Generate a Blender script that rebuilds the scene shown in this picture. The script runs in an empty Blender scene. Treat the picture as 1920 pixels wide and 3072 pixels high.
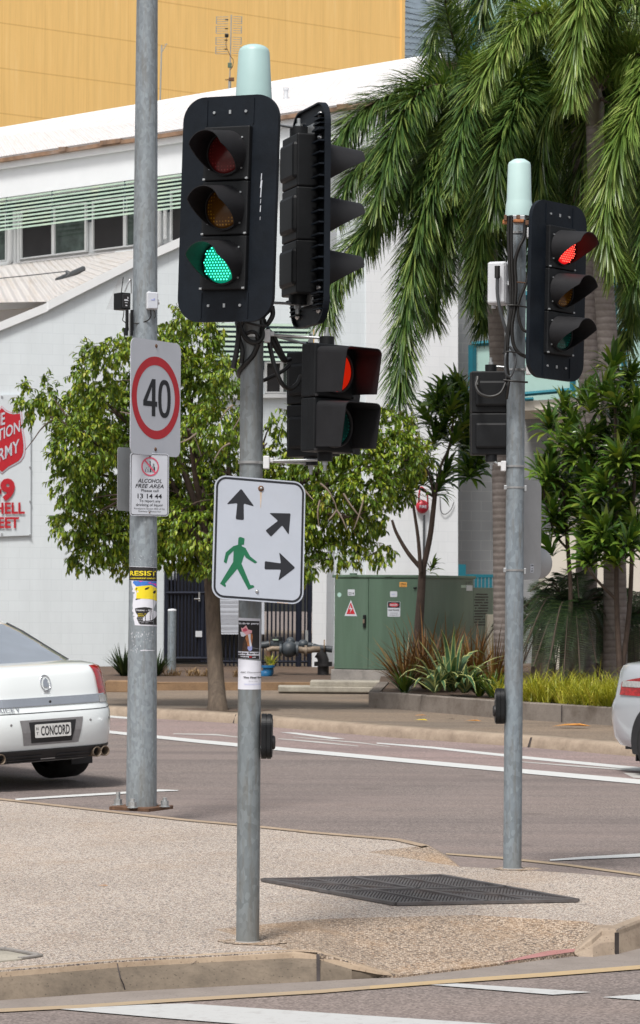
import bpy, bmesh, math, random
from mathutils import Vector, Matrix, Euler
R = math.radians
rnd = random.Random(7)
scene = bpy.context.scene
COL = scene.collection

# ------------------------------------------------------------------ camera
FPX, CXP, HYP, CAMH, ROLL = 8000.0, 960.0, 1780.0, 1.8, 0.0072     # focal length, centre column and horizon row (photo pixels), eye height
cam_d = bpy.data.cameras.new('camera')
cam = bpy.data.objects.new('camera', cam_d)
COL.objects.link(cam)
cam.location = (0, 0, CAMH)
cam.rotation_euler = (R(90), -ROLL, 0)
cam_d.sensor_fit = 'VERTICAL'
cam_d.sensor_height = 36.0
cam_d.sensor_width = 36.0
cam_d.lens = FPX / 3072 * 36
cam_d.shift_y = (1780 - 1536) / 3072.0
cam_d.clip_start = 0.5
cam_d.clip_end = 1500
cam_d.dof.use_dof = True
cam_d.dof.focus_distance = 13.6
cam_d.dof.aperture_fstop = 16
scene.camera = cam

# ------------------------------------------------------------------ light
SUN_EL, SUN_AZ = R(58), R(200)          # azimuth clockwise from +Y: behind the camera, to the left
world = bpy.data.worlds.new('World')
scene.world = world
world.use_nodes = True
wn = world.node_tree
wn.nodes.clear()
w_out = wn.nodes.new('ShaderNodeOutputWorld')
w_bg = wn.nodes.new('ShaderNodeBackground')
w_sky = wn.nodes.new('ShaderNodeTexSky')
w_sky.sky_type = 'NISHITA'
w_sky.sun_disc = False
w_sky.sun_elevation = SUN_EL
w_sky.sun_rotation = SUN_AZ
w_sky.dust_density = 4.0
w_sky.air_density = 1.2
w_hsv = wn.nodes.new('ShaderNodeHueSaturation')
w_hsv.inputs['Saturation'].default_value = 0.33
w_bg.inputs['Strength'].default_value = 0.105
wn.links.new(w_sky.outputs[0], w_hsv.inputs['Color'])
wn.links.new(w_hsv.outputs[0], w_bg.inputs['Color'])
wn.links.new(w_bg.outputs[0], w_out.inputs['Surface'])
sun_d = bpy.data.lights.new('sun', 'SUN')
sun_d.energy = 2.6
sun_d.angle = R(12)
sun_d.color = (1.0, 0.965, 0.92)
sun = bpy.data.objects.new('sun', sun_d)
COL.objects.link(sun)
sdir = Vector((math.sin(SUN_AZ) * math.cos(SUN_EL), math.cos(SUN_AZ) * math.cos(SUN_EL), math.sin(SUN_EL)))
sun.rotation_euler = (-sdir).to_track_quat('-Z', 'Y').to_euler()
sun.location = (0, 0, 60)
scene.view_settings.view_transform = 'Standard'
scene.view_settings.look = 'None'
scene.view_settings.exposure = 0.25
scene.view_settings.gamma = 1.0
scene.cycles.use_denoising = True
scene.cycles.max_bounces = 8
scene.cycles.transparent_max_bounces = 12

# ------------------------------------------------------------------ photo pixel -> world point
def unroll(px, py):
    dx, dy = px - CXP, py - HYP
    return dx + ROLL * dy, dy - ROLL * dx
def at(px, py, D):
    x, y = unroll(px, py)
    return Vector((x * D / FPX, D, CAMH - y * D / FPX))
def gnd(px, py, z=0.0):
    x, y = unroll(px, py)
    D = FPX * (CAMH - z) / y
    return Vector((x * D / FPX, D, z))
class Plane:
    """vertical plane through (x0, y0); ang = how far it turns from facing the camera squarely"""
    def __init__(s, px, D, ang):
        s.p = at(px, HYP, D); s.a = R(ang)
        s.d = Vector((math.cos(s.a), math.sin(s.a), 0)); s.n = Vector((math.sin(s.a), -math.cos(s.a), 0))
    def hit(s, px, py, off=0.0):
        x, y = unroll(px, py)
        r = Vector((x / FPX, 1, -y / FPX)); o = Vector((0, 0, CAMH))
        t = ((s.p + s.n * off) - o).dot(s.n) / r.dot(s.n)
        return o + r * t
    def z(s, px, py):
        return s.hit(px, py).z

# ------------------------------------------------------------------ materials
def nod(nt, kind, **kw):
    n = nt.nodes.new(kind)
    for k, v in kw.items():
        if k.startswith('i_'):
            key = k[2:]
            n.inputs[int(key) if key.isdigit() else key].default_value = v
        else:
            setattr(n, k, v)
    return n
def base_mat(name):
    m = bpy.data.materials.new(name)
    m.use_nodes = True
    nt = m.node_tree
    b = nt.nodes['Principled BSDF']
    return m, nt, b
def ramp(nt, fac, stops, interp='LINEAR'):
    r = nt.nodes.new('ShaderNodeValToRGB')
    r.color_ramp.interpolation = interp
    els = r.color_ramp.elements
    while len(els) > 1: els.remove(els[-1])
    els[0].position, els[0].color = stops[0][0], tuple(stops[0][1]) + (1,)
    for p, c in stops[1:]:
        e = els.new(p); e.color = tuple(c) + (1,)
    nt.links.new(fac, r.inputs['Fac'])
    return r.outputs['Color']
def mixc(nt, fac, a, b, mode='MIX'):
    m = nt.nodes.new('ShaderNodeMix'); m.data_type = 'RGBA'; m.blend_type = mode
    for key, val in ((0, fac), (6, a), (7, b)):
        if isinstance(val, (int, float)): m.inputs[key].default_value = val
        elif isinstance(val, tuple): m.inputs[key].default_value = val + (1,) if len(val) == 3 else val
        else: nt.links.new(val, m.inputs[key])
    return m.outputs[2]
def coords(nt, scale=(1, 1, 1), kind='Object'):
    t = nt.nodes.new('ShaderNodeTexCoord')
    mp = nt.nodes.new('ShaderNodeMapping')
    mp.inputs['Scale'].default_value = scale
    nt.links.new(t.outputs[kind], mp.inputs[0])
    return mp.outputs[0]
def noise(nt, vec, scale, detail=4, rough=0.6):
    n = nt.nodes.new('ShaderNodeTexNoise')
    n.inputs['Scale'].default_value = scale; n.inputs['Detail'].default_value = detail; n.inputs['Roughness'].default_value = rough
    nt.links.new(vec, n.inputs['Vector'])
    return n.outputs['Fac']
def bump(nt, b, h, dist, strength=1.0):
    n = nt.nodes.new('ShaderNodeBump')
    n.inputs['Distance'].default_value = dist; n.inputs['Strength'].default_value = strength
    nt.links.new(h, n.inputs['Height']); nt.links.new(n.outputs[0], b.inputs['Normal'])
def dull(c, k):
    return tuple(max(0, x * k) for x in c)
def paint(name, c, rough=0.5, metal=0.0, var=0.12, scale=6.0, bmp=0.0, stretch=(1, 1, 1), coat=0.0, spec=0.5, dirt=None):
    m, nt, b = base_mat(name)
    v = coords(nt, stretch)
    f = noise(nt, v, scale)
    colr = ramp(nt, f, [(0.3, dull(c, 1 - var)), (0.7, dull(c, 1 + var * 0.6))])
    if dirt:
        f2 = noise(nt, v, scale * 0.35, 6, 0.7)
        d = ramp(nt, f2, [(0.5, (0, 0, 0)), (0.75, (1, 1, 1))])
        mm = nt.nodes.new('ShaderNodeMath'); mm.operation = 'MULTIPLY'; mm.inputs[1].default_value = 0.6
        nt.links.new(d, mm.inputs[0])
        colr = mixc(nt, mm.outputs[0], colr, dirt)
    nt.links.new(colr, b.inputs['Base Color'])
    b.inputs['Roughness'].default_value = rough; b.inputs['Metallic'].default_value = metal
    b.inputs['Coat Weight'].default_value = coat; b.inputs['Specular IOR Level'].default_value = spec
    if bmp:
        bump(nt, b, noise(nt, v, scale * 6), bmp)
    return m
def emit(name, c, strength, basec=None):
    m, nt, b = base_mat(name)
    b.inputs['Base Color'].default_value = (basec or dull(c, 0.3)) + (1,)
    b.inputs['Emission Color'].default_value = c + (1,)
    b.inputs['Emission Strength'].default_value = strength
    b.inputs['Roughness'].default_value = 0.3
    return m

M = {}
def galvanised(name, tint, wear=0.5, spots=(0.62, 0.66, 0.68)):
    m, nt, b = base_mat(name)
    v = coords(nt, (1, 1, 0.55))
    vo = nod(nt, 'ShaderNodeTexVoronoi', i_Scale=52.0)
    nz = noise(nt, v, 9, 5)
    warp = nt.nodes.new('ShaderNodeVectorMath'); warp.operation = 'ADD'
    nn = nt.nodes.new('ShaderNodeTexNoise'); nn.inputs['Scale'].default_value = 14; nt.links.new(v, nn.inputs['Vector'])
    sc = nt.nodes.new('ShaderNodeVectorMath'); sc.operation = 'SCALE'; sc.inputs['Scale'].default_value = 0.05
    nt.links.new(nn.outputs['Color'], sc.inputs[0]); nt.links.new(v, warp.inputs[0]); nt.links.new(sc.outputs[0], warp.inputs[1])
    nt.links.new(warp.outputs[0], vo.inputs['Vector'])
    bw = nt.nodes.new('ShaderNodeRGBToBW'); nt.links.new(vo.outputs['Color'], bw.inputs[0])
    c1 = ramp(nt, bw.outputs[0], [(0.2, dull(tint, 0.86)), (0.5, tint), (0.75, dull(tint, 1.16))])
    c2 = mixc(nt, ramp(nt, nz, [(0.45, (0, 0, 0)), (0.75, (0.4, 0.4, 0.4))]), c1, dull(tint, 1.35))
    v2 = coords(nt, (9, 9, 0.9))
    st = noise(nt, v2, 3.0, 5, 0.65)
    c3 = mixc(nt, ramp(nt, st, [(0.50, (0, 0, 0)), (0.72, (wear, wear, wear))]), c2, (0.17, 0.15, 0.12))
    v3 = coords(nt, (1, 1, 0.35))
    big = noise(nt, v3, 2.2, 4, 0.6)
    c4 = mixc(nt, ramp(nt, big, [(0.45, (0, 0, 0)), (0.7, (wear * 0.8,) * 3)]), c3, (0.20, 0.19, 0.165))
    nt.links.new(c4, b.inputs['Base Color'])
    b.inputs['Metallic'].default_value = 0.35; b.inputs['Roughness'].default_value = 0.52
    bump(nt, b, nz, 0.002, 0.4)
    return m
M['galv_lamp'] = galvanised('galvanised_lamp_post', (0.275, 0.315, 0.345), 0.5)
M['galv_a'] = galvanised('galvanised_signal_post', (0.225, 0.255, 0.27), 0.75)
M['galv_b'] = galvanised('galvanised_signal_post_bluish', (0.25, 0.295, 0.33), 0.65)
M['zinc'] = paint('zinc_hardware', (0.5, 0.52, 0.53), 0.4, 0.7, 0.2, 20)
M['steel'] = paint('stainless_strap', (0.6, 0.6, 0.6), 0.3, 0.9, 0.1, 20)
M['white_clamp'] = paint('white_cast_clamp', (0.72, 0.73, 0.74), 0.5, 0, 0.1, 30)
M['rust'] = paint('rusty_steel', (0.16, 0.085, 0.05), 0.8, 0.2, 0.4, 30, 0.002)
M['sign_back'] = paint('grey_sign_back', (0.42, 0.43, 0.44), 0.45, 0.5, 0.08, 8)
M['black_sat'] = paint('satin_black_plastic', (0.009, 0.010, 0.0115), 0.5, 0, 0.3, 10, 0.0, spec=0.3)
M['board'] = paint('weathered_black_board', (0.006, 0.0095, 0.015), 0.5, 0, 0.35, 7, 0.001, spec=0.25, dirt=(0.013, 0.019, 0.027))
M['visor'] = paint('charcoal_visor', (0.016, 0.016, 0.018), 0.6, 0, 0.2, 14, 0.0, spec=0.3)
M['cable'] = paint('black_rubber_cable', (0.014, 0.013, 0.012), 0.45, 0, 0.3, 20)
M['cable_grey'] = paint('dark_grey_conduit', (0.06, 0.065, 0.07), 0.45, 0, 0.2, 20)
M['cap'] = paint('pale_green_fibreglass', (0.42, 0.60, 0.59), 0.42, 0, 0.05, 5)
M['cap_b'] = paint('pale_mint_fibreglass', (0.50, 0.68, 0.66), 0.42, 0, 0.05, 5)
M['sign_white'] = paint('reflective_white_sheeting', (0.56, 0.59, 0.65), 0.42, 0, 0.04, 5)
M['arrow_white'] = paint('grey_white_sheeting', (0.44, 0.475, 0.54), 0.42, 0, 0.05, 5, dirt=(0.40, 0.42, 0.46))
M['sign_black'] = paint('black_sign_ink', (0.012, 0.013, 0.018), 0.45, 0, 0.1, 20)
M['sign_red'] = paint('red_sign_ink', (0.50, 0.018, 0.03), 0.42, 0, 0.08, 20)
M['sign_red_faded'] = paint('faded_red_sign_ink', (0.68, 0.10, 0.17), 0.45, 0, 0.25, 9)
M['sign_green'] = paint('green_sign_ink', (0.006, 0.13, 0.055), 0.42, 0, 0.1, 20)
M['paper'] = paint('white_paper', (0.72, 0.73, 0.80), 0.8, 0, 0.04, 12)
M['ink_yellow'] = paint('yellow_ink', (0.85, 0.68, 0.02), 0.7, 0, 0.05, 20)
M['ink_blue'] = paint('blue_ink', (0.05, 0.19, 0.62), 0.7, 0, 0.25, 30)
M['ink_pink'] = paint('pink_ink', (0.72, 0.05, 0.42), 0.7, 0, 0.1, 20)
M['ink_black'] = paint('black_ink', (0.018, 0.016, 0.018), 0.7, 0, 0.1, 20)
M['ink_brown'] = paint('brown_print', (0.07, 0.035, 0.02), 0.7, 0, 0.5, 60)
M['ink_tan'] = paint('chestnut_print', (0.45, 0.17, 0.06), 0.7, 0, 0.4, 50)
M['ink_lightpink'] = paint('pale_pink_print', (0.80, 0.40, 0.44), 0.7, 0, 0.15, 60)
M['ink_link'] = paint('pale_blue_print', (0.32, 0.36, 0.66), 0.7, 0, 0.1, 60)
M['ink_grey'] = paint('grey_print', (0.42, 0.43, 0.47), 0.7, 0, 0.1, 60)
M['orange_ink'] = paint('orange_sticker', (0.72, 0.36, 0.08), 0.6, 0, 0.15, 40)
M['led_green'] = emit('green_led', (0.06, 0.95, 0.56), 2.4)
M['lens_green_lit'] = emit('lit_green_lens', (0.0, 0.36, 0.22), 0.5)
M['led_red'] = emit('red_led', (1.0, 0.10, 0.07), 3.0)
M['lens_red_lit'] = emit('lit_red_lens', (0.8, 0.008, 0.01), 0.75)
M['lens_red_ped'] = emit('lit_red_orange_lens', (0.75, 0.02, 0.004), 0.5)
def lens(name, c, c2):
    m, nt, b = base_mat(name)
    v = coords(nt)
    vo = nod(nt, 'ShaderNodeTexVoronoi', i_Scale=62.0, i_Randomness=0.15); nt.links.new(v, vo.inputs['Vector'])
    nt.links.new(ramp(nt, vo.outputs['Distance'], [(0.12, c2), (0.35, c)]), b.inputs['Base Color'])
    b.inputs['Roughness'].default_value = 0.22
    return m
M['lens_red'] = lens('dark_red_lens', (0.12, 0.012, 0.012), (0.30, 0.04, 0.04))
M['lens_amber'] = lens('dark_amber_lens', (0.11, 0.045, 0.004), (0.55, 0.28, 0.02))
M['lens_green'] = lens('dark_green_lens', (0.006, 0.06, 0.05), (0.01, 0.22, 0.17))

def asphalt(name, c, c2, patch=0.5, tyre=0.0):
    m, nt, b = base_mat(name)
    v = coords(nt)
    vo = nod(nt, 'ShaderNodeTexVoronoi', i_Scale=85.0); nt.links.new(v, vo.inputs['Vector'])
    bw = nt.nodes.new('ShaderNodeRGBToBW'); nt.links.new(vo.outputs['Color'], bw.inputs[0])
    g = ramp(nt, bw.outputs[0], [(0.15, dull(c, 0.62)), (0.5, c), (0.85, dull(c, 1.45))])
    big = noise(nt, v, 0.35, 6, 0.65)
    g2 = mixc(nt, ramp(nt, big, [(0.42, (0, 0, 0)), (0.66, (patch,) * 3)]), g, c2)
    v2 = coords(nt, (0.5, 0.5, 1)); fine = noise(nt, v2, 2.3, 8, 0.75)
    g3 = mixc(nt, ramp(nt, fine, [(0.5, (0, 0, 0)), (0.75, (0.35,) * 3)]), g2, dull(c, 0.7))
    # wear running along the carriageway, oil spots and sealed patches
    tc = nt.nodes.new('ShaderNodeTexCoord'); mp = nt.nodes.new('ShaderNodeMapping')
    mp.inputs['Rotation'].default_value = (0, 0, R(56)); mp.inputs['Scale'].default_value = (0.10, 1.5, 1)
    nt.links.new(tc.outputs['Object'], mp.inputs[0])
    tr = noise(nt, mp.outputs[0], 1.0, 6, 0.65)
    g3 = mixc(nt, 1.0, g3, ramp(nt, tr, [(0.28, (0.74, 0.74, 0.76)), (0.5, (1, 1, 1)), (0.72, (1.16, 1.13, 1.10))]), 'MULTIPLY')
    sp = nod(nt, 'ShaderNodeTexVoronoi', i_Scale=0.9); nt.links.new(v, sp.inputs['Vector'])
    g3 = mixc(nt, ramp(nt, sp.outputs['Distance'], [(0.05, (0.5,) * 3), (0.16, (0, 0, 0))]), g3, dull(c, 0.55))
    nt.links.new(g3, b.inputs['Base Color'])
    b.inputs['Roughness'].default_value = 0.85; b.inputs['Specular IOR Level'].default_value = 0.25
    bump(nt, b, bw.outputs[0], 0.006, 0.5)
    return m
M['asphalt'] = asphalt('pinkish_grey_asphalt', (0.205, 0.173, 0.160), (0.252, 0.203, 0.187))
M['asphalt_far'] = asphalt('reddish_asphalt_band', (0.28, 0.215, 0.203), (0.24, 0.20, 0.19))
M['far_path'] = asphalt('brown_footpath_asphalt', (0.225, 0.175, 0.132), (0.17, 0.147, 0.125), 0.7)
def aggregate(name, cols, scale=108, stain=(0.36, 0.25, 0.16), sf=0.35):
    m, nt, b = base_mat(name)
    v = coords(nt)
    vo = nod(nt, 'ShaderNodeTexVoronoi', i_Scale=scale); nt.links.new(v, vo.inputs['Vector'])
    bw = nt.nodes.new('ShaderNodeSeparateColor'); nt.links.new(vo.outputs['Color'], bw.inputs[0])
    g = ramp(nt, bw.outputs[0], cols)
    edge = ramp(nt, vo.outputs['Distance'], [(0.35, (1, 1, 1)), (0.65, (0.47, 0.44, 0.42))])
    g = mixc(nt, 1.0, g, edge, 'MULTIPLY')
    big = noise(nt, v, 1.1, 6, 0.7)
    g2 = mixc(nt, ramp(nt, big, [(0.5, (0, 0, 0)), (0.72, (sf,) * 3)]), g, stain)
    big2 = noise(nt, v, 0.45, 5, 0.6)
    g2 = mixc(nt, 1.0, g2, ramp(nt, big2, [(0.3, (0.86, 0.84, 0.82)), (0.6, (1.04, 1.03, 1.02))]), 'MULTIPLY')
    gum = nod(nt, 'ShaderNodeTexVoronoi', i_Scale=1.7); nt.links.new(v, gum.inputs['Vector'])
    g2 = mixc(nt, ramp(nt, gum.outputs['Distance'], [(0.035, (0.55,) * 3), (0.06, (0, 0, 0))]), g2, (0.17, 0.15, 0.14))
    nt.links.new(g2, b.inputs['Base Color'])
    b.inputs['Roughness'].default_value = 0.8; b.inputs['Specular IOR Level'].default_value = 0.3
    bump(nt, b, vo.outputs['Distance'], 0.008, -0.6)
    return m
M['pebble'] = aggregate('exposed_aggregate', [(0.0, (0.16, 0.16, 0.18)), (0.13, (0.32, 0.29, 0.28)), (0.28, (0.54, 0.47, 0.405)), (0.6, (0.655, 0.59, 0.52)), (0.85, (0.74, 0.69, 0.63)), (1.0, (0.44, 0.31, 0.24))])
M['pebble_tan'] = aggregate('tan_aggregate_ramp', [(0.0, (0.17, 0.15, 0.14)), (0.25, (0.36, 0.28, 0.21)), (0.55, (0.535, 0.44, 0.345)), (0.85, (0.64, 0.545, 0.45)), (1.0, (0.38, 0.25, 0.16))], 95, (0.42, 0.26, 0.13), 0.5)
def concrete(name, c, dark, rough=0.85, scale=3.0):
    m, nt, b = base_mat(name)
    v = coords(nt)
    f = noise(nt, v, scale, 8, 0.7)
    g = ramp(nt, f, [(0.3, dark), (0.55, c), (0.75, dull(c, 1.15))])
    pit = nod(nt, 'ShaderNodeTexVoronoi', i_Scale=38.0); nt.links.new(v, pit.inputs['Vector'])
    g = mixc(nt, ramp(nt, pit.outputs['Distance'], [(0.10, (0.7, 0.7, 0.7)), (0.2, (0, 0, 0))]), g, dull(dark, 0.6))
    fine = noise(nt, v, 60, 3)
    g = mixc(nt, ramp(nt, fine, [(0.5, (0, 0, 0)), (0.8, (0.5,) * 3)]), g, dull(dark, 0.8))
    nt.links.new(g, b.inputs['Base Color'])
    b.inputs['Roughness'].default_value = rough; b.inputs['Specular IOR Level'].default_value = 0.25
    bump(nt, b, f, 0.01, 0.5)
    return m
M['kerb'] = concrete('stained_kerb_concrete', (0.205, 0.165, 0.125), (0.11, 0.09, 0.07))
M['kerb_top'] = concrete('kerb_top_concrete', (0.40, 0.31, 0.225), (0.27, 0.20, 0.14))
M['kerb_far'] = concrete('tan_kerb_concrete', (0.37, 0.295, 0.225), (0.24, 0.185, 0.14))
M['planter'] = concrete('brown_grey_planter_concrete', (0.235, 0.205, 0.18), (0.14, 0.115, 0.095))
M['edging'] = concrete('tan_edging_concrete', (0.30, 0.195, 0.115), (0.2, 0.13, 0.08))
M['slab'] = concrete('pale_concrete_slab', (0.40, 0.37, 0.31), (0.26, 0.24, 0.20))
M['plinth'] = concrete('grey_concrete_plinth', (0.32, 0.30, 0.28), (0.2, 0.19, 0.18))
M['gutter'] = concrete('gutter_concrete', (0.275, 0.24, 0.215), (0.22, 0.19, 0.17))
M['red_patch'] = concrete('faded_red_painted_concrete', (0.40, 0.20, 0.19), (0.32, 0.16, 0.14))
def marking(name, c, wear=0.5, under=(0.17, 0.14, 0.137)):
    m, nt, b = base_mat(name)
    v = coords(nt)
    f = noise(nt, v, 14, 8, 0.8)
    nt.links.new(mixc(nt, ramp(nt, f, [(0.5 + 0.1 * (1 - wear), (0, 0, 0)), (0.8, (wear,) * 3)]), c, under), b.inputs['Base Color'])
    b.inputs['Roughness'].default_value = 0.7
    return m
M['line_white'] = marking('white_road_paint', (0.60, 0.61, 0.60), 0.6, (0.25, 0.22, 0.21))
M['line_worn'] = marking('worn_white_road_paint', (0.50, 0.49, 0.47), 0.9)
M['line_near'] = marking('scuffed_white_road_paint', (0.50, 0.505, 0.50), 0.8, (0.25, 0.22, 0.21))
M['line_faded'] = marking('washed_out_yellow_line', (0.40, 0.305, 0.20), 0.9, (0.275, 0.24, 0.215))
M['line_yellow'] = marking('faded_yellow_line', (0.47, 0.345, 0.195), 0.9, (0.30, 0.25, 0.20))
M['mulch'] = asphalt('bark_mulch', (0.105, 0.075, 0.058), (0.16, 0.11, 0.075), 0.6)

def blockwork(name, c, mortar, bw=0.4, bh=0.2, bmpd=0.006, streak=0.085, zoff=0.0):
    m, nt, b = base_mat(name)
    t = nt.nodes.new('ShaderNodeTexCoord')
    sp = nt.nodes.new('ShaderNodeSeparateXYZ'); nt.links.new(t.outputs['Object'], sp.inputs[0])
    cb = nt.nodes.new('ShaderNodeCombineXYZ')
    ad = nt.nodes.new('ShaderNodeMath'); ad.operation = 'ADD'; ad.inputs[1].default_value = zoff + 40 * bh
    nt.links.new(sp.outputs[0], cb.inputs[0]); nt.links.new(sp.outputs[2], ad.inputs[0]); nt.links.new(ad.outputs[0], cb.inputs[1])
    br = nt.nodes.new('ShaderNodeTexBrick')
    br.inputs['Color1'].default_value = c + (1,); br.inputs['Color2'].default_value = dull(c, 0.975) + (1,); br.inputs['Mortar'].default_value = mortar + (1,)
    br.inputs['Scale'].default_value = 1.0; br.inputs['Brick Width'].default_value = bw; br.inputs['Row Height'].default_value = bh
    br.inputs['Mortar Size'].default_value = 0.006; br.inputs['Mortar Smooth'].default_value = 0.4
    nt.links.new(cb.outputs[0], br.inputs['Vector'])
    v2 = coords(nt, (1.5, 1.5, 0.25)); st = noise(nt, v2, 2.0, 6, 0.7)
    g = mixc(nt, ramp(nt, st, [(0.4, (0, 0, 0)), (0.8, (streak * 6,) * 3)]), br.outputs['Color'], dull(c, 1 - streak * 2.2))
    nt.links.new(g, b.inputs['Base Color'])
    b.inputs['Roughness'].default_value = 0.6
    bump(nt, b, br.outputs['Fac'], bmpd, -0.6)
    return m
M['block_white'] = blockwork('white_painted_blockwork', (0.73, 0.785, 0.815), (0.655, 0.71, 0.74))
M['block_bright'] = blockwork('bright_white_blockwork', (0.80, 0.82, 0.84), (0.72, 0.745, 0.77))
M['block_grey'] = blockwork('grey_painted_blockwork', (0.30, 0.31, 0.32), (0.385, 0.39, 0.40))
M['wall_white'] = paint('white_rendered_wall', (0.78, 0.81, 0.83), 0.6, 0, 0.03, 2)
M['wall_cream'] = paint('cream_rendered_wall', (0.72, 0.66, 0.57), 0.7, 0, 0.08, 1.5)
M['wall_cream_warm'] = paint('warm_cream_post', (0.74, 0.67, 0.53), 0.7, 0, 0.06, 1.5)
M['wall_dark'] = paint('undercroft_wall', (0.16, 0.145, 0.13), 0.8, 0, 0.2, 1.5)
def sheet_roof(name, c, pitch, axis=0, dirt=(0.45, 0.38, 0.31), df=0.5):
    m, nt, b = base_mat(name)
    t = nt.nodes.new('ShaderNodeUVMap')
    sp = nt.nodes.new('ShaderNodeSeparateXYZ'); nt.links.new(t.outputs[0], sp.inputs[0])
    ml = nt.nodes.new('ShaderNodeMath'); ml.operation = 'MULTIPLY'; ml.inputs[1].default_value = 2 * math.pi / pitch
    nt.links.new(sp.outputs[axis], ml.inputs[0])
    sn = nt.nodes.new('ShaderNodeMath'); sn.operation = 'SINE'; nt.links.new(ml.outputs[0], sn.inputs[0])
    mp = nt.nodes.new('ShaderNodeMapping'); mp.inputs['Scale'].default_value = (5, 0.35, 1) if axis == 0 else (0.35, 5, 1)
    nt.links.new(t.outputs[0], mp.inputs[0])
    f = noise(nt, mp.outputs[0], 1.0, 6, 0.7)
    g = mixc(nt, ramp(nt, f, [(0.48, (0, 0, 0)), (0.75, (df,) * 3)]), c, dirt)
    g = mixc(nt, ramp(nt, sn.outputs[0], [(0.0, (0.14,) * 3), (0.35, (0, 0, 0))]), g, dull(c, 0.62))
    nt.links.new(g, b.inputs['Base Color'])
    b.inputs['Roughness'].default_value = 0.5; b.inputs['Metallic'].default_value = 0.0
    bump(nt, b, sn.outputs[0], 0.018, 0.9)
    return m
M['roof_white'] = sheet_roof('white_corrugated_roof', (0.80, 0.78, 0.785), 0.19, df=0.35)
M['roof_lean'] = sheet_roof('weathered_corrugated_roof', (0.62, 0.595, 0.575), 0.19, dirt=(0.40, 0.29, 0.18), df=0.5)
def yellow_clad():
    m, nt, b = base_mat('yellow_orange_cladding')
    t = nt.nodes.new('ShaderNodeUVMap')
    sp = nt.nodes.new('ShaderNodeSeparateXYZ'); nt.links.new(t.outputs[0], sp.inputs[0])
    def frac(out, per, ph, w):
        a = nt.nodes.new('ShaderNodeMath'); a.operation = 'MULTIPLY_ADD'; a.inputs[1].default_value = 1 / per; a.inputs[2].default_value = ph
        nt.links.new(out, a.inputs[0])
        f = nt.nodes.new('ShaderNodeMath'); f.operation = 'FRACT'; nt.links.new(a.outputs[0], f.inputs[0])
        l = nt.nodes.new('ShaderNodeMath'); l.operation = 'LESS_THAN'; l.inputs[1].default_value = w
        nt.links.new(f.outputs[0], l.inputs[0])
        return l.outputs[0]
    mp = nt.nodes.new('ShaderNodeMapping'); mp.inputs['Scale'].default_value = (3.2, 0.16, 1); nt.links.new(t.outputs[0], mp.inputs[0])
    f = noise(nt, mp.outputs[0], 1.6, 7, 0.75)
    c = (0.98, 0.63, 0.225)
    g = ramp(nt, f, [(0.3, dull(c, 0.90)), (0.55, c), (0.72, (1.0, 0.69, 0.29))])
    rib = frac(sp.outputs[0], 0.19, 0.0, 0.12)
    g = mixc(nt, 1.0, g, mixc(nt, rib, (1, 1, 1), (0.965, 0.95, 0.93)), 'MULTIPLY')
    sheet = frac(sp.outputs[0], 1.52, 0.3, 0.016)
    g = mixc(nt, 1.0, g, mixc(nt, sheet, (1, 1, 1), (0.93, 0.90, 0.86)), 'MULTIPLY')
    joint = frac(sp.outputs[1], 1.42, 0.17, 0.028)
    g = mixc(nt, 1.0, g, mixc(nt, joint, (1, 1, 1), (0.84, 0.78, 0.69)), 'MULTIPLY')
    nt.links.new(g, b.inputs['Base Color']); b.inputs['Roughness'].default_value = 0.6
    return m
M['yellow'] = yellow_clad()
M['brown_gutter'] = paint('rusty_brown_gutter', (0.26, 0.16, 0.10), 0.7, 0, 0.5, 3, dirt=(0.38, 0.33, 0.30))
M['white_trim'] = paint('white_trim', (0.80, 0.82, 0.83), 0.5, 0, 0.04, 3)
M['louvre'] = paint('pale_green_louvre', (0.36, 0.48, 0.39), 0.5, 0, 0.15, 3, dirt=(0.55, 0.58, 0.38))
M['louvre_dark'] = paint('dark_louvre_shade_and_bracket', (0.02, 0.035, 0.05), 0.7, 0, 0.2, 3)  # shade behind the louvres put into a colour; brackets use it too
M['screen'] = paint('dark_fly_screen', (0.022, 0.02, 0.022), 0.55, 0, 0.2, 2)
M['glass_dark'] = paint('dark_window_glass', (0.07, 0.095, 0.085), 0.06, 0, 0.5, 3)
M['glass_aqua'] = paint('pale_aqua_glass', (0.42, 0.62, 0.57), 0.12, 0, 0.12, 1.0)
M['glass_car'] = paint('car_window_glass', (0.74, 0.80, 0.86), 0.08, 0.8, 0.12, 2)  # pale metallic base puts the sky's reflection into the glass colour
M['teal'] = paint('teal_painted_metal', (0.012, 0.15, 0.20), 0.4, 0, 0.1, 4)
M['tile'] = paint('grey_roof_tile', (0.15, 0.19, 0.225), 0.5, 0, 0.2, 3)
M['grey_plastic'] = paint('grey_plastic_box', (0.62, 0.64, 0.67), 0.5, 0, 0.05, 5)
M['fence_black'] = paint('navy_black_fence', (0.012, 0.015, 0.028), 0.4, 0, 0.2, 8)
M['cabinet_l'] = paint('green_cabinet_steel', (0.088, 0.148, 0.104), 0.45, 0, 0.12, 2.2, 0, (3, 3, 0.4), dirt=(0.125, 0.19, 0.145))
M['pipe_dark'] = paint('dark_slate_pipe', (0.045, 0.055, 0.065), 0.5, 0, 0.3, 8)
M['pipe_bronze'] = paint('weathered_bronze', (0.22, 0.17, 0.125), 0.6, 0.2, 0.4, 12)
M['pipe_blue'] = paint('blue_enamel_valve', (0.012, 0.13, 0.30), 0.4, 0, 0.25, 10)
M['pipe_black'] = paint('black_iron_pipe', (0.025, 0.024, 0.026), 0.55, 0, 0.3, 10)
M['red_bell'] = paint('red_enamel_gong', (0.45, 0.02, 0.04), 0.35, 0, 0.1, 8)
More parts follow.
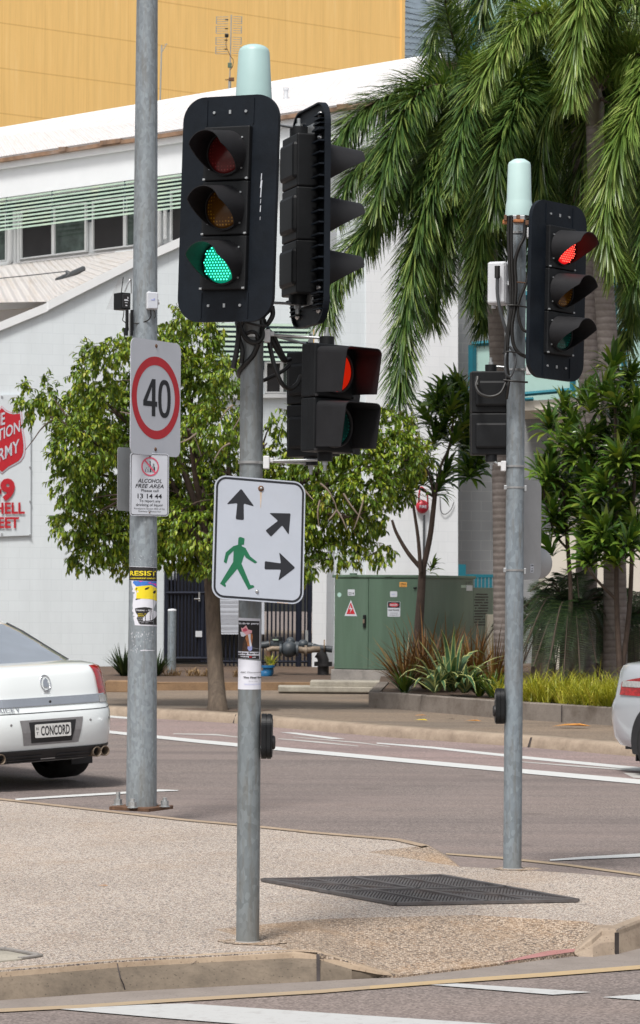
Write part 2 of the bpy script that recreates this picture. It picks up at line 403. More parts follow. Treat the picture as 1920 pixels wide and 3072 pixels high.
M['antenna'] = paint('antenna_aluminium', (0.5, 0.51, 0.5), 0.4, 0.6, 0.1, 8)
M['clear'] = base_mat('clear_acrylic')[0]
_nt = M['clear'].node_tree
_p = _nt.nodes['Principled BSDF']
_tr = _nt.nodes.new('ShaderNodeBsdfTransparent'); _gl = _nt.nodes.new('ShaderNodeBsdfGlossy'); _gl.inputs['Roughness'].default_value = 0.1
_mx = _nt.nodes.new('ShaderNodeMixShader'); _mx.inputs[0].default_value = 0.10
_nt.links.new(_tr.outputs[0], _mx.inputs[1]); _nt.links.new(_gl.outputs[0], _mx.inputs[2]); _nt.links.new(_mx.outputs[0], _nt.nodes['Material Output'].inputs[0])
_nt.nodes.remove(_p)

def leafmat(name, stops, rough=0.38, trans=0.25, spec=0.45):
    m, nt, b = base_mat(name)
    geo = nt.nodes.new('ShaderNodeNewGeometry')
    v = coords(nt); big = noise(nt, v, 1.4, 3)
    ad = nt.nodes.new('ShaderNodeMath'); ad.operation = 'MULTIPLY_ADD'; ad.inputs[1].default_value = 0.72; ad.inputs[2].default_value = -0.1
    nt.links.new(geo.outputs['Random Per Island'], ad.inputs[0])
    a2 = nt.nodes.new('ShaderNodeMath'); a2.operation = 'MULTIPLY_ADD'; a2.inputs[1].default_value = 0.5
    nt.links.new(big, a2.inputs[0]); nt.links.new(ad.outputs[0], a2.inputs[2])
    c = ramp(nt, a2.outputs[0], stops)
    nt.links.new(c, b.inputs['Base Color'])
    b.inputs['Roughness'].default_value = rough; b.inputs['Specular IOR Level'].default_value = spec
    tl = nt.nodes.new('ShaderNodeBsdfTranslucent'); nt.links.new(mixc(nt, 1.0, c, (1.1, 1.0, 0.45), 'MULTIPLY'), tl.inputs['Color'])
    mx = nt.nodes.new('ShaderNodeMixShader'); mx.inputs[0].default_value = trans
    nt.links.new(b.outputs[0], mx.inputs[1]); nt.links.new(tl.outputs[0], mx.inputs[2])
    nt.links.new(mx.outputs[0], nt.nodes['Material Output'].inputs['Surface'])
    return m
M['leaf_tree'] = leafmat('street_tree_leaf', [(0.0, (0.036, 0.080, 0.010)), (0.3, (0.092, 0.172, 0.018)), (0.58, (0.19, 0.30, 0.026)), (0.82, (0.36, 0.43, 0.035)), (0.97, (0.46, 0.32, 0.06))])
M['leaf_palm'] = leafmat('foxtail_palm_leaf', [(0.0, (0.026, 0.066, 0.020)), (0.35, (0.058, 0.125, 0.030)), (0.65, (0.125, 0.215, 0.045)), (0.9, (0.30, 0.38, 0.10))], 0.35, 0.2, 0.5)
M['leaf_palm_light'] = leafmat('pale_palm_leaf', [(0.0, (0.07, 0.14, 0.03)), (0.35, (0.135, 0.235, 0.045)), (0.65, (0.24, 0.35, 0.075)), (0.9, (0.42, 0.49, 0.16))], 0.35, 0.25, 0.5)  # paler, yellower copy of the palm leaf green
M['leaf_dracaena'] = leafmat('dark_strap_leaf', [(0.0, (0.022, 0.055, 0.012)), (0.4, (0.052, 0.118, 0.018)), (0.75, (0.15, 0.24, 0.03)), (0.97, (0.28, 0.30, 0.06))], 0.25, 0.15, 0.6)
M['leaf_cycad'] = leafmat('cycad_leaf', [(0.0, (0.010, 0.025, 0.010)), (0.6, (0.026, 0.052, 0.016)), (0.95, (0.085, 0.125, 0.04))], 0.5, 0.1, 0.25)
M['leaf_grass'] = leafmat('yellow_green_grass', [(0.0, (0.13, 0.17, 0.015)), (0.4, (0.29, 0.32, 0.02)), (0.75, (0.47, 0.45, 0.05)), (0.97, (0.60, 0.50, 0.13))], 0.45, 0.3)
M['leaf_cordyline'] = leafmat('bronze_red_strap_leaf', [(0.0, (0.07, 0.055, 0.02)), (0.35, (0.15, 0.075, 0.03)), (0.65, (0.25, 0.125, 0.035)), (0.95, (0.26, 0.23, 0.06))], 0.45, 0.2)
M['leaf_agave'] = leafmat('variegated_agave_leaf', [(0.0, (0.03, 0.085, 0.04)), (0.6, (0.06, 0.13, 0.06)), (0.95, (0.11, 0.18, 0.08))], 0.4, 0.1)
M['agave_edge'] = paint('cream_agave_margin', (0.42, 0.44, 0.16), 0.5, 0, 0.2, 10)
M['leaf_dead'] = paint('fallen_orange_leaf', (0.55, 0.24, 0.05), 0.6, 0, 0.3, 20)
M['bark'] = paint('grey_brown_bark', (0.125, 0.095, 0.07), 0.85, 0, 0.35, 9, 0.01, (2, 2, 0.6))
M['bark_thin'] = paint('dark_brown_stem', (0.075, 0.05, 0.038), 0.8, 0, 0.3, 9, 0.004)
M['twig'] = paint('pale_grey_twig', (0.24, 0.19, 0.15), 0.85, 0, 0.3, 9)
def palm_bark():
    m, nt, b = base_mat('ringed_palm_trunk')
    v = coords(nt, (1, 1, 1)); f = noise(nt, v, 5, 6, 0.7)
    w = nod(nt, 'ShaderNodeTexWave', wave_type='BANDS', bands_direction='Z'); w.inputs['Scale'].default_value = 3.2; w.inputs['Distortion'].default_value = 1.6; w.inputs['Detail'].default_value = 4
    nt.links.new(v, w.inputs['Vector'])
    g = ramp(nt, f, [(0.3, (0.15, 0.125, 0.11)), (0.7, (0.27, 0.235, 0.22))])
    g = mixc(nt, ramp(nt, w.outputs['Fac'], [(0.0, (0.55,) * 3), (0.3, (0, 0, 0))]), g, (0.12, 0.095, 0.085))
    nt.links.new(g, b.inputs['Base Color']); b.inputs['Roughness'].default_value = 0.8
    bump(nt, b, w.outputs['Fac'], 0.01, 0.5)
    return m
M['bark_palm'] = palm_bark()
M['crownshaft'] = paint('brown_green_crownshaft', (0.13, 0.11, 0.07), 0.5, 0, 0.3, 5)
def carpaint(name, c, metal=0.0):
    m, nt, b = base_mat(name)
    v = coords(nt); f = noise(nt, v, 1.2, 3)
    nt.links.new(ramp(nt, f, [(0.3, dull(c, 0.97)), (0.7, c)]), b.inputs['Base Color'])
    b.inputs['Roughness'].default_value = 0.28; b.inputs['Metallic'].default_value = metal
    b.inputs['Coat Weight'].default_value = 1.0; b.inputs['Coat Roughness'].default_value = 0.03
    return m
M['car_white'] = carpaint('pearl_white_car_paint', (0.80, 0.845, 0.85))
M['car_silver'] = carpaint('silver_car_paint', (0.52, 0.55, 0.585), 0.2)
M['chrome'] = paint('chrome_trim', (0.7, 0.7, 0.72), 0.08, 1.0, 0.05, 3)
M['taillight'] = paint('red_tail_lamp_plastic', (0.42, 0.008, 0.012), 0.12, 0, 0.5, 14, 0.0, (1, 1, 2), coat=1.0)
M['clear_lamp'] = paint('clear_lamp_plastic', (0.45, 0.45, 0.44), 0.12, 0, 0.3, 30, coat=1.0)
M['plastic_black'] = paint('black_bumper_plastic', (0.02, 0.02, 0.022), 0.5, 0, 0.2, 10)
M['tyre'] = paint('black_tyre_rubber', (0.012, 0.012, 0.012), 0.75, 0, 0.3, 12, 0.003)
M['rim'] = paint('alloy_rim', (0.42, 0.43, 0.44), 0.3, 0.8, 0.1, 8)
M['surround'] = paint('grey_plate_surround', (0.25, 0.245, 0.25), 0.4, 0, 0.15, 20)
M['plate'] = paint('white_number_plate', (0.72, 0.72, 0.70), 0.4, 0, 0.06, 12)
M['iron'] = paint('cast_iron_grate', (0.15, 0.14, 0.142), 0.5, 0.35, 0.3, 9, 0.002, dirt=(0.13, 0.085, 0.065))
M['iron_dark'] = paint('dark_grate_gap', (0.06, 0.05, 0.048), 0.9, 0, 0.4, 12)

# ------------------------------------------------------------------ mesh building
class MB:
    def __init__(s):
        s.v, s.f, s.mi, s.sm, s.uv = [], [], [], [], {}
    def add(s, verts, faces, mi=0, smooth=False, uvs=None):
        o = len(s.v)
        s.v.extend([Vector(p) for p in verts])
        for k, f in enumerate(faces):
            s.f.append([o + i for i in f]); s.mi.append(mi); s.sm.append(smooth)
            if uvs: s.uv[len(s.f) - 1] = uvs[k]
        return s
    def box(s, c, size, rot=None, mi=0, bev=0.0, seg=2):
        bm = bmesh.new()
        bmesh.ops.create_cube(bm, size=1.0)
        for v in bm.verts: v.co = Vector((v.co.x * size[0], v.co.y * size[1], v.co.z * size[2]))
        if bev: bmesh.ops.bevel(bm, geom=list(bm.edges), offset=bev, segments=seg, affect='EDGES', profile=0.5)
        T = Matrix.Translation(Vector(c)) @ (rot.to_4x4() if rot else Matrix())
        bm.verts.index_update()
        s.add([T @ v.co for v in bm.verts], [[v.index for v in f.verts] for f in bm.faces], mi)
        bm.free()
        return s
    def tube(s, pts, rad, n=10, mi=0, caps=True, smooth=True, squash=None):
        pts = [Vector(p) for p in pts]
        if not isinstance(rad, (list, tuple)): rad = [rad] * len(pts)
        rings, up = [], None
        smooth = smooth and (n > 6 or len(pts) > 2)
        for i, p in enumerate(pts):
            t = (pts[min(i + 1, len(pts) - 1)] - pts[max(i - 1, 0)]).normalized()
            if up is None:
                up = Vector((0, 0, 1)) if abs(t.z) < 0.9 else Vector((0, 1, 0))
            a = t.cross(up)
            a = a.normalized() if a.length > 1e-6 else t.orthogonal().normalized()
            b = a.cross(t).normalized(); up = b
            rings.append([p + (a * math.cos(2 * math.pi * k / n) + b * math.sin(2 * math.pi * k / n)) * rad[i] for k in range(n)])
        vs = [v for r in rings for v in r]
        fs = [[i * n + k, i * n + (k + 1) % n, (i + 1) * n + (k + 1) % n, (i + 1) * n + k] for i in range(len(pts) - 1) for k in range(n)]
        s.add(vs, fs, mi, smooth)
        if caps:
            s.add(rings[0], [list(range(n))], mi); s.add(rings[-1], [list(range(n))[::-1]], mi)
        return s
    def cyl(s, p0, p1, r0, r1=None, n=16, mi=0, caps=True):
        return s.tube([p0, p1], [r0, r0 if r1 is None else r1], n, mi, caps)
    def lathe(s, prof, c=(0, 0, 0), axis=None, n=24, mi=0, smooth=True):
        T = Matrix.Translation(Vector(c)) @ (Vector((0, 0, 1)).rotation_difference(Vector(axis)).to_matrix().to_4x4() if axis else Matrix())
        vs = [T @ Vector((r * math.cos(2 * math.pi * k / n), r * math.sin(2 * math.pi * k / n), z)) for r, z in prof for k in range(n)]
        fs = [[i * n + k, i * n + (k + 1) % n, (i + 1) * n + (k + 1) % n, (i + 1) * n + k] for i in range(len(prof) - 1) for k in range(n)]
        s.add(vs, fs, mi, smooth)
        return s
    def prism(s, pts, y0, y1, fn=None, mi=0, side=True):
        """polygon given in (x, z), front face at y0 and back face at y1"""
        n = len(pts)
        fn = fn or (lambda x, y, z: Vector((x, y, z)))
        s.add([fn(x, y0, z) for x, z in pts], [list(range(n))], mi)
        s.add([fn(x, y1, z) for x, z in pts], [list(range(n))[::-1]], mi)
        if side:
            s.add([fn(x, y, z) for y in (y0, y1) for x, z in pts], [[k, n + k, n + (k + 1) % n, (k + 1) % n] for k in range(n)], mi)
        return s
    def ring(s, outer, inner, y, fn=None, mi=0):
        n = len(outer)
        fn = fn or (lambda x, y, z: Vector((x, y, z)))
        s.add([fn(x, y, z) for x, z in outer] + [fn(x, y, z) for x, z in inner], [[k, (k + 1) % n, n + (k + 1) % n, n + k] for k in range(n)], mi)
        return s
    def slab(s, poly, thick, n=None, mi=0, uv=None):
        """3-D planar polygon thickened along n (away from the viewer)"""
        poly = [Vector(p) for p in poly]
        nn = n if n else (poly[1] - poly[0]).cross(poly[2] - poly[0]).normalized()
        k = len(poly)
        back = [p + nn * thick for p in poly]
        s.add(poly, [list(range(k))], mi, False, [uv] if uv else None)
        s.add(back, [list(range(k))[::-1]], mi, False, [uv[::-1]] if uv else None)
        s.add(poly + back, [[i, k + i, k + (i + 1) % k, (i + 1) % k] for i in range(k)], mi)
        return s
    def build(s, name, mats, parent=None, world=True, origin=None):
        if not isinstance(mats, (list, tuple)): mats = [mats]
        vs = s.v
        loc = Vector((0, 0, 0))
        if parent is not None:
            if world:
                root = parent
                T = parent['_m'] if '_m' in parent else None
                mw = Matrix.Identity(4)
                q = parent
                while q is not None:
                    mw = q.matrix_basis @ mw; q = q.parent
                inv = mw.inverted()
                vs = [inv @ v for v in vs]
        elif world:
            if origin is None:
                zs = min(v.z for v in vs); k = len(vs)
                loc = Vector((sum(v.x for v in vs) / k, sum(v.y for v in vs) / k, zs))
            else: loc = Vector(origin)
            vs = [v - loc for v in vs]
        me = bpy.data.meshes.new(name)
        me.from_pydata([tuple(v) for v in vs], [], s.f)
        for m in mats: me.materials.append(M[m] if isinstance(m, str) else m)
        me.polygons.foreach_set('material_index', s.mi)
        me.polygons.foreach_set('use_smooth', s.sm)
        if s.uv:
            ul = me.uv_layers.new(name='UVMap')
            for pi, uvs in s.uv.items():
                p = me.polygons[pi]
                for li, u in zip(p.loop_indices, uvs): ul.data[li].uv = u
        me.update()
        ob = bpy.data.objects.new(name, me)
        ob.location = loc
        COL.objects.link(ob)
        if parent is not None: ob.parent = parent
        return ob

def tag(o, label=None, cat=None, group=None, kind=None):
    if label: o['label'] = label
    if cat: o['category'] = cat
    if group: o['group'] = group
    if kind: o['kind'] = kind
    return o
def thing(name, label, cat, loc=(0, 0, 0), rot=(0, 0, 0), group=None):
    o = bpy.data.objects.new(name, None)
    o.empty_display_size = 0.2
    COL.objects.link(o)
    o.location = loc; o.rotation_euler = rot if isinstance(rot, tuple) else (0, 0, rot)
    return tag(o, label, cat, group)
def basis(o):
    return Matrix.LocRotScale(o.location, o.rotation_euler, o.scale)
def structure(mb, name, mats):
    o = mb.build(name, mats)
    o['kind'] = 'structure'
    return o
def rrect(w, h, r, cx=0.0, cz=0.0, n=6):
    out = []
    for sx, sz, a0 in ((1, 1, 0), (-1, 1, 90), (-1, -1, 180), (1, -1, 270)):
        for k in range(n + 1):
            a = R(a0 + 90 * k / n)
            out.append((cx + sx * (w / 2 - r) + r * math.cos(a), cz + sz * (h / 2 - r) + r * math.sin(a)))
    return out
def circ(r, cx=0.0, cz=0.0, n=40, rz=None):
    rz = rz or r
    return [(cx + r * math.cos(2 * math.pi * k / n), cz + rz * math.sin(2 * math.pi * k / n)) for k in range(n)]
_tc = {}
def glyphs(txt, size, bold=0.0, shear=0.0, align='CENTER', sx=1.0, space=1.0):
    key = (txt, size, bold, shear, align, space)
    if key not in _tc:
        cu = bpy.data.curves.new('t', 'FONT')
        cu.body = txt; cu.size = size; cu.offset = bold; cu.shear = shear; cu.align_x = align; cu.space_character = space
        cu.resolution_u = 3
        ob = bpy.data.objects.new('t', cu)
        me = bpy.data.meshes.new_from_object(ob)
        _tc[key] = ([(v.co.x, v.co.y) for v in me.vertices], [list(p.vertices) for p in me.polygons])
        bpy.data.objects.remove(ob); bpy.data.curves.remove(cu); bpy.data.meshes.remove(me)
    vs, fs = _tc[key]
    return [(x * sx, y) for x, y in vs], fs
def write(mb, txt, size, x, z, fn, y=-0.004, width=None, mi=0, **kw):
    """lay a line of lettering centred on x with its baseline at z; width stretches it to that width"""
    vs, fs = glyphs(txt, size, **kw)
    if not vs: return
    if width:
        lo, hi = min(v[0] for v in vs), max(v[0] for v in vs)
        k = width / max(1e-6, hi - lo); mid = (lo + hi) / 2
        vs = [((vx - mid) * k, vy) for vx, vy in vs]
    mb.add([fn(x + vx, y, z + vy) for vx, vy in vs], fs, mi)
flat = lambda x, y, z: Vector((x, y, z))
# ================================================================== GROUND, ROADS, PAVEMENTS
Z0, ZP = 0.0, 0.12
mb = MB(); mb.add([(-160, -40, 0), (160, -40, 0), (160, 260, 0), (-160, 260, 0)], [[0, 1, 2, 3]])
structure(mb, 'road', 'asphalt')

def strip_px(mb, pts, half, z, mi=0):
    """road line given by photo points (x, y) with half width in pixels"""
    a = [gnd(x, y - h, z) for (x, y), h in zip(pts, half)]; b = [gnd(x, y + h, z) for (x, y), h in zip(pts, half)]
    n = len(pts)
    mb.add(a + b, [[k, n + k, n + k + 1, k + 1] for k in range(n - 1)], mi)
def poly_px(mb, pts, z, mi=0):
    mb.add([gnd(x, y, z) for x, y in pts], [list(range(len(pts)))], mi)

# the pavement corner the signals stand on
far_edge = [(-900, 2294), (-500, 2338), (0, 2394), (286, 2426), (571, 2458), (781, 2477), (960, 2496), (1201, 2516), (1285, 2535)]
flare_f = (1105, 2556)
ramp_edge = [(1379, 2600), (1540, 2608), (1722, 2620), (1920, 2636), (2050, 2650)]
near_r = [(2050, 2712), (1920, 2759), (1849, 2789), (1800, 2778), (1760, 2765)]
ramp_top = [(1420, 2745), (1120, 2752), (960, 2757), (640, 2787)]
near_l = [(880, 2853), (635, 2866), (349, 2882), (0, 2911), (-500, 2946), (-900, 2976)]
top = [gnd(x, y, ZP) for x, y in far_edge + [flare_f] + ramp_edge + near_r + ramp_top + near_l]
mb = MB(); mb.add(top, [list(range(len(top)))])
n = len(top); low = [Vector((p.x, p.y, -0.05)) for p in top]
mb.add(top + low, [[k, n + k, n + (k + 1) % n, (k + 1) % n] for k in range(n)])
structure(mb, 'pavement', 'pebble')
# the near kerb ramp
A, B, Cc, D_ = gnd(640, 2787, ZP), gnd(960, 2757, ZP), gnd(1420, 2745, ZP), gnd(1760, 2765, ZP)
B2 = gnd(1120, 2752, ZP)
F_, G_, H_, I_, J_ = gnd(1722, 2857, 0.018), gnd(1506, 2889, 0.014), gnd(1201, 2927, 0.012), gnd(952, 2858, ZP), gnd(880, 2853, ZP)
E_ = gnd(1800, 2778, ZP)
K_ = gnd(1350, 2909, 0.012)
mb = MB(); mb.add([A, J_, I_, B, H_, B2, K_, G_, Cc, F_, D_, E_], [[0, 1, 2, 3], [3, 2, 4], [3, 4, 6, 5], [5, 6, 7, 8], [8, 7, 9, 10], [10, 9, 11]])
for a_, b_ in ((I_, H_), (H_, K_), (K_, G_), (G_, F_), (F_, E_)):
    mb.add([a_, b_, Vector((b_.x, b_.y, -0.02)), Vector((a_.x, a_.y, -0.02))], [[0, 1, 2, 3]])
structure(mb, 'kerb_ramp', 'pebble_tan')
# faded red paint at the foot of the ramp
up3 = Vector((0, 0, 0.003))
mb = MB(); mb.add([G_ + up3, F_ + up3, F_.lerp(D_, 0.10) + up3, G_.lerp(F_, 0.62).lerp(Cc.lerp(D_, 0.7), 0.13) + up3, G_.lerp(F_, 0.3).lerp(Cc, 0.05) + up3], [[0, 1, 2, 3, 4]])
structure(mb, 'red_painted_patch', 'red_patch')
# the far kerb ramp's flare behind the pavement
mb = MB(); mb.add([gnd(1285, 2535, ZP), gnd(1105, 2556, ZP), gnd(1379, 2600, 0.05), gnd(1340, 2566, 0.02)], [[0, 1, 2, 3]])
structure(mb, 'kerb_ramp_flare', 'pebble_tan')

# kerb along the near side
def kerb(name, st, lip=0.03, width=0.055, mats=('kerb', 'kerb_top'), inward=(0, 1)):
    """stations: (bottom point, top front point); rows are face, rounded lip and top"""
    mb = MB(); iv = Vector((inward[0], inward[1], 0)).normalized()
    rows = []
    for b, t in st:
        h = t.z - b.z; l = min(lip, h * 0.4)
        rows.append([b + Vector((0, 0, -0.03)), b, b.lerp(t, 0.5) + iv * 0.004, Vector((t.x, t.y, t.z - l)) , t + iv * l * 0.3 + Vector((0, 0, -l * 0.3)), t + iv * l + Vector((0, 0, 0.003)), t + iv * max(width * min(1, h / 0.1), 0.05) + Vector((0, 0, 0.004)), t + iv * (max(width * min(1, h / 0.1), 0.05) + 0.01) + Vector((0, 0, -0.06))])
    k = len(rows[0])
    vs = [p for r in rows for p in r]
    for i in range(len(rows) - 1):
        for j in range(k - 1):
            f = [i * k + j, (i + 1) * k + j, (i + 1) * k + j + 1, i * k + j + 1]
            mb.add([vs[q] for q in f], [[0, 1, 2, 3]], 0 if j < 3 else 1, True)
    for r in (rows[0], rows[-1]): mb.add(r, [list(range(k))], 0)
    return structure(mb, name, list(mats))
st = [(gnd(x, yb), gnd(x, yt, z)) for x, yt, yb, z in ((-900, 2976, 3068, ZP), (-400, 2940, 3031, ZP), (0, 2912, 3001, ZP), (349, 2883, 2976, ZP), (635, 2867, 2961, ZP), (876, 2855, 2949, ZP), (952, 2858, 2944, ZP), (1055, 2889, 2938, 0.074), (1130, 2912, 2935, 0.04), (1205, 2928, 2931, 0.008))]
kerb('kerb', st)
st = [(gnd(x, yb), gnd(xt, yt, z)) for x, xt, yt, yb, z in ((1738, 1724, 2857, 2871, 0.02), (1780, 1776, 2815, 2873, 0.085), (1806, 1806, 2788, 2869, ZP), (1849, 1849, 2790, 2863, ZP), (1920, 1920, 2763, 2845, ZP), (2060, 2060, 2710, 2790, ZP))]
kerb('kerb_end', st, width=0.16, mats=('kerb_far', 'kerb_far'))
# far side of the pavement corner: tan edge strip
mb = MB()
e = [gnd(x, y, ZP + 0.006) for x, y in far_edge[1:]]
inn = [p + Vector((-0.05, -0.10, 0)) for p in e]
k = len(e); mb.add(e + inn, [[i, k + i, k + i + 1, i + 1] for i in range(k - 1)])
structure(mb, 'pavement_edge', 'kerb_top')
# joints and a crack in the near kerb
mb = MB()
def crack(pts, w):
    for (xa, ya, za), (xb, yb, zb) in zip(pts[:-1], pts[1:]):
        a, b = gnd(xa, ya, za), gnd(xb, yb, zb)
        o = Vector((0, -0.006, 0.001))
        mb.add([a + o + Vector((-w, 0, 0)), a + o + Vector((w, 0, 0)), b + o + Vector((w, 0, 0)), b + o + Vector((-w, 0, 0))], [[0, 1, 2, 3]])
crack([(954, 2862, 0.115), (955, 2944, 0.0)], 0.008)
crack([(1850, 2798, 0.112), (1850, 2863, 0.0)], 0.011)
crack([(352, 2890, 0.115), (356, 2910, 0.09), (362, 2935, 0.06), (371, 2954, 0.03), (376, 2973, 0.0)], 0.003)
crack([(590, 2882, 0.10), (560, 2905, 0.07), (515, 2930, 0.045)], 0.0018)
structure(mb, 'kerb_crack', 'iron_dark')
# gutter, yellow line, crossing marks
ylw = [(-600, 3085), (0, 3031), (260, 3018), (508, 3001), (960, 2974), (1341, 2944), (1640, 2923), (1920, 2901), (2500, 2850)]
gt = [(-600, 3046), (0, 3001), (349, 2976), (635, 2961), (952, 2944), (1201, 2930), (1506, 2890), (1735, 2870), (1849, 2863), (1920, 2845), (2060, 2790), (2500, 2760)]
mb = MB(); a = [gnd(x, y, 0.003) for x, y in gt]; b = [gnd(x, y, 0.003) for x, y in ylw]
mb.add(a + b[::-1], [list(range(len(a) + len(b)))])
structure(mb, 'gutter', 'gutter')
mb = MB(); strip_px(mb, ylw[:5] + [(1120, 2961)], [6, 5, 5, 5, 5, 5], 0.0055); strip_px(mb, [(1338, 2561), (1500, 2573), (1700, 2594), (1860, 2616), (1960, 2630)], [2, 3, 3, 3, 3], 0.0055); structure(mb, 'faded_gutter_line', 'line_faded')
mb = MB(); strip_px(mb, [(1110, 2962)] + ylw[5:], [5, 5.5, 6, 6, 6], 0.006)
structure(mb, 'yellow_gutter_line', 'line_yellow')
mb = MB()
poly_px(mb, [(180, 3027), (420, 3014), (559, 3010), (960, 3037), (1493, 3072), (1800, 3095), (1500, 3140), (760, 3075), (470, 3052)], 0.0055)
poly_px(mb, [(1290, 2954), (1373, 2950), (1775, 2976), (1658, 2984)], 0.0055)
poly_px(mb, [(1806, 2991), (1925, 2982), (2400, 3010), (2300, 3030)], 0.0055)
structure(mb, 'crossing_marking', 'line_near')
# far carriageway: reddish band, lane lines
fk = [(-900, 2070), (0, 2128), (331, 2148), (700, 2170), (822, 2182), (1142, 2210), (1571, 2241), (1920, 2271), (2600, 2335)]
mb = MB()
l1 = [(-900, 2080), (0, 2163), (331, 2196), (600, 2224), (1300, 2289), (1920, 2345), (2600, 2405)]
a = [gnd(x, y, 0.003) for x, y in fk]; b = [gnd(x, y, 0.003) for x, y in l1]
mb.add(a + b[::-1], [list(range(len(a) + len(b)))])
structure(mb, 'road_band', 'asphalt_far')
mb = MB()
strip_px(mb, l1, [3, 3.5, 4, 5, 6, 7, 8], 0.0065)
strip_px(mb, [(300, 2147), (400, 2155)], [3, 3], 0.0065)
poly_px(mb, [(838, 2196), (890, 2198), (1035, 2216), (995, 2217)], 0.0065)
strip_px(mb, [(1130, 2229), (1300, 2243), (1571, 2272), (1920, 2306), (2500, 2365)], [1.5, 3, 4, 4.5, 5], 0.0065)
strip_px(mb, [(46, 2398), (200, 2388), (390, 2377), (480, 2371), (535, 2371)], [2.5, 3, 3, 3, 1], 0.0065)
strip_px(mb, [(1650, 2580), (1760, 2573), (1920, 2565), (2400, 2540)], [2, 4, 5, 6], 0.0065)
structure(mb, 'lane_marking', 'line_white')
mb = MB()
strip_px(mb, [(520, 2201), (650, 2204), (720, 2212)], [1, 2, 1], 0.0065)
strip_px(mb, [(835, 2216), (950, 2226), (1075, 2238)], [0.8, 2.2, 0.8], 0.0065)
strip_px(mb, [(880, 2211), (1080, 2228), (1170, 2240)], [0.6, 1.5, 0.6], 0.0065)
strip_px(mb, [(1560, 2285), (1740, 2299), (1920, 2312)], [1, 1.8, 2], 0.0065)
poly_px(mb, [(1870, 2318), (1960, 2322), (1980, 2338), (1900, 2333)], 0.0065)
structure(mb, 'worn_lane_marking', 'line_worn')

# far footpath and its rolled kerb
kd = (gnd(1920, 2271) - gnd(331, 2148)).normalized(); kin = Vector((-kd.y, kd.x, 0))
if kin.y < 0: kin = -kin
mb = MB()
fb = [gnd(x, y) for x, y in fk]
rows = []
for b in fb:
    rows.append([b + Vector((0, 0, -0.02)), b + kin * 0.005, b + kin * 0.02 + Vector((0, 0, 0.085)), b + kin * 0.05 + Vector((0, 0, 0.12)), b + kin * 0.10 + Vector((0, 0, 0.131)), b + kin * 0.32 + Vector((0, 0, 0.135)), b + kin * 0.33 + Vector((0, 0, 0.05))])
k = len(rows[0]); vs = [p for r in rows for p in r]
mb.add(vs, [[i * k + j, (i + 1) * k + j, (i + 1) * k + j + 1, i * k + j + 1] for i in range(len(rows) - 1) for j in range(k - 1)], 0, True)
structure(mb, 'far_kerb', 'kerb_far')
mb = MB()
for px in (905, 1140, 1584, 700):
    b = gnd(px, 2170 + (px - 700) * 0.0822)
    for q in range(1):
        mb.add([b + kin * 0.0 + Vector((-0.012, -0.01, 0)), b + Vector((0.012, -0.01, 0)), b + kin * 0.05 + Vector((0.012, -0.01, 0.121)), b + kin * 0.05 + Vector((-0.012, -0.01, 0.121))], [[0, 1, 2, 3]])
structure(mb, 'far_kerb_joint', 'iron_dark')
mb = MB()
p = [b + kin * 0.3 + Vector((0, 0, 0.12)) for b in fb]
mb.add(p + [Vector((60, 120, 0.12)), Vector((-60, 120, 0.12))], [list(range(len(p) + 2))])
structure(mb, 'far_footpath', 'far_path')
# soil round the street tree
mb = MB()
c = gnd(655, 2133, 0.126)
mb.add([c + Vector((0.8 * math.cos(a) * (1 + 0.15 * math.sin(5 * a)), 0.45 + 0.5 * math.sin(a), 0)) for a in [2 * math.pi * k / 28 for k in range(28)]], [list(range(28))])
structure(mb, 'tree_pit', 'mulch')

# ------------------------------------------------------------------ tree grate set in the pavement: a frame of slotted iron panels
L_, T_, R_, Bq = gnd(789, 2645, ZP), gnd(1325, 2633, ZP), gnd(1731, 2707, ZP), gnd(1189, 2718, ZP)
gr = thing('pavement_grate', 'black cast iron slotted grate of panels set flush into pebbled pavement', 'grate', (L_ + R_) / 2)
def gq(s, t, z=0.0):
    return L_.lerp(T_, s).lerp(Bq.lerp(R_, s), t) + Vector((0, 0, z))
mb = MB(); mb.add([gq(0, 0, 0.004), gq(1, 0, 0.004), gq(1, 1, 0.004), gq(0, 1, 0.004)], [[0, 1, 2, 3]])
mb.build('pit', 'iron_dark', gr)
def bar(mb, a, b, w, h=0.012, z=0.004):
    d = (b - a).normalized(); nrm = Vector((-d.y, d.x, 0)) * w / 2
    zz = Vector((0, 0, z)); hh = Vector((0, 0, h))
    v = [a + nrm + zz, b + nrm + zz, b - nrm + zz, a - nrm + zz]
    mb.add(v + [q + hh for q in v], [[4, 5, 6, 7], [0, 1, 5, 4], [1, 2, 6, 5], [2, 3, 7, 6], [3, 0, 4, 7]])
mb = MB()
for a, b in (((0, 0), (1, 0)), ((1, 0), (1, 1)), ((1, 1), (0, 1)), ((0, 1), (0, 0)), ((0.5, 0), (0.5, 1)), ((0, 0.5), (1, 0.5))):
    bar(mb, gq(*a), gq(*b), 0.035, 0.016)
bar(mb, gq(0.0, 0.0), gq(1, 1), 0.03, 0.015)
bar(mb, gq(0.25, 0), gq(0.25, 1), 0.02, 0.014); bar(mb, gq(0.75, 0), gq(0.75, 1), 0.02, 0.014)
mb.build('frame', 'iron', gr)
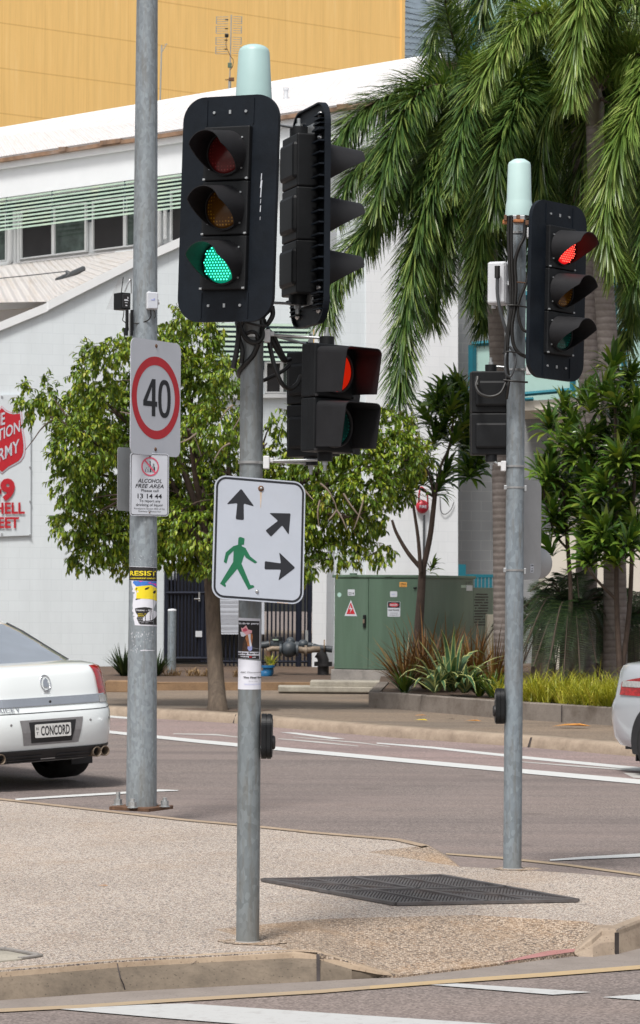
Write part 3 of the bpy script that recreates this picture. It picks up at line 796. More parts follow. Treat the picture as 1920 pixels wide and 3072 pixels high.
# slots run along a world direction; clip each bar to the quad
import itertools
quad = [L_, T_, R_, Bq]
bdir = Vector((0.10, 1, 0)).normalized(); bn = Vector((bdir.y, -bdir.x, 0))
mb = MB()
lo = min(p.dot(bn) for p in quad); hi = max(p.dot(bn) for p in quad)
q = lo + 0.01
while q < hi:
    xs = []
    for i in range(4):
        a, b = quad[i], quad[(i + 1) % 4]
        da, db = a.dot(bn) - q, b.dot(bn) - q
        if da * db < 0: xs.append(a.lerp(b, da / (da - db)))
    if len(xs) == 2 and (xs[0] - xs[1]).length > 0.03:
        bar(mb, xs[0], xs[1], 0.0115, 0.0055)
    q += 0.0185
mb.build('slotted_panel', 'iron', gr)
# pale pit cover at the left edge
pc = thing('pit_cover', 'pale concrete utility cover with grey rim at the pavement edge', 'pit cover', gnd(20, 2866, ZP))
mb = MB(); mb.slab([gnd(x, y, ZP + 0.006) for x, y in ((-160, 2900), (-160, 2842), (20, 2852), (108, 2869), (60, 2877))], -0.03, Vector((0, 0, 1)))
mb.build('lid', 'slab', pc)
mb = MB()
for a, b in (((-160, 2841), (20, 2851)), ((20, 2851), (122, 2870)), ((122, 2870), (60, 2879))):
    bar(mb, gnd(*a, ZP), gnd(*b, ZP), 0.03, 0.008)
mb.build('rim', 'plinth', pc)

# litter
for i, (px, py, z, s, mt, lab) in enumerate(((310, 2657, ZP, 0.03, 'leaf_dead', 'small orange leaf scrap lying alone on pebbled pavement left of signal post'),
        (1262, 2161, 0.136, 0.10, 'ink_yellow', 'bright yellow fallen leaf on brown footpath below the planter wall'),
        (1262, 2147, 0.136, 0.09, 'leaf_dead', 'orange fallen leaf just behind the yellow one on brown footpath'),
        (1417, 2164, 0.136, 0.13, 'leaf_dead', 'brown fallen leaf on the footpath near the kerb and slim post'),
        (1350, 2158, 0.136, 0.07, 'bark', 'dark curled leaf on the footpath right of the yellow leaf'),
        (1715, 2180, 0.136, 0.25, 'leaf_dead', 'long tan fallen frond scrap at the foot of planter wall'),
        (1030, 2077, 0.136, 0.16, 'leaf_dead', 'rust brown leaf beside the low concrete slabs'))):
    c = gnd(px, py, z + 0.004)
    mb = MB()
    prof = [(-1, 0, 0), (-0.4, -0.33, 0.1), (0.4, -0.3, 0.16), (1, 0, 0.05), (0.4, 0.3, 0.2), (-0.4, 0.33, 0.14)]
    a = rnd.uniform(-0.5, 0.5)
    mb.add([c + Vector((s * (x * math.cos(a) - y * math.sin(a)), s * (x * math.sin(a) + y * math.cos(a)), s * zz * 0.8)) for x, y, zz in prof], [[0, 1, 2, 3, 4, 5]])
    tag(mb.build('fallen_leaf', mt), lab, 'leaf', 'fallen leaves on the pavements')

# ------------------------------------------------------------------ garden bed, edging and planters on the far side
mb = MB()
g0 = [gnd(x, 2050, 0.24) for x in (-200, 330, 960, 1110)]
W_ = Plane(278, 50, 16)
mb.add(g0 + [W_.hit(1110, HYP) * 1.0, W_.hit(-200, HYP)], [[0, 1, 2, 3, 4, 5]])
for v in mb.v[-2:]: v.z = 0.40
structure(mb, 'garden_bed', 'mulch')
mb = MB()
e = [gnd(x, 2071, 0.12) for x in (-250, 100, 318, 480, 700, 975)]
for a, b in zip(e[:-1], e[1:]):
    mb.slab([a, b, b + Vector((0, 0, 0.135)), a + Vector((0, 0, 0.135))], 0.3, Vector((0, 1, 0)))
tag(mb.build('garden_edging', 'edging'), 'low tan concrete edging along the mulch bed in front of fence', 'edging')
ed = MB(); a = gnd(322, 2076, 0.12); ed.box(a + Vector((0.18, 0.2, 0.09)), (0.42, 0.4, 0.20), None, 0, 0.02)
tag(ed.build('edging_block', 'edging'), 'broken end block of the tan garden edging beside lamp post', 'edging')
# two low slabs (steps) left of the planter
for (xa, xb, yt, yb, lab) in ((834, 1165, 2061, 2077, 'long pale concrete slab lying lower and nearer at the planter end'), (931, 1190, 2045, 2061, 'pale concrete slab lying behind the longer one below the green cabinet')):
    zt = 0.33 if yt < 2050 else 0.24
    a, b = gnd(xa, yb, zt - 0.10), gnd(xb, yb + 2, zt - 0.10)
    mb = MB(); mb.box((a + b) / 2 + Vector((0, 0.35, 0.05)), ((b - a).length, 0.7, 0.10), Matrix.Rotation(math.atan2(b.y - a.y, b.x - a.x), 3, 'Z'), 0, 0.02)
    tag(mb.build('concrete_slab', 'slab'), lab, 'slab', 'low concrete slabs by the planter')
mb = MB()
pl = [gnd(1106, 2123, 0.12), gnd(1180, 2127, 0.12), gnd(1491, 2154, 0.12), gnd(1838, 2177, 0.12), gnd(2300, 2215, 0.12)]
pin = kin
hgt = Vector((0, 0, 0.235))
k = len(pl)
front = pl; tp = [p + hgt for p in pl]; ti = [p + hgt + pin * 0.16 for p in pl]; bi = [p + pin * 0.16 + Vector((0, 0, 0.1)) for p in pl]
for i in range(k - 1):
    mb.add([front[i], front[i + 1], tp[i + 1] - Vector((0, 0, 0.012)), tp[i] - Vector((0, 0, 0.012))], [[0, 1, 2, 3]])
    mb.add([tp[i] - Vector((0, 0, 0.012)), tp[i + 1] - Vector((0, 0, 0.012)), tp[i + 1] + pin * 0.012, tp[i] + pin * 0.012], [[0, 1, 2, 3]])
    mb.add([tp[i] + pin * 0.012, tp[i + 1] + pin * 0.012, ti[i + 1], ti[i]], [[0, 1, 2, 3]])
    mb.add([ti[i], ti[i + 1], bi[i + 1], bi[i]], [[0, 1, 2, 3]])
endb = pl[0] + Vector((0.25, 4.5, 0))
mb.slab([pl[0], pl[0] + hgt, endb + hgt, endb], 0.16, Vector((1, 0, 0)))
tag(mb.build('planter_wall', 'planter'), 'brown grey concrete planter wall along the far footpath', 'planter wall')
mb = MB()
b = gnd(1684, 2167.5, 0.12)
mb.add([b + Vector((-0.008, -0.008, 0)), b + Vector((0.008, -0.008, 0)), b + Vector((0.012, -0.008, 0.23)), b + Vector((-0.004, -0.008, 0.23))], [[0, 1, 2, 3]])
structure(mb, 'planter_joint', 'iron_dark')
mb = MB()
soil = [p + hgt * 0.86 + pin * 0.1 for p in pl]
mb.add(soil + [Vector((16, 58, 0.5)), Vector((1.2, 50, 0.42)), endb + hgt * 0.9], [list(range(len(soil) + 3))])
structure(mb, 'planter_soil', 'mulch')

# ================================================================== BUILDINGS
def put(poly_px_list, pl_, off=0.0):
    return [pl_.hit(x, y, off) for x, y in poly_px_list]
def root_on(name, label, cat, pl_, px, py):
    return thing(name, label, cat, pl_.hit(px, py), (0, 0, pl_.a))
# --- white blockwork building with the low-pitched roof
wb = root_on('block_building', 'white painted blockwork building with a sloping corrugated lean-to roof', 'building', W_, 278, 1996)
back = Vector((-W_.n.x, -W_.n.y, 0))
wall = put([(-250, 2030), (-250, 1085), (0, 985), (145, 926), (147, 905), (398, 792), (560, 722), (700, 662), (760, 660), (1420, 668), (1420, 1900)], W_)
lintel = W_.z(700, 1735)
# wall with the fenced opening under it
mb = MB()
P = lambda x, y: W_.hit(x, y)
mb.slab(put([(-250, 2035), (-250, 1085), (0, 990), (145, 930), (398, 795), (497, 750), (497, 1992)], W_), 0.25, back)
mb.slab(put([(497, 1740), (497, 750), (700, 662), (760, 655), (940, 655), (940, 1740)], W_), 0.25, back)
mb.slab(put([(985, 1990), (985, 655), (1098, 655), (1098, 1990)], W_), 0.25, back)
mb.build('wall', 'block_white', wb)
mb = MB(); mb.slab(put([(1098, 1985), (1098, 560), (1374, 556), (1374, 1960)], W_, 0.02), 0.9, back)
mb.build('end_wall', 'block_bright', wb)
# pillar beside the fence: a squared block standing proud
mb = MB()
a0, a1 = P(925, 1990), P(967, 1992)
pw = (a1 - a0).length
for z0, z1 in ((0.25, a0.z + 10),):
    v = [Vector((a0.x, a0.y, z0)), Vector((a1.x, a1.y, z0)), Vector((P(1003, 1990).x, P(1003, 1990).y + 0.4, z0)), Vector((P(968, 1990).x, P(968, 1990).y + 0.6, z0))]
    v = [p + W_.n * 0.25 for p in v]
    t = [Vector((p.x, p.y, W_.z(940, 660))) for p in v]
    mb.add(v + t, [[0, 1, 5, 4], [1, 2, 6, 5], [2, 3, 7, 6], [3, 0, 4, 7], [4, 5, 6, 7]])
mb.build('pillar', 'block_bright', wb)
# undercroft behind the fence
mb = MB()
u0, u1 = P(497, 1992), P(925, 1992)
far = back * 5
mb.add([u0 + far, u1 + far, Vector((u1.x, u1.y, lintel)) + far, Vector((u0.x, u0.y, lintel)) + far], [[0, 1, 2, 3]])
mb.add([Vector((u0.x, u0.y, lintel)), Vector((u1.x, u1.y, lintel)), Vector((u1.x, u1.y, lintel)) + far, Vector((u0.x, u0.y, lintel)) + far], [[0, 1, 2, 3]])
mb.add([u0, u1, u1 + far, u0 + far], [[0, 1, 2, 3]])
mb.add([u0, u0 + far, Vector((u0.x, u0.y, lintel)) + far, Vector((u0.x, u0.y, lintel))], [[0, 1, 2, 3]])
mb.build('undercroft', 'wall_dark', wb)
# raking barge boards
def barge(name, pts, h_px, thick, off):
    mb = MB()
    for (xa, ya), (xb, yb) in zip(pts[:-1], pts[1:]):
        mb.slab(put([(xa, ya + h_px), (xa, ya), (xb, yb), (xb, yb + h_px)], W_, off), thick, back)
    return mb
barge('b', [(-250, 1068), (145, 907)], 26, 0.28, 0.08).build('barge_board', 'white_trim', wb)
barge('b', [(145, 903), (398, 776), (560, 704), (705, 640)], 27, 0.30, 0.10).build('barge_board', 'white_trim', wb)
mb = MB(); mb.slab(put([(-260, 944), (-260, 920), (145, 906), (145, 922)], W_, -0.6), 0.2, back)
mb.build('eaves_fascia', 'white_trim', wb)
# lower awning and windows set into the front wall (seen between the signals)
AW0, AW1 = 640, 931
def awning(root, pl_, x0, x1, ya0, ya1, yb0, yb1, n, out=0.55, slat=0.10):
    """tilted slats between the upper line (ya) and the lower line (yb), set off the wall"""
    mb = MB()
    for i in range(n):
        f = i / (n - 1)
        o = out * (0.25 + 0.75 * f)
        A_ = pl_.hit(x0, ya0 + (yb0 - ya0) * f, o); B_ = pl_.hit(x1, ya1 + (yb1 - ya1) * f, o)
        d = pl_.n * slat * 0.25 + Vector((0, 0, -slat * 0.5))
        mb.slab([A_ - d / 2, B_ - d / 2, B_ + d / 2, A_ + d / 2], 0.02, -pl_.n)
    mb.build('louvre_awning', 'louvre', root)
    for f in (0.02, 0.35, 0.67, 0.98):
        x = x0 + (x1 - x0) * f
        A_ = pl_.hit(x, ya0 + (ya1 - ya0) * f, out * 0.15); B_ = pl_.hit(x, yb0 + (yb1 - yb0) * f, out * 0.92)
        mb = MB(); mb.tube([A_, B_], 0.03, 6); mb.build('awning_bracket', 'louvre_dark', root)
mb = MB(); mb.slab(put([(AW0, 1105), (AW0, 968), (AW1, 975), (AW1, 1112)], W_, 0.02), 0.02, back)  # flat dark sheet painted as the shade behind the lower louvres
mb.build('window_recess_shade', 'louvre_dark', wb)
awning(wb, W_, AW0, AW1, 972, 976, 1076, 1080, 8)
def window(root, pl_, quad, pane_mat, frame_px=5, off=0.10):
    (x0, y0), (x1, y1), (x2, y2), (x3, y3) = quad      # tl, tr, br, bl
    fr = MB()
    inner = [(x0 + frame_px, y0 + frame_px), (x1 - frame_px, y1 + frame_px), (x2 - frame_px, y2 - frame_px), (x3 + frame_px, y3 - frame_px)]
    o = put(quad, pl_, off); i_ = put(inner, pl_, off)
    b_ = Vector((-pl_.n.x, -pl_.n.y, 0))
    fr.add(o + i_, [[k, (k + 1) % 4, 4 + (k + 1) % 4, 4 + k] for k in range(4)])
    fr.add(o + [p + b_ * 0.08 for p in o], [[k, 4 + k, 4 + (k + 1) % 4, (k + 1) % 4] for k in range(4)])
    fr.add(i_ + [p + b_ * 0.05 for p in i_], [[k, (k + 1) % 4, 4 + (k + 1) % 4, 4 + k] for k in range(4)])
    w = fr.build('window', 'white_trim', root)
    pm = MB(); pm.slab([p + b_ * 0.045 for p in i_], 0.02, b_)
    pm.build('pane', pane_mat, w)
    return w
window(wb, W_, [(796, 1085), (846, 1085), (846, 1180), (796, 1180)], 'screen')
window(wb, W_, [(846, 1085), (866, 1085), (866, 1180), (846, 1180)], 'glass_dark', 4)
window(wb, W_, [(620, 1112), (668, 1112), (668, 1185), (620, 1185)], 'glass_dark', 5)
window(wb, W_, [(866, 1085), (928, 1085), (928, 1180), (866, 1180)], 'screen', 5)
mb = MB(); mb.slab(put([(610, 1196), (610, 1184), (932, 1180), (932, 1192)], W_, 0.10), 0.12, back)
mb.build('window_sill', 'white_trim', wb)

# --- the louvred upper building behind, turned the other way
U_ = Plane(0, 66, -43)
ub = root_on('louvred_building', 'white upper storey with pale green louvre awning, windows and corrugated roof', 'building', U_, 400, 800)
ubk = Vector((-U_.n.x, -U_.n.y, 0))
def uy(y0, x):                     # a line that is level in the world: y0 at x = 0
    return y0 + (HYP - y0) * 0.0 - x * (HYP - y0) * 0.000117
def up(pts, off=0.0):
    return [U_.hit(x, uy(y, x), off) for x, y in pts]
mb = MB(); mb.slab(up([(-300, 1060), (-300, 500), (1260, 500), (1260, 1060)]), 0.2, ubk)
mb.build('wall', 'wall_white', ub)
mb = MB(); mb.slab(up([(-300, 594), (-300, 503), (1260, 503), (1260, 594)], 0.55), 0.5, ubk)
mb.build('fascia_panel', 'wall_white', ub)
mb = MB(); mb.slab(up([(-300, 506), (-300, 484), (1260, 484), (1260, 506)], 0.68), 0.1, ubk)
mb.build('fascia_cap', 'white_trim', ub)
mb = MB(); mb.slab(up([(-300, 486), (-300, 475), (1260, 475), (1260, 486)], 0.78), 0.16, ubk)
for xx, ww in ((175, 22), (300, 60), (1010, 30)):
    mb.slab(up([(xx, 482), (xx, 468), (xx + ww, 470), (xx + ww, 482)], 0.80), 0.2, ubk)
mb.build('gutter', 'brown_gutter', ub)
mb = MB()
e0, e1 = U_.hit(-300, uy(476, -300), 0.7), U_.hit(1260, uy(476, 1260), 0.7)
r0 = at(-300, 444, (e0.y + 6.5)); 
# ridge: a level line set back behind the eave, through the photographed skyline
r0, r1 = Plane(0, 74.5, -43).hit(-300, 395 + 300 * 0.168), Plane(0, 74.5, -43).hit(1330, 395 - 1330 * 0.168)
L1 = (e1 - e0).length; sl = (r0 - e0).length
mb.slab([e0, e1, r1, r0], 0.05, None, 0, [(0, 0), (L1, 0), (L1, sl), (0, sl)])
mb.build('roof', 'roof_white', ub)
mb = MB()
dd = (r1 - r0).normalized()
mb.tube([r0 + Vector((0, 0, 0.02)), r1 + Vector((0, 0, 0.02))], 0.10, 8)
Lr = (r1 - r0).length
k = 0.1
while k < Lr:
    c = r0 + dd * k + Vector((0.02, -0.09, -0.08)); mb.box(c, (0.07, 0.05, 0.09), None, 1); k += 0.24
mb.build('ridge_cap', ['white_trim', 'plinth'], ub)
mb = MB(); p = at(858, 318, 62); mb.cyl(p + Vector((0, 0, -0.3)), at(858, 270, 62), 0.055, None, 12); mb.cyl(at(858, 272, 62), at(858, 264, 62), 0.068, None, 12)
mb.build('vent_pipe', 'grey_plastic', ub)
mb = MB(); mb.slab(up([(-300, 700), (-300, 540), (760, 540), (760, 700)], 0.04), 0.02, ubk)  # dark sheet on the wall stands for the shade between the slats
mb.build('awning_painted_shade', 'louvre_dark', ub)
# louvre awning
mb = MB()
for i in range(9):
    f = i / 8
    o = 0.55 + 0.35 * f
    y = 600 + (690 - 600) * f
    A_, B_ = U_.hit(-300, uy(y, -300), o), U_.hit(760, uy(y, 760), o)
    d = U_.n * 0.025 + Vector((0, 0, -0.046))
    mb.slab([A_ - d / 2, B_ - d / 2, B_ + d / 2, A_ + d / 2], 0.02, -U_.n)
mb.build('louvre_awning', 'louvre', ub)
for x in (20, 157, 375, 560):
    A_, B_ = U_.hit(x, uy(592, x), 0.5), U_.hit(x, uy(692, x), 0.86)
    mb = MB(); mb.tube([A_, B_], 0.022, 6); mb.build('awning_bracket', 'louvre_dark', ub)
def uwin(x0, x1, pane, fpx=4, y0=640, y1=785):
    q = [(x0, uy(y0, x0)), (x1, uy(y0, x1)), (x1, uy(y1, x1)), (x0, uy(y1, x0))]
    return window(ub, U_, q, pane, fpx, 0.10)
uwin(-60, 19, 'glass_dark'); uwin(60, 158, 'screen'); uwin(158, 258, 'glass_dark', 5); uwin(275, 373, 'screen'); uwin(373, 460, 'glass_dark', 5); uwin(510, 600, 'screen')
for x in (30, 477):
    mb = MB()
    b = [U_.hit(x, uy(690, x), 0.16), U_.hit(x, uy(782, x), 0.16), U_.hit(x - 6, uy(796, x), 0.2), U_.hit(x - 40, uy(800, x), 0.25)]
    mb.tube(b, 0.075, 10); mb.build('down_pipe', 'white_trim', ub)
mb = MB(); mb.tube([U_.hit(496, uy(690, 488), 0.12), U_.hit(496, uy(775, 488), 0.12)], 0.05, 8); mb.build('down_pipe', 'white_trim', ub)
mb = MB(); mb.tube([U_.hit(350, uy(802, 350), 0.4), U_.hit(420, uy(803, 420), 0.4)], 0.075, 10)
mb.build('down_pipe', 'white_trim', ub)
mb = MB()
for x0, x1 in ((38, 47), (50, 58)):
    mb.slab(up([(x0, 795), (x0, 640), (x1, 640), (x1, 795)], 0.1), 0.1, ubk)
mb.build('corner_post', 'white_trim', ub)
# lean-to roof between the barge board and the upper windows
mb = MB()
lo = [W_.hit(x, y, -0.1) for x, y in ((-260, 912), (145, 905), (398, 780), (560, 708), (700, 646))]
hi = [U_.hit(x, uy(796, x), 0.06) for x in (-300, 60, 300, 520, 700)]
for i in range(4):
    a, b, c, d = lo[i], lo[i + 1], hi[i + 1], hi[i]
    wdt = 2.6
    mb.add([a, b, c, d], [[0, 1, 2, 3]], 0, False, [[(i * wdt, 0), ((i + 1) * wdt, 0), ((i + 1) * wdt, 9), (i * wdt, 9)]])
mb.build('lean_to_roof', 'roof_lean', wb)
mb = MB()
for i in range(4):
    a, b = hi[i], hi[i + 1]
    mb.slab([a + U_.n * 0.3 + Vector((0, 0, -0.15)), b + U_.n * 0.3 + Vector((0, 0, -0.15)), b + Vector((0, 0, 0.03)), a + Vector((0, 0, 0.03))], 0.02, Vector((0, 0, -1)))
mb.build('roof_flashing', 'roof_white', wb)
mb = MB()
a, b = at(172, 841, 56), at(250, 806, 57)
mb.tube([a, b], 0.06, 8); mb.cyl(at(206, 822, 56), at(198, 812, 56), 0.07, 0.02, 8)
mb.tube([at(198, 814, 56), at(90, 826, 57), at(-30, 838, 58)], 0.012, 5)
mb.build('roof_bracket_light', 'cable_grey', wb)

# --- yellow clad building behind everything
Y_ = Plane(600, 88, 34)
yb = root_on('yellow_building', 'tall yellow orange ribbed metal clad building behind the white roofs', 'building', Y_, 600, 420)
ybk = Vector((-Y_.n.x, -Y_.n.y, 0))
mb = MB()
pts = [Y_.hit(-500, 900), Y_.hit(1205, 900), Y_.hit(1205, -520), Y_.hit(-500, -520)]
for p in pts: pass
zl, zh = 4.0, 24.0
pts = [Vector((pts[0].x, pts[0].y, zl)), Vector((pts[1].x, pts[1].y, zl)), Vector((pts[1].x, pts[1].y, zh)), Vector((pts[0].x, pts[0].y, zh))]
Ly = (pts[1] - pts[0]).length
mb.slab(pts, 9.0, ybk, 0, [(0, zl), (Ly, zl), (Ly, zh), (0, zh)])
mb.build('clad_wall', 'yellow', yb)
mb = MB()
e = Vector((pts[1].x, pts[1].y, 0)); tr = Y_.n * 0.04
mb.slab([e + tr + Y_.d * -0.12 + Vector((0, 0, zl)), e + tr + Y_.d * 0.03 + Vector((0, 0, zl)), e + tr + Y_.d * 0.03 + Vector((0, 0, zh)), e + tr + Y_.d * -0.12 + Vector((0, 0, zh))], 0.05, ybk)
mb.build('corner_flashing', 'yellow', yb)
# --- grey tiled roof further off
th = thing('tiled_roof_house', 'distant house with grey blue tiled roof right of the yellow building', 'house', at(1290, 400, 104))
mb = MB()
rp = [at(1150, 168, 104), at(1500, 190, 104), at(1400, 84, 110), at(1262, -6, 112), at(1180, -60, 113)]
mb.slab(rp, 0.2, Vector((0, 1, -0.3)).normalized())
rf = mb.build('roof', 'tile', th)
mb = MB()
for i in range(12):
    f = i / 12
    a, b = rp[0].lerp(rp[4], f), rp[1].lerp(rp[3], f)
    pp = [a.lerp(b, k / 60) + Vector((0, -0.12, 0.05 + 0.035 * math.sin(k * 2.4))) for k in range(61)]
    mb.tube(pp, 0.03, 4)
mb.build('tile_course', 'tile', rf)
mb = MB(); mb.slab([at(1150, 420, 104.5), at(1500, 420, 104.5), at(1500, 180, 104.5), at(1150, 166, 104.5)], 3, Vector((0, 1, 0)))
mb.build('wall', 'wall_cream', th)

# --- building with balcony on the right
G_ = Plane(1375, 54.0, 6)
gb = root_on('balcony_building', 'grey blockwork and cream building with a teal framed glass balcony', 'building', G_, 1500, 1800)
gbk = Vector((-G_.n.x, -G_.n.y, 0))
mb = MB()
mb.slab(put([(1374, 1990), (1374, 620), (1570, 630), (1570, 1200), (1662, 1200), (1662, 1990)], G_), 0.3, gbk)
mb.build('wall', 'block_grey', gb)
mb = MB(); mb.slab(put([(1662, 1990), (1662, 1255), (2300, 1255), (2300, 1990)], G_, 0.02), 0.3, gbk)
mb.build('rendered_wall', 'wall_cream', gb)
# floor slab with a deep soffit
mb = MB()
for z in (0,):
    f = put([(1574, 1232), (1574, 1204), (2300, 1150), (2300, 1190)], G_, 1.6)
    bkp = put([(1574, 1258), (1574, 1204), (2300, 1150), (2300, 1225)], G_, 0.0)
    mb.add(f, [[0, 1, 2, 3]]); mb.add([f[0], f[3], bkp[3], bkp[0]], [[0, 1, 2, 3]]); mb.add([f[1], f[2], bkp[2], bkp[1]], [[0, 1, 2, 3]])
    mb.add([f[0], f[1], bkp[1], bkp[0]], [[0, 1, 2, 3]])
mb.build('balcony_slab', 'wall_cream', gb)
mb = MB()
def bal(pts, w=0.09, off=1.7):
    P_ = put(pts, G_, off); mb.tube(P_, w / 2, 4, 0, True, False)
bal([(1414, 1033), (1660, 1012), (1765, 1003), (2200, 966)], 0.10)
bal([(1417, 1036), (1417, 1210)], 0.16); bal([(1568, 1183), (1770, 1165), (2200, 1128)], 0.09); bal([(1718, 1010), (1718, 1192)], 0.11); bal([(1872, 1000), (1872, 1180)], 0.11)
bal([(1560, 1199), (1600, 1197)], 0.07)
mb.build('balcony_rail', 'teal', gb)
mb = MB(); mb.slab(put([(1424, 1195), (1424, 1038), (2200, 970), (2200, 1125)], G_, 1.66), 0.02, gbk)
mb.build('balcony_glass', 'glass_aqua', gb)
mb = MB()
V_ = Plane(1420, 62, 6)
mb.slab(put([(1418, 1240), (1418, -400), (2300, -400), (2300, 1240)], V_), 0.2, gbk)
mb.build('glazed_wall', 'glass_aqua', gb)
mb = MB()
def mull(pts, w):
    mb.tube([V_.hit(x, y, 0.1) for x, y in pts], w / 2, 4, 0, True, False)
for x in (1422, 1560, 1700, 1840, 1980): mull([(x, -400), (x, 1240)], 0.16)
for y in (60, 300, 470, 640, 880): mull([(1418, y + 20), (2300, y - 55)], 0.2)
mb.build('window_mullion', 'teal', gb)
mb = MB(); mb.slab(put([(1750, 1240), (1750, 700), (1835, 695), (1835, 1240)], V_, 0.4), 0.2, gbk)
mb.build('cream_pier', 'wall_cream', gb)
# low cream post and wall in front
cpost = MB()
cpost.box(at(1498, 1898, 47.5), (0.21, 0.3, 3.45)); cpost.box(at(1490, 2030, 47.3), (0.38, 0.5, 2.2))
tag(cpost.build('cream_post', 'wall_cream_warm'), 'square cream rendered gate post between green cabinet and slim signal post', 'post')
lw = MB(); a, b = at(1634, 1605, 50), at(1760, 1600, 50)
lw.box(Vector(((a.x + b.x) / 2 + 4, 50, 1.45)), (b.x - a.x + 8.2, 0.2, 3.0))
tag(lw.build('boundary_wall', 'wall_cream'), 'plain cream boundary wall behind the cycad and palm trunks', 'wall')
tf = thing('teal_fence', 'short teal barred fence behind the green cabinet', 'fence', at(1450, 1800, 50))
mb = MB()
for i in range(12):
    x = 1405 + i * 11
    mb.box((at(x, 1728, 50) + at(x, 1990, 50)) / 2, (0.05, 0.03, 1.66))
mb.build('bars', 'teal', tf)
mb = MB(); mb.box((at(1400, 1727, 50) + at(1540, 1729, 50)) / 2, (0.9, 0.05, 0.06)); mb.build('rail', 'teal', tf)
mb = MB(); mb.box((at(1385, 1700, 50) + at(1385, 1990, 50)) / 2, (0.14, 0.1, 1.9)); mb.build('post', 'teal', tf)
# ================================================================== SIGNAL POSTS
def loc_tube(mb, pts, r, n=8, mi=0): mb.tube(pts, r, n, mi)
def post(name, label, base, r, h, mat, cap_mat, cap_h, rb, rt, cap_dx=0.0, open_base=False):
    t = thing(name, label, 'signal post', base, 0, 'galvanised signal posts')
    mb = MB()
    zs = [0, 0.02, 0.5, 1.2, 2.0, 3.0, h]
    mb.tube([(0, 0, z) for z in zs], r, 32)
    mb.build('pole', mat, t, world=False)
    mb = MB(); mb.lathe([(r + 0.004, -0.002), (r + 0.008, 0.0), (r + 0.006, 0.004), (r, 0.008)], n=28)
    mb.build('base_rim', 'plinth', t, world=False)
    mb = MB()
    f = rb / 0.085
    if open_base: prof = [(rb, 0), (rb, 0.012), (rb - 0.004, 0.075), (rt + 0.008, 0.088), (rt + 0.006, 0.10), (rt, cap_h - 0.028), (rt - 0.006, cap_h - 0.012), (rt - 0.022, cap_h - 0.002), (rt * 0.5, cap_h + 0.006), (0.001, cap_h + 0.009)]
    else: prof = [(rb, 0), (rb, 0.01), (rt + 0.002, cap_h - 0.03), (rt - 0.004, cap_h - 0.014), (rt - 0.018, cap_h - 0.003), (rt * 0.5, cap_h + 0.004), (0.001, cap_h + 0.006)]
    mb.lathe(prof, (cap_dx, 0, h - 0.05), n=36)
    c = mb.build('finial_cap', cap_mat, t, world=False)
    mb = MB(); mb.cyl((cap_dx, 0, h - 0.046), (cap_dx, 0, h - 0.04), rb - 0.003, None, 28)
    mb.build('underside', 'iron_dark', c, world=False)
    return t
PA, PB, PL = gnd(743, 2826, ZP), gnd(1537, 2607, ZP), gnd(424, 2429, ZP)
RA, RB_ = 0.0557, 0.0562
pa = post('signal_post', 'galvanised signal post nearest the kerb under a pale green cap', PA, RA, 4.02, 'galv_a', 'cap', 0.34, 0.092, 0.073)
pb = post('signal_post', 'galvanised signal post beyond the slotted grate under a mint cap', PB, RB_, 4.045, 'galv_b', 'cap_b', 0.345, 0.085, 0.070, 0.012, True)

for c_, n_, s_ in ((PA, 3, 0.12), (PB, 5, 0.11)):
    mb = MB(); q_ = random.Random(n_)
    mb.add([c_ + Vector((s_ * q_.uniform(.75, 1.25) * math.cos(a) * 1.25 + 0.02, s_ * q_.uniform(.75, 1.25) * math.sin(a), 0.0035)) for a in [2 * math.pi * k / 30 for k in range(30)]], [list(range(30))])
    structure(mb, 'footing_stain', 'pebble_tan')
# lamp post
lp = thing('lamp_post', 'tall thick galvanised lamp post on a bolted rusty base plate', 'lamp post', PL)
def rl(z): return 0.119 - (0.119 - 0.0815) * min(1.2, z / 6.3) if z > 0 else 0.119
mb = MB(); zs = [0.03, 0.5, 1, 1.8, 2.5, 3.2, 4, 5, 6.3, 7.5, 9]
mb.tube([(0, 0, z) for z in zs], [rl(z) for z in zs], 40)
mb.build('pole', 'galv_lamp', lp, world=False)
mb = MB()
sa = R(-38)
mb.tube([((rl(z) + 0.0005) * math.cos(sa), (rl(z) + 0.0005) * math.sin(sa), z) for z in zs], 0.0022, 6)
mb.build('weld_seam', 'galv_a', lp, world=False)
mb = MB(); mb.box((0, 0, 0.016), (0.36, 0.36, 0.028), Matrix.Rotation(R(-28), 3, 'Z'), 0, 0.003)
bp = mb.build('base_plate', 'rust', lp, world=False)
for a in (0, 90, 180, 270):
    x, y = 0.205 * math.cos(R(a + 17)), 0.205 * math.sin(R(a + 17))
    x, y = {0: (0.185, -0.07), 90: (0.075, 0.185), 180: (-0.185, 0.07), 270: (-0.075 + 0.02, -0.185)}[a]
    tall = 0.03 if a == 180 else 0.0
    mb = MB(); mb.cyl((x, y, 0.03), (x, y, 0.075), 0.031, None, 6); mb.cyl((x, y, 0.07), (x, y, 0.10 + tall), 0.017, None, 12); mb.cyl((x, y, 0.029), (x, y, 0.034), 0.042, None, 14)
    mb.build('anchor_bolt', 'zinc', lp, world=False)

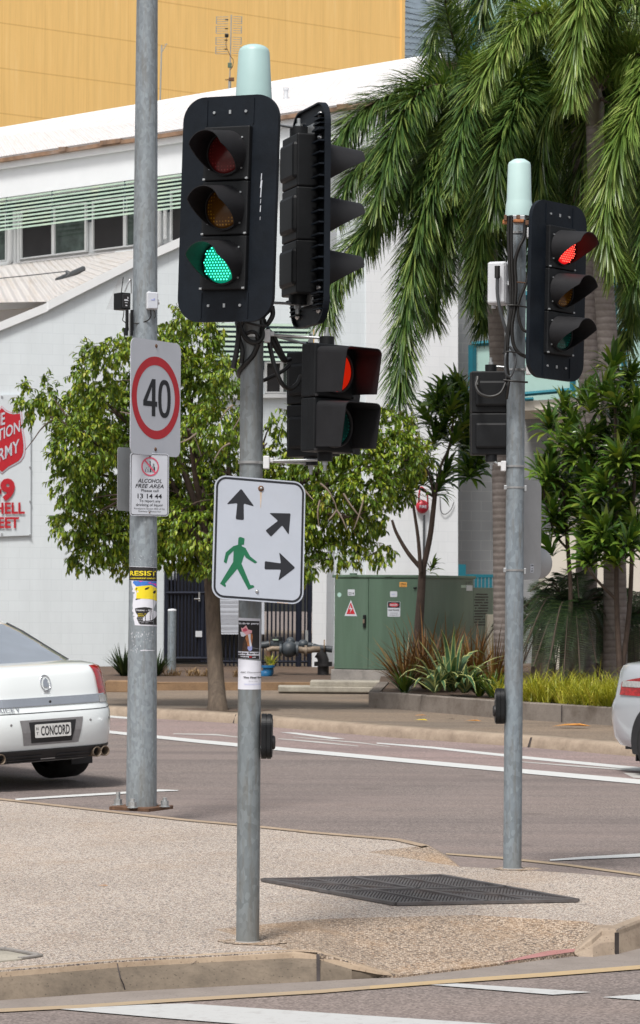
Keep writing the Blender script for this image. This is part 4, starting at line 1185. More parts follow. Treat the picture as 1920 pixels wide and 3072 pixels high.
# ------------------------------------------------------------------ lanterns
def stadium_board(w, h, r): return rrect(w, h, r, n=10)
def make_visor(rad, L, n=40):
    """cutaway tube visor: full length over the top, cut back on a slant towards the bottom"""
    mb = MB()
    rows = 7
    def ln(a):
        s = math.sin(a)                          # 1 at the top, -1 at the bottom
        return L * max(0.08, min(1.0, (s + 0.92) / 1.25))
    vs = []
    for shell in (0, 1):
        rr = rad - 0.004 * shell
        for i in range(rows + 1):
            f = i / rows
            for k in range(n):
                a = 2 * math.pi * k / n - math.pi / 2
                l = ln(a) * f
                tp = 1 - 0.16 * (l / L)
                vs.append((rr * tp * math.cos(a), -l, rr * tp * math.sin(a) - 0.012 * l / L))
    N = (rows + 1) * n
    fs = []
    for shell in (0, 1):
        o = shell * N
        for i in range(rows):
            for k in range(n):
                q = [o + i * n + k, o + i * n + (k + 1) % n, o + (i + 1) * n + (k + 1) % n, o + (i + 1) * n + k]
                fs.append(q if shell == 0 else q[::-1])
    mb.add(vs, fs, 0, True)
    mb.add([vs[rows * n + k] for k in range(n)] + [vs[N + rows * n + k] for k in range(n)], [[k, (k + 1) % n, n + (k + 1) % n, n + k] for k in range(n)])
    return mb
def led_dots(rad, pitch, r):
    mb = MB()
    j = 0
    z = -rad
    while z <= rad:
        x = -rad + (pitch / 2 if j % 2 else 0)
        while x <= rad:
            if x * x + z * z < (rad - r) ** 2:
                mb.add([(x + r * math.cos(a), 0, z + r * math.sin(a)) for a in [2 * math.pi * k / 6 for k in range(6)]], [list(range(6))])
            x += pitch
        z += pitch * 0.866; j += 1
    return mb
def shift(mb, dx, dy, dz):
    d = Vector((dx, dy, dz)); mb.v = [v + d for v in mb.v]; return mb
ASP, BW, BH = 0.257, 0.51, 1.062
def lantern(label, centre, yaw, roll, lit, ribs=False, scuff=False):
    t = thing('traffic_light', label, 'traffic light', centre, (0, R(roll), R(yaw)), 'three aspect traffic lights with black target boards')
    o = stadium_board(BW, BH, 0.115)
    mb = MB(); mb.prism(o, -0.006, 0.008)
    inn = stadium_board(BW - 0.016, BH - 0.016, 0.108)
    # turned-back rim
    n = len(o)
    dp = 0.024 if ribs else 0.02
    mb.add([(x, 0.008, z) for x, z in o] + [(x, dp, z) for x, z in o] + [(x, dp, z) for x, z in inn] + [(x, 0.008, z) for x, z in inn],
           [[k, (k + 1) % n, n + (k + 1) % n, n + k] for k in range(n)] + [[n + k, n + (k + 1) % n, 2 * n + (k + 1) % n, 2 * n + k] for k in range(n)] + [[2 * n + k, 2 * n + (k + 1) % n, 3 * n + (k + 1) % n, 3 * n + k] for k in range(n)])
    # pressed folds in the board face
    for x in (-0.125, 0.125):
        mb.box((x, -0.0075, 0.455), (0.006, 0.006, 0.12)); mb.box((x, -0.0075, -0.455), (0.006, 0.006, 0.12))
    bd = mb.build('target_board', 'board', t, world=False)
    mb = MB()
    for z in (0.455, -0.455):
        for x in (-0.085, 0.085): mb.cyl((x, -0.004, z), (x, -0.012, z), 0.007, None, 8)
        mb.box((0, -0.008, z), (0.011, 0.006, 0.018))
    mb.build('board_rivets', 'zinc', bd, world=False)
    if scuff:
        mb = MB()
        for z, h, w in ((0.145, 0.03, 0.006), (0.11, 0.035, 0.012), (0.07, 0.045, 0.007), (0.03, 0.02, 0.004), (-0.005, 0.03, 0.006), (-0.05, 0.015, 0.003)):
            mb.add([(0.178 - w / 2, -0.0085, z - h / 2), (0.178 + w * 0.3, -0.0085, z - h / 2), (0.178 + w / 2, -0.0085, z + h / 2), (0.178 - w * 0.2, -0.0085, z + h / 2)], [[0, 1, 2, 3]])
        mb.build('paint_scuff', 'sign_white', bd, world=False)
    if ribs:
        for s in (-1, 1):
            mb = MB()
            for i in range(15): mb.box((s * 0.19, 0.029, -0.39 + i * 0.0557), (0.115, 0.042, 0.008))
            for q in range(4): mb.box((s * 0.17, 0.024, 0.40 + q * 0.022), (0.10, 0.03, 0.006)); mb.box((s * 0.17, 0.024, -0.40 - q * 0.022), (0.10, 0.03, 0.006))
            mb.build('stiffening_ribs', 'board', bd, world=False)
        mb = MB()
        for z in (0.47, 0.36, -0.36, -0.47):
            for x in (0.16, -0.16, ): mb.lathe([(0.017, 0), (0.016, 0.008), (0.008, 0.016), (0.001, 0.018)], (x, 0.012, z), (0, 1, 0), 14)
        mb.build('board_bolts', 'steel', bd, world=False)
        mb = MB(); mb.box((0, 0.03, 0.40), (0.22, 0.006, 0.07)); mb.box((0, 0.03, -0.40), (0.22, 0.006, 0.07))
        mb.build('board_bracket', 'zinc', bd, world=False)
    for i in range(3):
        z = (1 - i) * ASP
        mb = MB()
        mb.box((0, -0.018, z), (0.245, 0.036, ASP - 0.004), None, 0, 0.006)
        mb.box((0, 0.062, z + 0.0), (0.236, 0.11, ASP - 0.001), None, 0, 0.008)
        mb.box((0, 0.105, z), (0.222, 0.06, ASP - 0.075), None, 0, 0.018)
        h = mb.build('housing', 'black_sat', t, world=False)
        for x in (-0.114, 0.114):
            mb = MB(); mb.box((x, -0.036, z - ASP / 2 + 0.008), (0.014, 0.012, 0.010), None, 0, 0.002); mb.build('latch', 'zinc', h, world=False)
        mb = MB()
        for a in (40, 140, 220, 320): mb.cyl((0.112 * math.cos(R(a)), -0.036, z + 0.112 * math.sin(R(a))), (0.112 * math.cos(R(a)), -0.041, z + 0.112 * math.sin(R(a))), 0.0045, None, 8)
        mb.build('screw', 'zinc', h, world=False)
        v = shift(make_visor(0.108, 0.21), 0, -0.034, z)
        v.build('visor', 'visor', t, world=False)
        is_lit = lit == i
        lm = (['lens_red', 'lens_amber', 'lens_green'], ['lens_red_lit', 'lens_amber', 'lens_green_lit'])[is_lit][i]
        mb = MB(); mb.lathe([(0.104, 0.0), (0.098, 0.012), (0.098, 0.0)], (0, -0.036, z), (0, -1, 0), 36, 1)
        prof = [(0.098 * math.cos(R(q)), 0.022 * math.sin(R(q))) for q in range(0, 91, 15)]
        mb.lathe(prof, (0, -0.034, z), (0, -1, 0), 36, 0)
        ln = mb.build('lens', [lm, 'pipe_black'], t, world=False)
        if is_lit:
            d = shift(led_dots(0.094, 0.0155, 0.0042), 0, -0.059, z)
            d.build('led_array', 'led_green' if i == 2 else 'led_red', ln, world=False)
    # top and bottom mounting spigots
    for s in (-1, 1):
        zc = s * (1.5 * ASP)
        mb = MB(); mb.cyl((0, 0.07, zc - s * 0.01), (0, 0.07, zc + s * 0.045), 0.045, None, 18)
        sp = mb.build('spigot', 'black_sat', t, world=False)
        mb = MB(); mb.cyl((0, 0.07, zc + s * 0.04), (0, 0.07, zc + s * 0.062), 0.018, None, 6); mb.cyl((0, 0.07, zc + s * 0.06), (0, 0.07, zc + s * 0.088), 0.010, None, 10)
        mb.build('mounting_bolt', 'zinc', sp, world=False)
    return t
def arm(parent_pt, pole, r, z, label=None):
    pass
LA = at(684, 627, 12.56)
la = lantern('traffic light showing green on the nearest post, facing left', LA, -27, 1.6, 2, False, True)
LB = at(936, 651, 12.95)
lb = lantern('traffic light seen from behind and side, visors pointing right', LB, 109, 0.0, None, True)
LC = at(1672, 874, 16.0)
lc = lantern('traffic light showing red on the post beyond the grate', LC, 45, 1.4, 0)

def ped(label, centre, yaw, lit):
    t = thing('pedestrian_light', label, 'pedestrian light', centre, (0, R(0.6), R(yaw)), 'two aspect pedestrian lights')
    S = 0.258
    for i in range(2):
        z = (0.5 - i) * S
        mb = MB()
        mb.box((0, -0.01, z), (S - 0.004, 0.05, S - 0.003), None, 0, 0.008)
        mb.box((0, 0.036, z), (S - 0.012, 0.07, S - 0.002), None, 0, 0.008)
        mb.box((0, 0.075, z - 0.01), (S - 0.06, 0.04, S - 0.10), None, 0, 0.015)
        h = mb.build('housing', 'black_sat', t, world=False)
        for x in (-0.118, 0.118):
            mb = MB(); mb.box((x, -0.038, z - S / 2 + 0.008), (0.014, 0.012, 0.012), None, 0, 0.002); mb.build('latch', 'pipe_black', h, world=False)
        # square hood, open below
        w, hh, r = 0.116, 0.114, 0.03
        path = [(-w, -hh + 0.008)] + [(-w + r - r * math.cos(R(a)), hh - r + r * math.sin(R(a))) for a in range(0, 91, 18)] + [(w - r + r * math.sin(R(a)), hh - r + r * math.cos(R(a))) for a in range(0, 91, 18)] + [(w, -hh + 0.008)]
        L = 0.205
        vs = []
        for q, (sc, rows) in enumerate(((1.0, (0, 1)), (0.965, (0, 1)))):
            for f in rows:
                for x, zz in path:
                    l = L * (1.0 if zz > 0 else 1.0 + 0.16 * zz / hh)
                    k = sc * (1 - 0.03 * f)
                    vs.append((x * k, -0.035 - l * f, z + zz * k - 0.01 * f))
        n = len(path)
        fs = [[k, k + 1, n + k + 1, n + k] for k in range(n - 1)] + [[2 * n + k, 3 * n + k, 3 * n + k + 1, 2 * n + k + 1] for k in range(n - 1)] + [[n + k, n + k + 1, 3 * n + k + 1, 3 * n + k] for k in range(n - 1)] + [[0, n, 3 * n, 2 * n], [n - 1, 3 * n - 1, 4 * n - 1, 2 * n - 1]]
        mb = MB(); mb.add(vs, fs, 0, False)
        mb.build('hood', 'visor', t, world=False)
        mb = MB()
        mb.lathe([(0.108, 0.0), (0.106, 0.018), (0.099, 0.018), (0.099, 0.0)], (0, -0.034, z), (0, -1, 0), 36, 1)
        mb.lathe([(0.099 * math.cos(R(q)), 0.026 * math.sin(R(q))) for q in range(0, 91, 15)], (0, -0.033, z), (0, -1, 0), 36, 0)
        ln = mb.build('lens', [('lens_red_ped' if lit == 0 and i == 0 else 'lens_red' if i == 0 else 'lens_green'), 'pipe_black'], t, world=False)
        if lit == i:
            # standing figure picked out in diodes
            mb = MB()
            body = [(0, 0.06), (-0.012, 0.048), (0.012, 0.048)] + [(x, zz) for zz in (0.03, 0.015, 0.0, -0.015) for x in (-0.024, -0.012, 0, 0.012, 0.024)] + [(x, zz) for zz in (-0.03, -0.045, -0.06) for x in (-0.013, 0.013)]
            for x, zz in body:
                yy = -0.034 - 0.026 * math.sqrt(max(0, 1 - (x * x + zz * zz) / 0.099 ** 2)) - 0.002
                mb.add([(x + 0.0042 * math.cos(a), yy, z + zz + 0.0042 * math.sin(a)) for a in [2 * math.pi * k / 6 for k in range(6)]], [list(range(6))])
            mb.build('led_array', 'led_red', ln, world=False)
    for s in (-1, 1):
        zc = s * S
        mb = MB(); mb.cyl((0, 0.03, zc - s * 0.005), (0, 0.03, zc + s * 0.04), 0.036, None, 16)
        sp = mb.build('spigot', 'black_sat', t, world=False)
        mb = MB(); mb.cyl((0, 0.03, zc + s * 0.038), (0, 0.03, zc + s * 0.058), 0.014, None, 6); mb.cyl((0, 0.03, zc + s * 0.055), (0, 0.03, zc + s * 0.085), 0.008, None, 10)
        mb.build('mounting_bolt', 'zinc', sp, world=False)
    return t
pd1 = ped('pedestrian light showing red under square hoods, facing right', at(990, 1196, 12.72), 41, 0)
pd2 = ped('dark back of the pedestrian light just behind the red one', at(944, 1214, 13.05), 140, None)
pd3 = ped('dark pedestrian light seen from behind beside the farther signal post', at(1472, 1241, 16.42), 181, None)

# brackets: clamps on the post with rods out to each lantern
def bracket(label, post_xy, r, z, targets, mat='white_clamp', side=1, dz=0.0):
    t = thing('lantern_bracket', label, 'bracket', Vector((post_xy.x, post_xy.y, z)), 0, 'clamp brackets holding lanterns to their posts')
    mb = MB(); mb.tube([((r + 0.006) * math.cos(a), (r + 0.006) * math.sin(a), 0) for a in [2 * math.pi * k / 28 for k in range(29)]] if False else [(0, 0, -0.006), (0, 0, 0.006)], r + 0.006, 28)
    mb.build('strap', 'steel', t, world=False)
    mb = MB()
    mb.box((side * (r + 0.018), -0.022, 0), (0.03, 0.06, 0.062), None, 0, 0.004); mb.box((side * (r + 0.036), -0.01, 0.012), (0.03, 0.03, 0.022), None, 0, 0.003)
    mb.build('clamp', mat, t, world=False)
    o = Vector((post_xy.x, post_xy.y, z))
    for k, p in enumerate(targets):
        mb = MB(); q = Vector(p) - o
        s = Vector((side * (r + 0.03), -0.01 + 0.02 * k, 0.008))
        mb.tube([s, q], 0.0068, 8)
        mb.build('rod', 'zinc', t, world=False)
    return t
def lw(t, p): return basis(t) @ Vector(p)
xa = Vector((PA.x, PA.y, 0)); xb = Vector((PB.x, PB.y, 0))
zz = lambda y, D: CAMH - (y - HYP) * D / FPX
bracket('clamp bracket at the green cap with rod to the side-on light', xa, RA, zz(380, 12.85), [lw(lb, (0, 0.07, 0.425)), lw(la, (0, 0.07, 0.43))])
bracket('clamp bracket under the green light with rod to side-on light', xa, RA, zz(916, 12.85), [lw(lb, (0, 0.07, -0.425)), lw(la, (0, 0.07, -0.43))])
bracket('clamp bracket with two rods above the red pedestrian light', xa, RA, zz(1012, 12.85), [lw(pd1, (0, 0.03, 0.29)), lw(pd2, (0, 0.03, 0.29))])
bracket('white clamp bracket with rods just above the arrow sign', xa, RA, zz(1390, 12.85), [lw(pd1, (0, 0.03, -0.29)), lw(pd2, (0, 0.03, -0.29))])
bracket('bracket at the mint cap holding the red traffic light', xb, RB_, zz(690, 16.25), [lw(lc, (0, 0.07, 0.43))])
bracket('bracket below the red traffic light on the farther post', xb, RB_, zz(1102, 16.25), [lw(lc, (0, 0.07, -0.43)), lw(pd3, (0, 0.03, 0.29))])
bracket('white clamp bracket below the farther pedestrian light', xb, RB_, zz(1393, 16.25), [lw(pd3, (0, 0.03, -0.29))], side=-1)

# ------------------------------------------------------------------ cables
def spline(pts, n=10):
    pts = [Vector(p) for p in pts]
    P_ = [pts[0]] + pts + [pts[-1]]
    out = []
    for i in range(1, len(P_) - 2):
        p0, p1, p2, p3 = P_[i - 1], P_[i], P_[i + 1], P_[i + 2]
        for k in range(n):
            t = k / n
            out.append(0.5 * ((2 * p1) + (-p0 + p2) * t + (2 * p0 - 5 * p1 + 4 * p2 - p3) * t * t + (-p0 + 3 * p1 - 3 * p2 + p3) * t ** 3))
    out.append(pts[-1])
    return out
def cable(mb, pts, r, n=10): mb.tube(spline([at(x, y, D) for x, y, D in pts]), r, n)
F1 = 12.85 - RA - 0.022
cb1 = thing('cable_bundle', 'loose black rubber cables looped round the nearest signal post', 'cables', at(755, 1000, 12.85), 0, 'black cable bundles on the signal posts')
def cpart(root, name, pts, r, mat='cable'):
    mb = MB(); cable(mb, pts, r); return mb.build(name, mat, root)
cpart(cb1, 'cable', [(712, 968, F1 + .02), (716, 990, F1), (712, 1040, F1), (700, 1105, F1 - .01)], 0.0135)
cpart(cb1, 'cable', [(728, 965, F1), (716, 1005, F1 + .01), (727, 1050, F1), (724, 1090, F1)], 0.0115)
cpart(cb1, 'cable', [(718, 972, F1), (728, 1000, F1), (745, 1022, F1 - .01), (770, 1028, F1 - .01), (786, 1012, F1), (788, 985, F1 + .02), (792, 960, F1 + .05)], 0.0125)
cpart(cb1, 'cable', [(775, 1032, F1 - .01), (760, 1065, F1), (738, 1090, F1), (720, 1110, F1 + .03), (718, 1128, F1 + .08)], 0.0125)
cpart(cb1, 'cable', [(740, 1002, F1), (752, 996, F1 - .01), (768, 1000, F1), (774, 1020, F1)], 0.009)
cpart(cb1, 'cable', [(816, 918, F1 + .05), (818, 945, F1 + .05), (806, 968, F1 + .04), (798, 975, F1 + .04)], 0.012)
cpart(cb1, 'cable', [(804, 930, F1 + .06), (790, 945, F1 + .04), (784, 965, F1 + .03), (792, 985, F1 + .03)], 0.016)
cpart(cb1, 'cable', [(802, 1000, F1 + .06), (812, 1050, F1 + .04), (824, 1100, F1 + .02), (845, 1150, F1 + .02), (870, 1166, F1 + .06), (892, 1150, F1 + .12), (902, 1128, F1 + .16)], 0.011)
cpart(cb1, 'cable', [(806, 995, F1 + .08), (820, 1030, F1 + .08), (840, 1065, F1 + .10), (852, 1082, F1 + .12), (870, 1078, F1 + .2)], 0.011)
cpart(cb1, 'cable', [(800, 985, F1 + .08), (822, 1010, F1 + .08), (846, 1060, F1 + .10), (858, 1080, F1 + .12)], 0.0105)
cpart(cb1, 'cable', [(790, 1142, F1 + .1), (820, 1128, F1 + .12), (850, 1112, F1 + .14), (868, 1096, F1 + .18)], 0.0095)
cpart(cb1, 'cable_tie', [(735, 966, F1 - .01), (770, 975, F1 - .014), (800, 978, F1)], 0.006)
F2 = 16.25 - RB_ - 0.02
cb2 = thing('cable_bundle', 'long black cables tied down the farther signal post below its cap', 'cables', at(1535, 900, 16.25), 0, 'black cable bundles on the signal posts')
cpart(cb2, 'cable', [(1526, 650, F2), (1526, 720, F2), (1529, 800, F2), (1533, 900, F2), (1528, 960, F2), (1519, 1020, F2), (1516, 1080, F2 - .01), (1524, 1130, F2)], 0.0105)
cpart(cb2, 'cable', [(1535, 650, F2), (1534, 720, F2), (1536, 800, F2), (1539, 900, F2), (1531, 960, F2), (1524, 1020, F2), (1521, 1090, F2), (1527, 1135, F2)], 0.0105)
cpart(cb2, 'cable', [(1576, 660, F2), (1572, 710, F2 - .005), (1556, 745, F2 - .01), (1545, 790, F2), (1548, 860, F2), (1543, 930, F2), (1536, 980, F2), (1540, 1030, F2), (1556, 1058, F2), (1582, 1072, F2)], 0.0115)
cpart(cb2, 'cable', [(1590, 800, F2), (1578, 850, F2), (1562, 890, F2), (1554, 918, F2), (1556, 950, F2), (1566, 985, F2), (1582, 996, F2)], 0.0095)
cpart(cb2, 'cable', [(1521, 1048, F2), (1516, 1075, F2 - .02), (1518, 1120, F2 - .02), (1532, 1128, F2 - .01), (1546, 1090, F2 - .01), (1542, 1060, F2), (1528, 1040, F2), (1518, 1048, F2)], 0.008, 'cable_grey')
cpart(cb2, 'cable', [(1528, 1135, F2), (1524, 1165, F2), (1520, 1195, F2 + .05)], 0.009)
cpart(cb2, 'cable_tie', [(1522, 916, F2 - .012), (1545, 916, F2 - .016), (1584, 922, F2)], 0.005)
cpart(cb2, 'cable_tie', [(1508, 1060, F2), (1525, 1055, F2 - .02), (1560, 1060, F2 - .014), (1584, 1070, F2)], 0.005)
cpart(cb2, 'cable_tie', [(1511, 1140, F2), (1545, 1144, F2 - .012), (1583, 1147, F2 + .01)], 0.006)
cpart(cb2, 'clip', [(1545, 846, F2 - .004), (1560, 847, F2 - .008), (1587, 850, F2)], 0.004, 'rust')
pc_ = thing('light_cable', 'short black lead looping across the back of farther pedestrian light', 'cable', at(1440, 1160, 16.3))
cpart(pc_, 'lead', [(1432, 1140, 16.26), (1428, 1158, 16.24), (1440, 1180, 16.2), (1470, 1190, 16.16), (1500, 1180, 16.16), (1516, 1150, 16.18), (1522, 1120, 16.2)], 0.0095)
cpart(pc_, 'plug', [(1433, 1132, 16.28), (1431, 1158, 16.25)], 0.016)
# bolts and timber packers under the mint cap
mb = MB()
fz = lambda x0, x1, y0, y1, D, d: mb.box((at(x0, y0, D) + at(x1, y1, D)) / 2, ((x1 - x0) * D / FPX, d, (y1 - y0) * D / FPX), None, 0, 0.003)
fz(1538, 1574, 646, 674, F2 + .01, 0.03)
cl = thing('cap_clamp', 'rusty collar clamp with packers just under the mint cap', 'clamp', at(1555, 670, 16.25))
mb.build('collar', 'zinc', cl)
mb = MB(); fz(1540, 1571, 658, 667, F2 - .02, 0.03); fz(1508, 1532, 660, 672, F2 + .02, 0.04); mb.build('packer', 'ink_tan', cl)
mb = MB(); fz(1549, 1560, 646, 658, F2 - .02, 0.03); fz(1576, 1590, 662, 676, F2, 0.04); fz(1512, 1520, 645, 662, F2, 0.03); mb.build('clamp_bolt', 'rust', cl)
# grey junction box on the farther post
jb = thing('junction_box', 'pale grey junction box with conduit on the farther post', 'junction box', at(1497, 915, 16.3), (0, 0, R(-22)))
mb = MB(); mb.box((0, 0, 0.13), (0.115, 0.10, 0.262), None, 0, 0.012); mb.build('box', 'grey_plastic', jb, world=False)
mb = MB(); mb.box((0, -0.058, 0.13), (0.108, 0.02, 0.25), None, 0, 0.01); mb.build('lid', 'grey_plastic', jb, world=False)
mb = MB()
for x, z in ((0.065, 0.255), (0.065, 0.13), (-0.035, -0.008)): mb.cyl((x, 0, z - 0.012), (x, 0, z + 0.012), 0.014, None, 10)
mb.build('lug', 'grey_plastic', jb, world=False)
cpart(jb, 'gland', [(1492, 798, 16.18), (1492, 812, 16.18), (1492, 834, 16.18)], 0.017, 'cable')
cpart(jb, 'conduit', [(1492, 832, 16.18), (1492, 880, 16.18), (1498, 920, 16.18), (1507, 955, 16.18), (1516, 985, F2 + .01), (1522, 1000, F2 + .02)], 0.0105, 'cable_grey')

# ------------------------------------------------------------------ push buttons
def push(label, base, r, z, yaw):
    n = Vector((math.sin(R(yaw)), -math.cos(R(yaw)), 0))
    t = thing('push_button', label, 'push button', Vector((base.x, base.y, z)) + n * (r + 0.002), (0, 0, R(yaw)), 'black push button boxes on the signal posts')
    mb = MB()
    o = rrect(0.125, 0.218, 0.06, n=10); i_ = rrect(0.112, 0.205, 0.054, n=10)
    mb.prism(o, -0.026, -0.002); mb.prism(i_, -0.030, -0.026); mb.prism(o, -0.048, -0.030); mb.prism(i_, -0.054, -0.048)
    mb.build('case', 'black_sat', t, world=False)
    mb = MB(); mb.lathe([(0.034, 0), (0.034, 0.008), (0.028, 0.014), (0.001, 0.016)], (0, -0.054, -0.03), (0, -1, 0), 20); mb.build('button', 'pipe_black', t, world=False)
    mb = MB(); mb.prism(circ(0.03, 0, 0.05), -0.056, -0.054); mb.build('arrow_plate', 'cable_grey', t, world=False)
    return t
push('black push button box on the nearest post, facing right', PA, RA, zz(2209, 12.85), 88)
push('black push button box on the farther post, facing left', PB, RB_, zz(2116, 16.25), -88)

# ================================================================== SIGNS
class Sheet:
    """a flat sign: local x, z on the plane given by u, v; y < 0 is in front"""
    def __init__(s, centre, u, v):
        s.c = Vector(centre); s.u = Vector(u).normalized(); s.v = Vector(v).normalized(); s.n = s.u.cross(s.v).normalized()
        if s.n.y > 0 and False: s.n = -s.n
    def __call__(s, x, y, z): return s.c + s.u * x + s.v * z + s.n * (-y)
class Pic:
    """turns points of an enlarged view of the photo into sign coordinates"""
    def __init__(s, O, U, V, w, h): s.O, s.U, s.V, s.w, s.h = O, U, V, w, h
    def __call__(s, X, Y):
        dx, dy = X - s.O[0], Y - s.O[1]
        det = s.U[0] * s.V[1] - s.U[1] * s.V[0]
        a = (dx * s.V[1] - s.V[0] * dy) / det; b = (s.U[0] * dy - s.U[1] * dx) / det
        return ((a - 0.5) * s.w, (0.5 - b) * s.h)
def round_poly(pts, r, n=4):
    out = []
    k = len(pts)
    for i in range(k):
        p0, p1, p2 = (Vector((*pts[j % k], 0)) for j in (i - 1, i, i + 1))
        a, b = (p0 - p1), (p2 - p1)
        d = min(r, a.length * 0.4, b.length * 0.4)
        a, b = p1 + a.normalized() * d, p1 + b.normalized() * d
        for q in range(n + 1):
            t = q / n
            c = a * (1 - t) ** 2 + p1 * 2 * t * (1 - t) + b * t * t
            out.append((c.x, c.y))
    return out
# --- arrows and walking figure
sh = Sheet(at(777.3, 1619, 12.715), (0.96, 0.273, -0.063), (0.0108, 0.189, 0.982))
sg = Pic((33, 28), (1457, 98), (-40, 1997), 0.45, 0.60)
s1 = thing('arrow_sign', 'white sign with three black arrows and a green walking figure', 'sign', sh(0, 0.01, -0.30))
mb = MB(); mb.prism(rrect(0.45, 0.60, 0.058, n=10), 0.0, 0.004, sh); mb.build('panel', 'arrow_white', s1)
mb = MB(); mb.ring(rrect(0.436, 0.586, 0.052, n=10), rrect(0.416, 0.566, 0.042, n=10), -0.0012, sh); mb.build('border', 'sign_black', s1)
def shape(root, name, mat, pts, pic, fn, y=-0.0014, rad=0.0, mirror=None):
    q = [pic(*p) for p in pts]
    if rad: q = round_poly(q, rad)
    m = MB(); m.add([fn(x, y, z) for x, z in q], [list(range(len(q)))])
    return m.build(name, mat, root)
shape(s1, 'arrow', 'sign_black', [(452, 250), (660, 535), (492, 490), (497, 760), (366, 750), (391, 485), (222, 508)], sg, sh, rad=0.008)
shape(s1, 'arrow', 'sign_black', [(905, 640), (1245, 642), (1215, 990), (1110, 838), (930, 1026), (842, 926), (1043, 765)], sg, sh, rad=0.006)
shape(s1, 'arrow', 'sign_black', [(832, 1422), (1090, 1457), (1062, 1278), (1320, 1526), (1050, 1735), (1090, 1556), (828, 1556)], sg, sh, rad=0.007)
shape(s1, 'walking_figure', 'sign_green', [(410, 1055), (430, 1037), (460, 1040), (509, 1060), (500, 1160), (465, 1160), (463, 1185), (523, 1212), (600, 1350), (712, 1440), (676, 1460), (528, 1368), (506, 1325), (460, 1465), (604, 1812), (650, 1813), (670, 1842), (572, 1886), (394, 1550), (200, 1790), (216, 1818), (207, 1848), (123, 1790), (328, 1440), (335, 1260), (258, 1335), (221, 1468), (180, 1440), (210, 1290), (330, 1185), (404, 1162)], sg, sh)
for (X, Y, mt, r) in ((768, 243, 'rust', 0.0145), (708, 1912, 'steel', 0.009)):
    x, z = sg(X, Y)
    m = MB(); m.lathe([(r, 0), (r * 0.96, 0.003), (r * 0.5, 0.007), (0.0005, 0.008)], sh(x, -0.001, z), sh.n, 16); b = m.build('bolt', mt, s1)
    m = MB(); m.lathe([(r * 0.45, 0), (r * 0.4, 0.004), (0.0005, 0.005)], sh(x, -0.007, z), sh.n, 12); m.build('bolt_head', 'zinc', b)
M['rust_stain'] = paint('rust_streak', (0.55, 0.42, 0.30), 0.5, 0, 0.25, 40)
m = MB(); m.add([sh(*p) for p in [(sg(x, y)[0], -0.0009, sg(x, y)[1]) for x, y in ((752, 300), (784, 300), (776, 420), (768, 560), (762, 560), (758, 420))]], [[0, 1, 2, 3, 4, 5]]); m.build('rust_streak', 'rust_stain', s1)
m = MB(); write(m, 'MADE IN 2015  CLASS 1', 0.006, *sg(1120, 2102), sh, y=-0.001, width=0.055); m.build('maker_print', 'orange_ink', s1)

# --- 40 limit on the lamp post
def faced(px, py, base, r, yaw, gap=0.012):
    """a sign strapped to a post, its face turned by yaw"""
    u = Vector((math.cos(R(yaw)), math.sin(R(yaw)), 0)); n = Vector((math.sin(R(yaw)), -math.cos(R(yaw)), 0))
    c = Vector((base.x, base.y, 0)) + n * (r + gap)
    c.z = zz(py - ROLL * (px - CXP), c.y)
    return Sheet(c, u, (0, 0, 1))
s40 = faced(467, 1194, PL, 0.098, 58)
W40, H40 = 0.66, 0.885
s2_ = thing('speed_sign', 'white speed limit sign with red ring reading 40 on lamp post', 'sign', s40(0, 0.01, -H40 / 2))
mb = MB(); mb.prism(rrect(W40, H40, 0.06, n=10), 0.0, 0.005, s40); mb.build('panel', 'sign_white', s2_)
mb = MB(); mb.ring(circ(0.318, 0, 0.0, 64), circ(0.252, 0, 0.0, 64), -0.0015, s40); mb.build('red_ring', 'sign_red', s2_)
mb = MB()
def dig(pts): 
    mb.add([s40(x, -0.0016, z) for x, z in pts], [list(range(len(pts)))])
# numeral 4
dig([(-0.168, -0.062), (-0.168, -0.022), (-0.052, -0.022), (-0.052, 0.085), (-0.122, -0.022), (-0.168, -0.022), (-0.06, 0.143), (-0.008, 0.143), (-0.008, -0.022), (0.018, -0.022), (0.018, -0.062), (-0.008, -0.062), (-0.008, -0.143), (-0.052, -0.143), (-0.052, -0.062)][0:0] or [(-0.168, -0.068), (0.016, -0.068), (0.016, -0.028), (-0.168, -0.028)])
dig([(-0.055, -0.143), (-0.008, -0.143), (-0.008, -0.068), (-0.055, -0.068)]); dig([(-0.055, -0.028), (-0.008, -0.028), (-0.008, 0.143), (-0.055, 0.143)]); dig([(-0.168, -0.028), (-0.118, -0.028), (-0.055, 0.082), (-0.055, 0.143)])
mb.ring([(0.112 + 0.083 * (abs(math.cos(a)) ** 0.8) * (1 if math.cos(a) > 0 else -1), 0.147 * (abs(math.sin(a)) ** 0.85) * (1 if math.sin(a) > 0 else -1)) for a in [2 * math.pi * k / 48 for k in range(48)]],
        [(0.112 + 0.040 * (abs(math.cos(a)) ** 0.8) * (1 if math.cos(a) > 0 else -1), 0.110 * (abs(math.sin(a)) ** 0.85) * (1 if math.sin(a) > 0 else -1)) for a in [2 * math.pi * k / 48 for k in range(48)]], -0.0016, s40)
mb.build('numerals', 'sign_black', s2_)
for z in (0.40, -0.395):
    m = MB(); m.lathe([(0.016, 0), (0.014, 0.004), (0.001, 0.008)], s40(0.0, 0, z), s40.n, 12); m.build('bolt', 'rust', s2_)
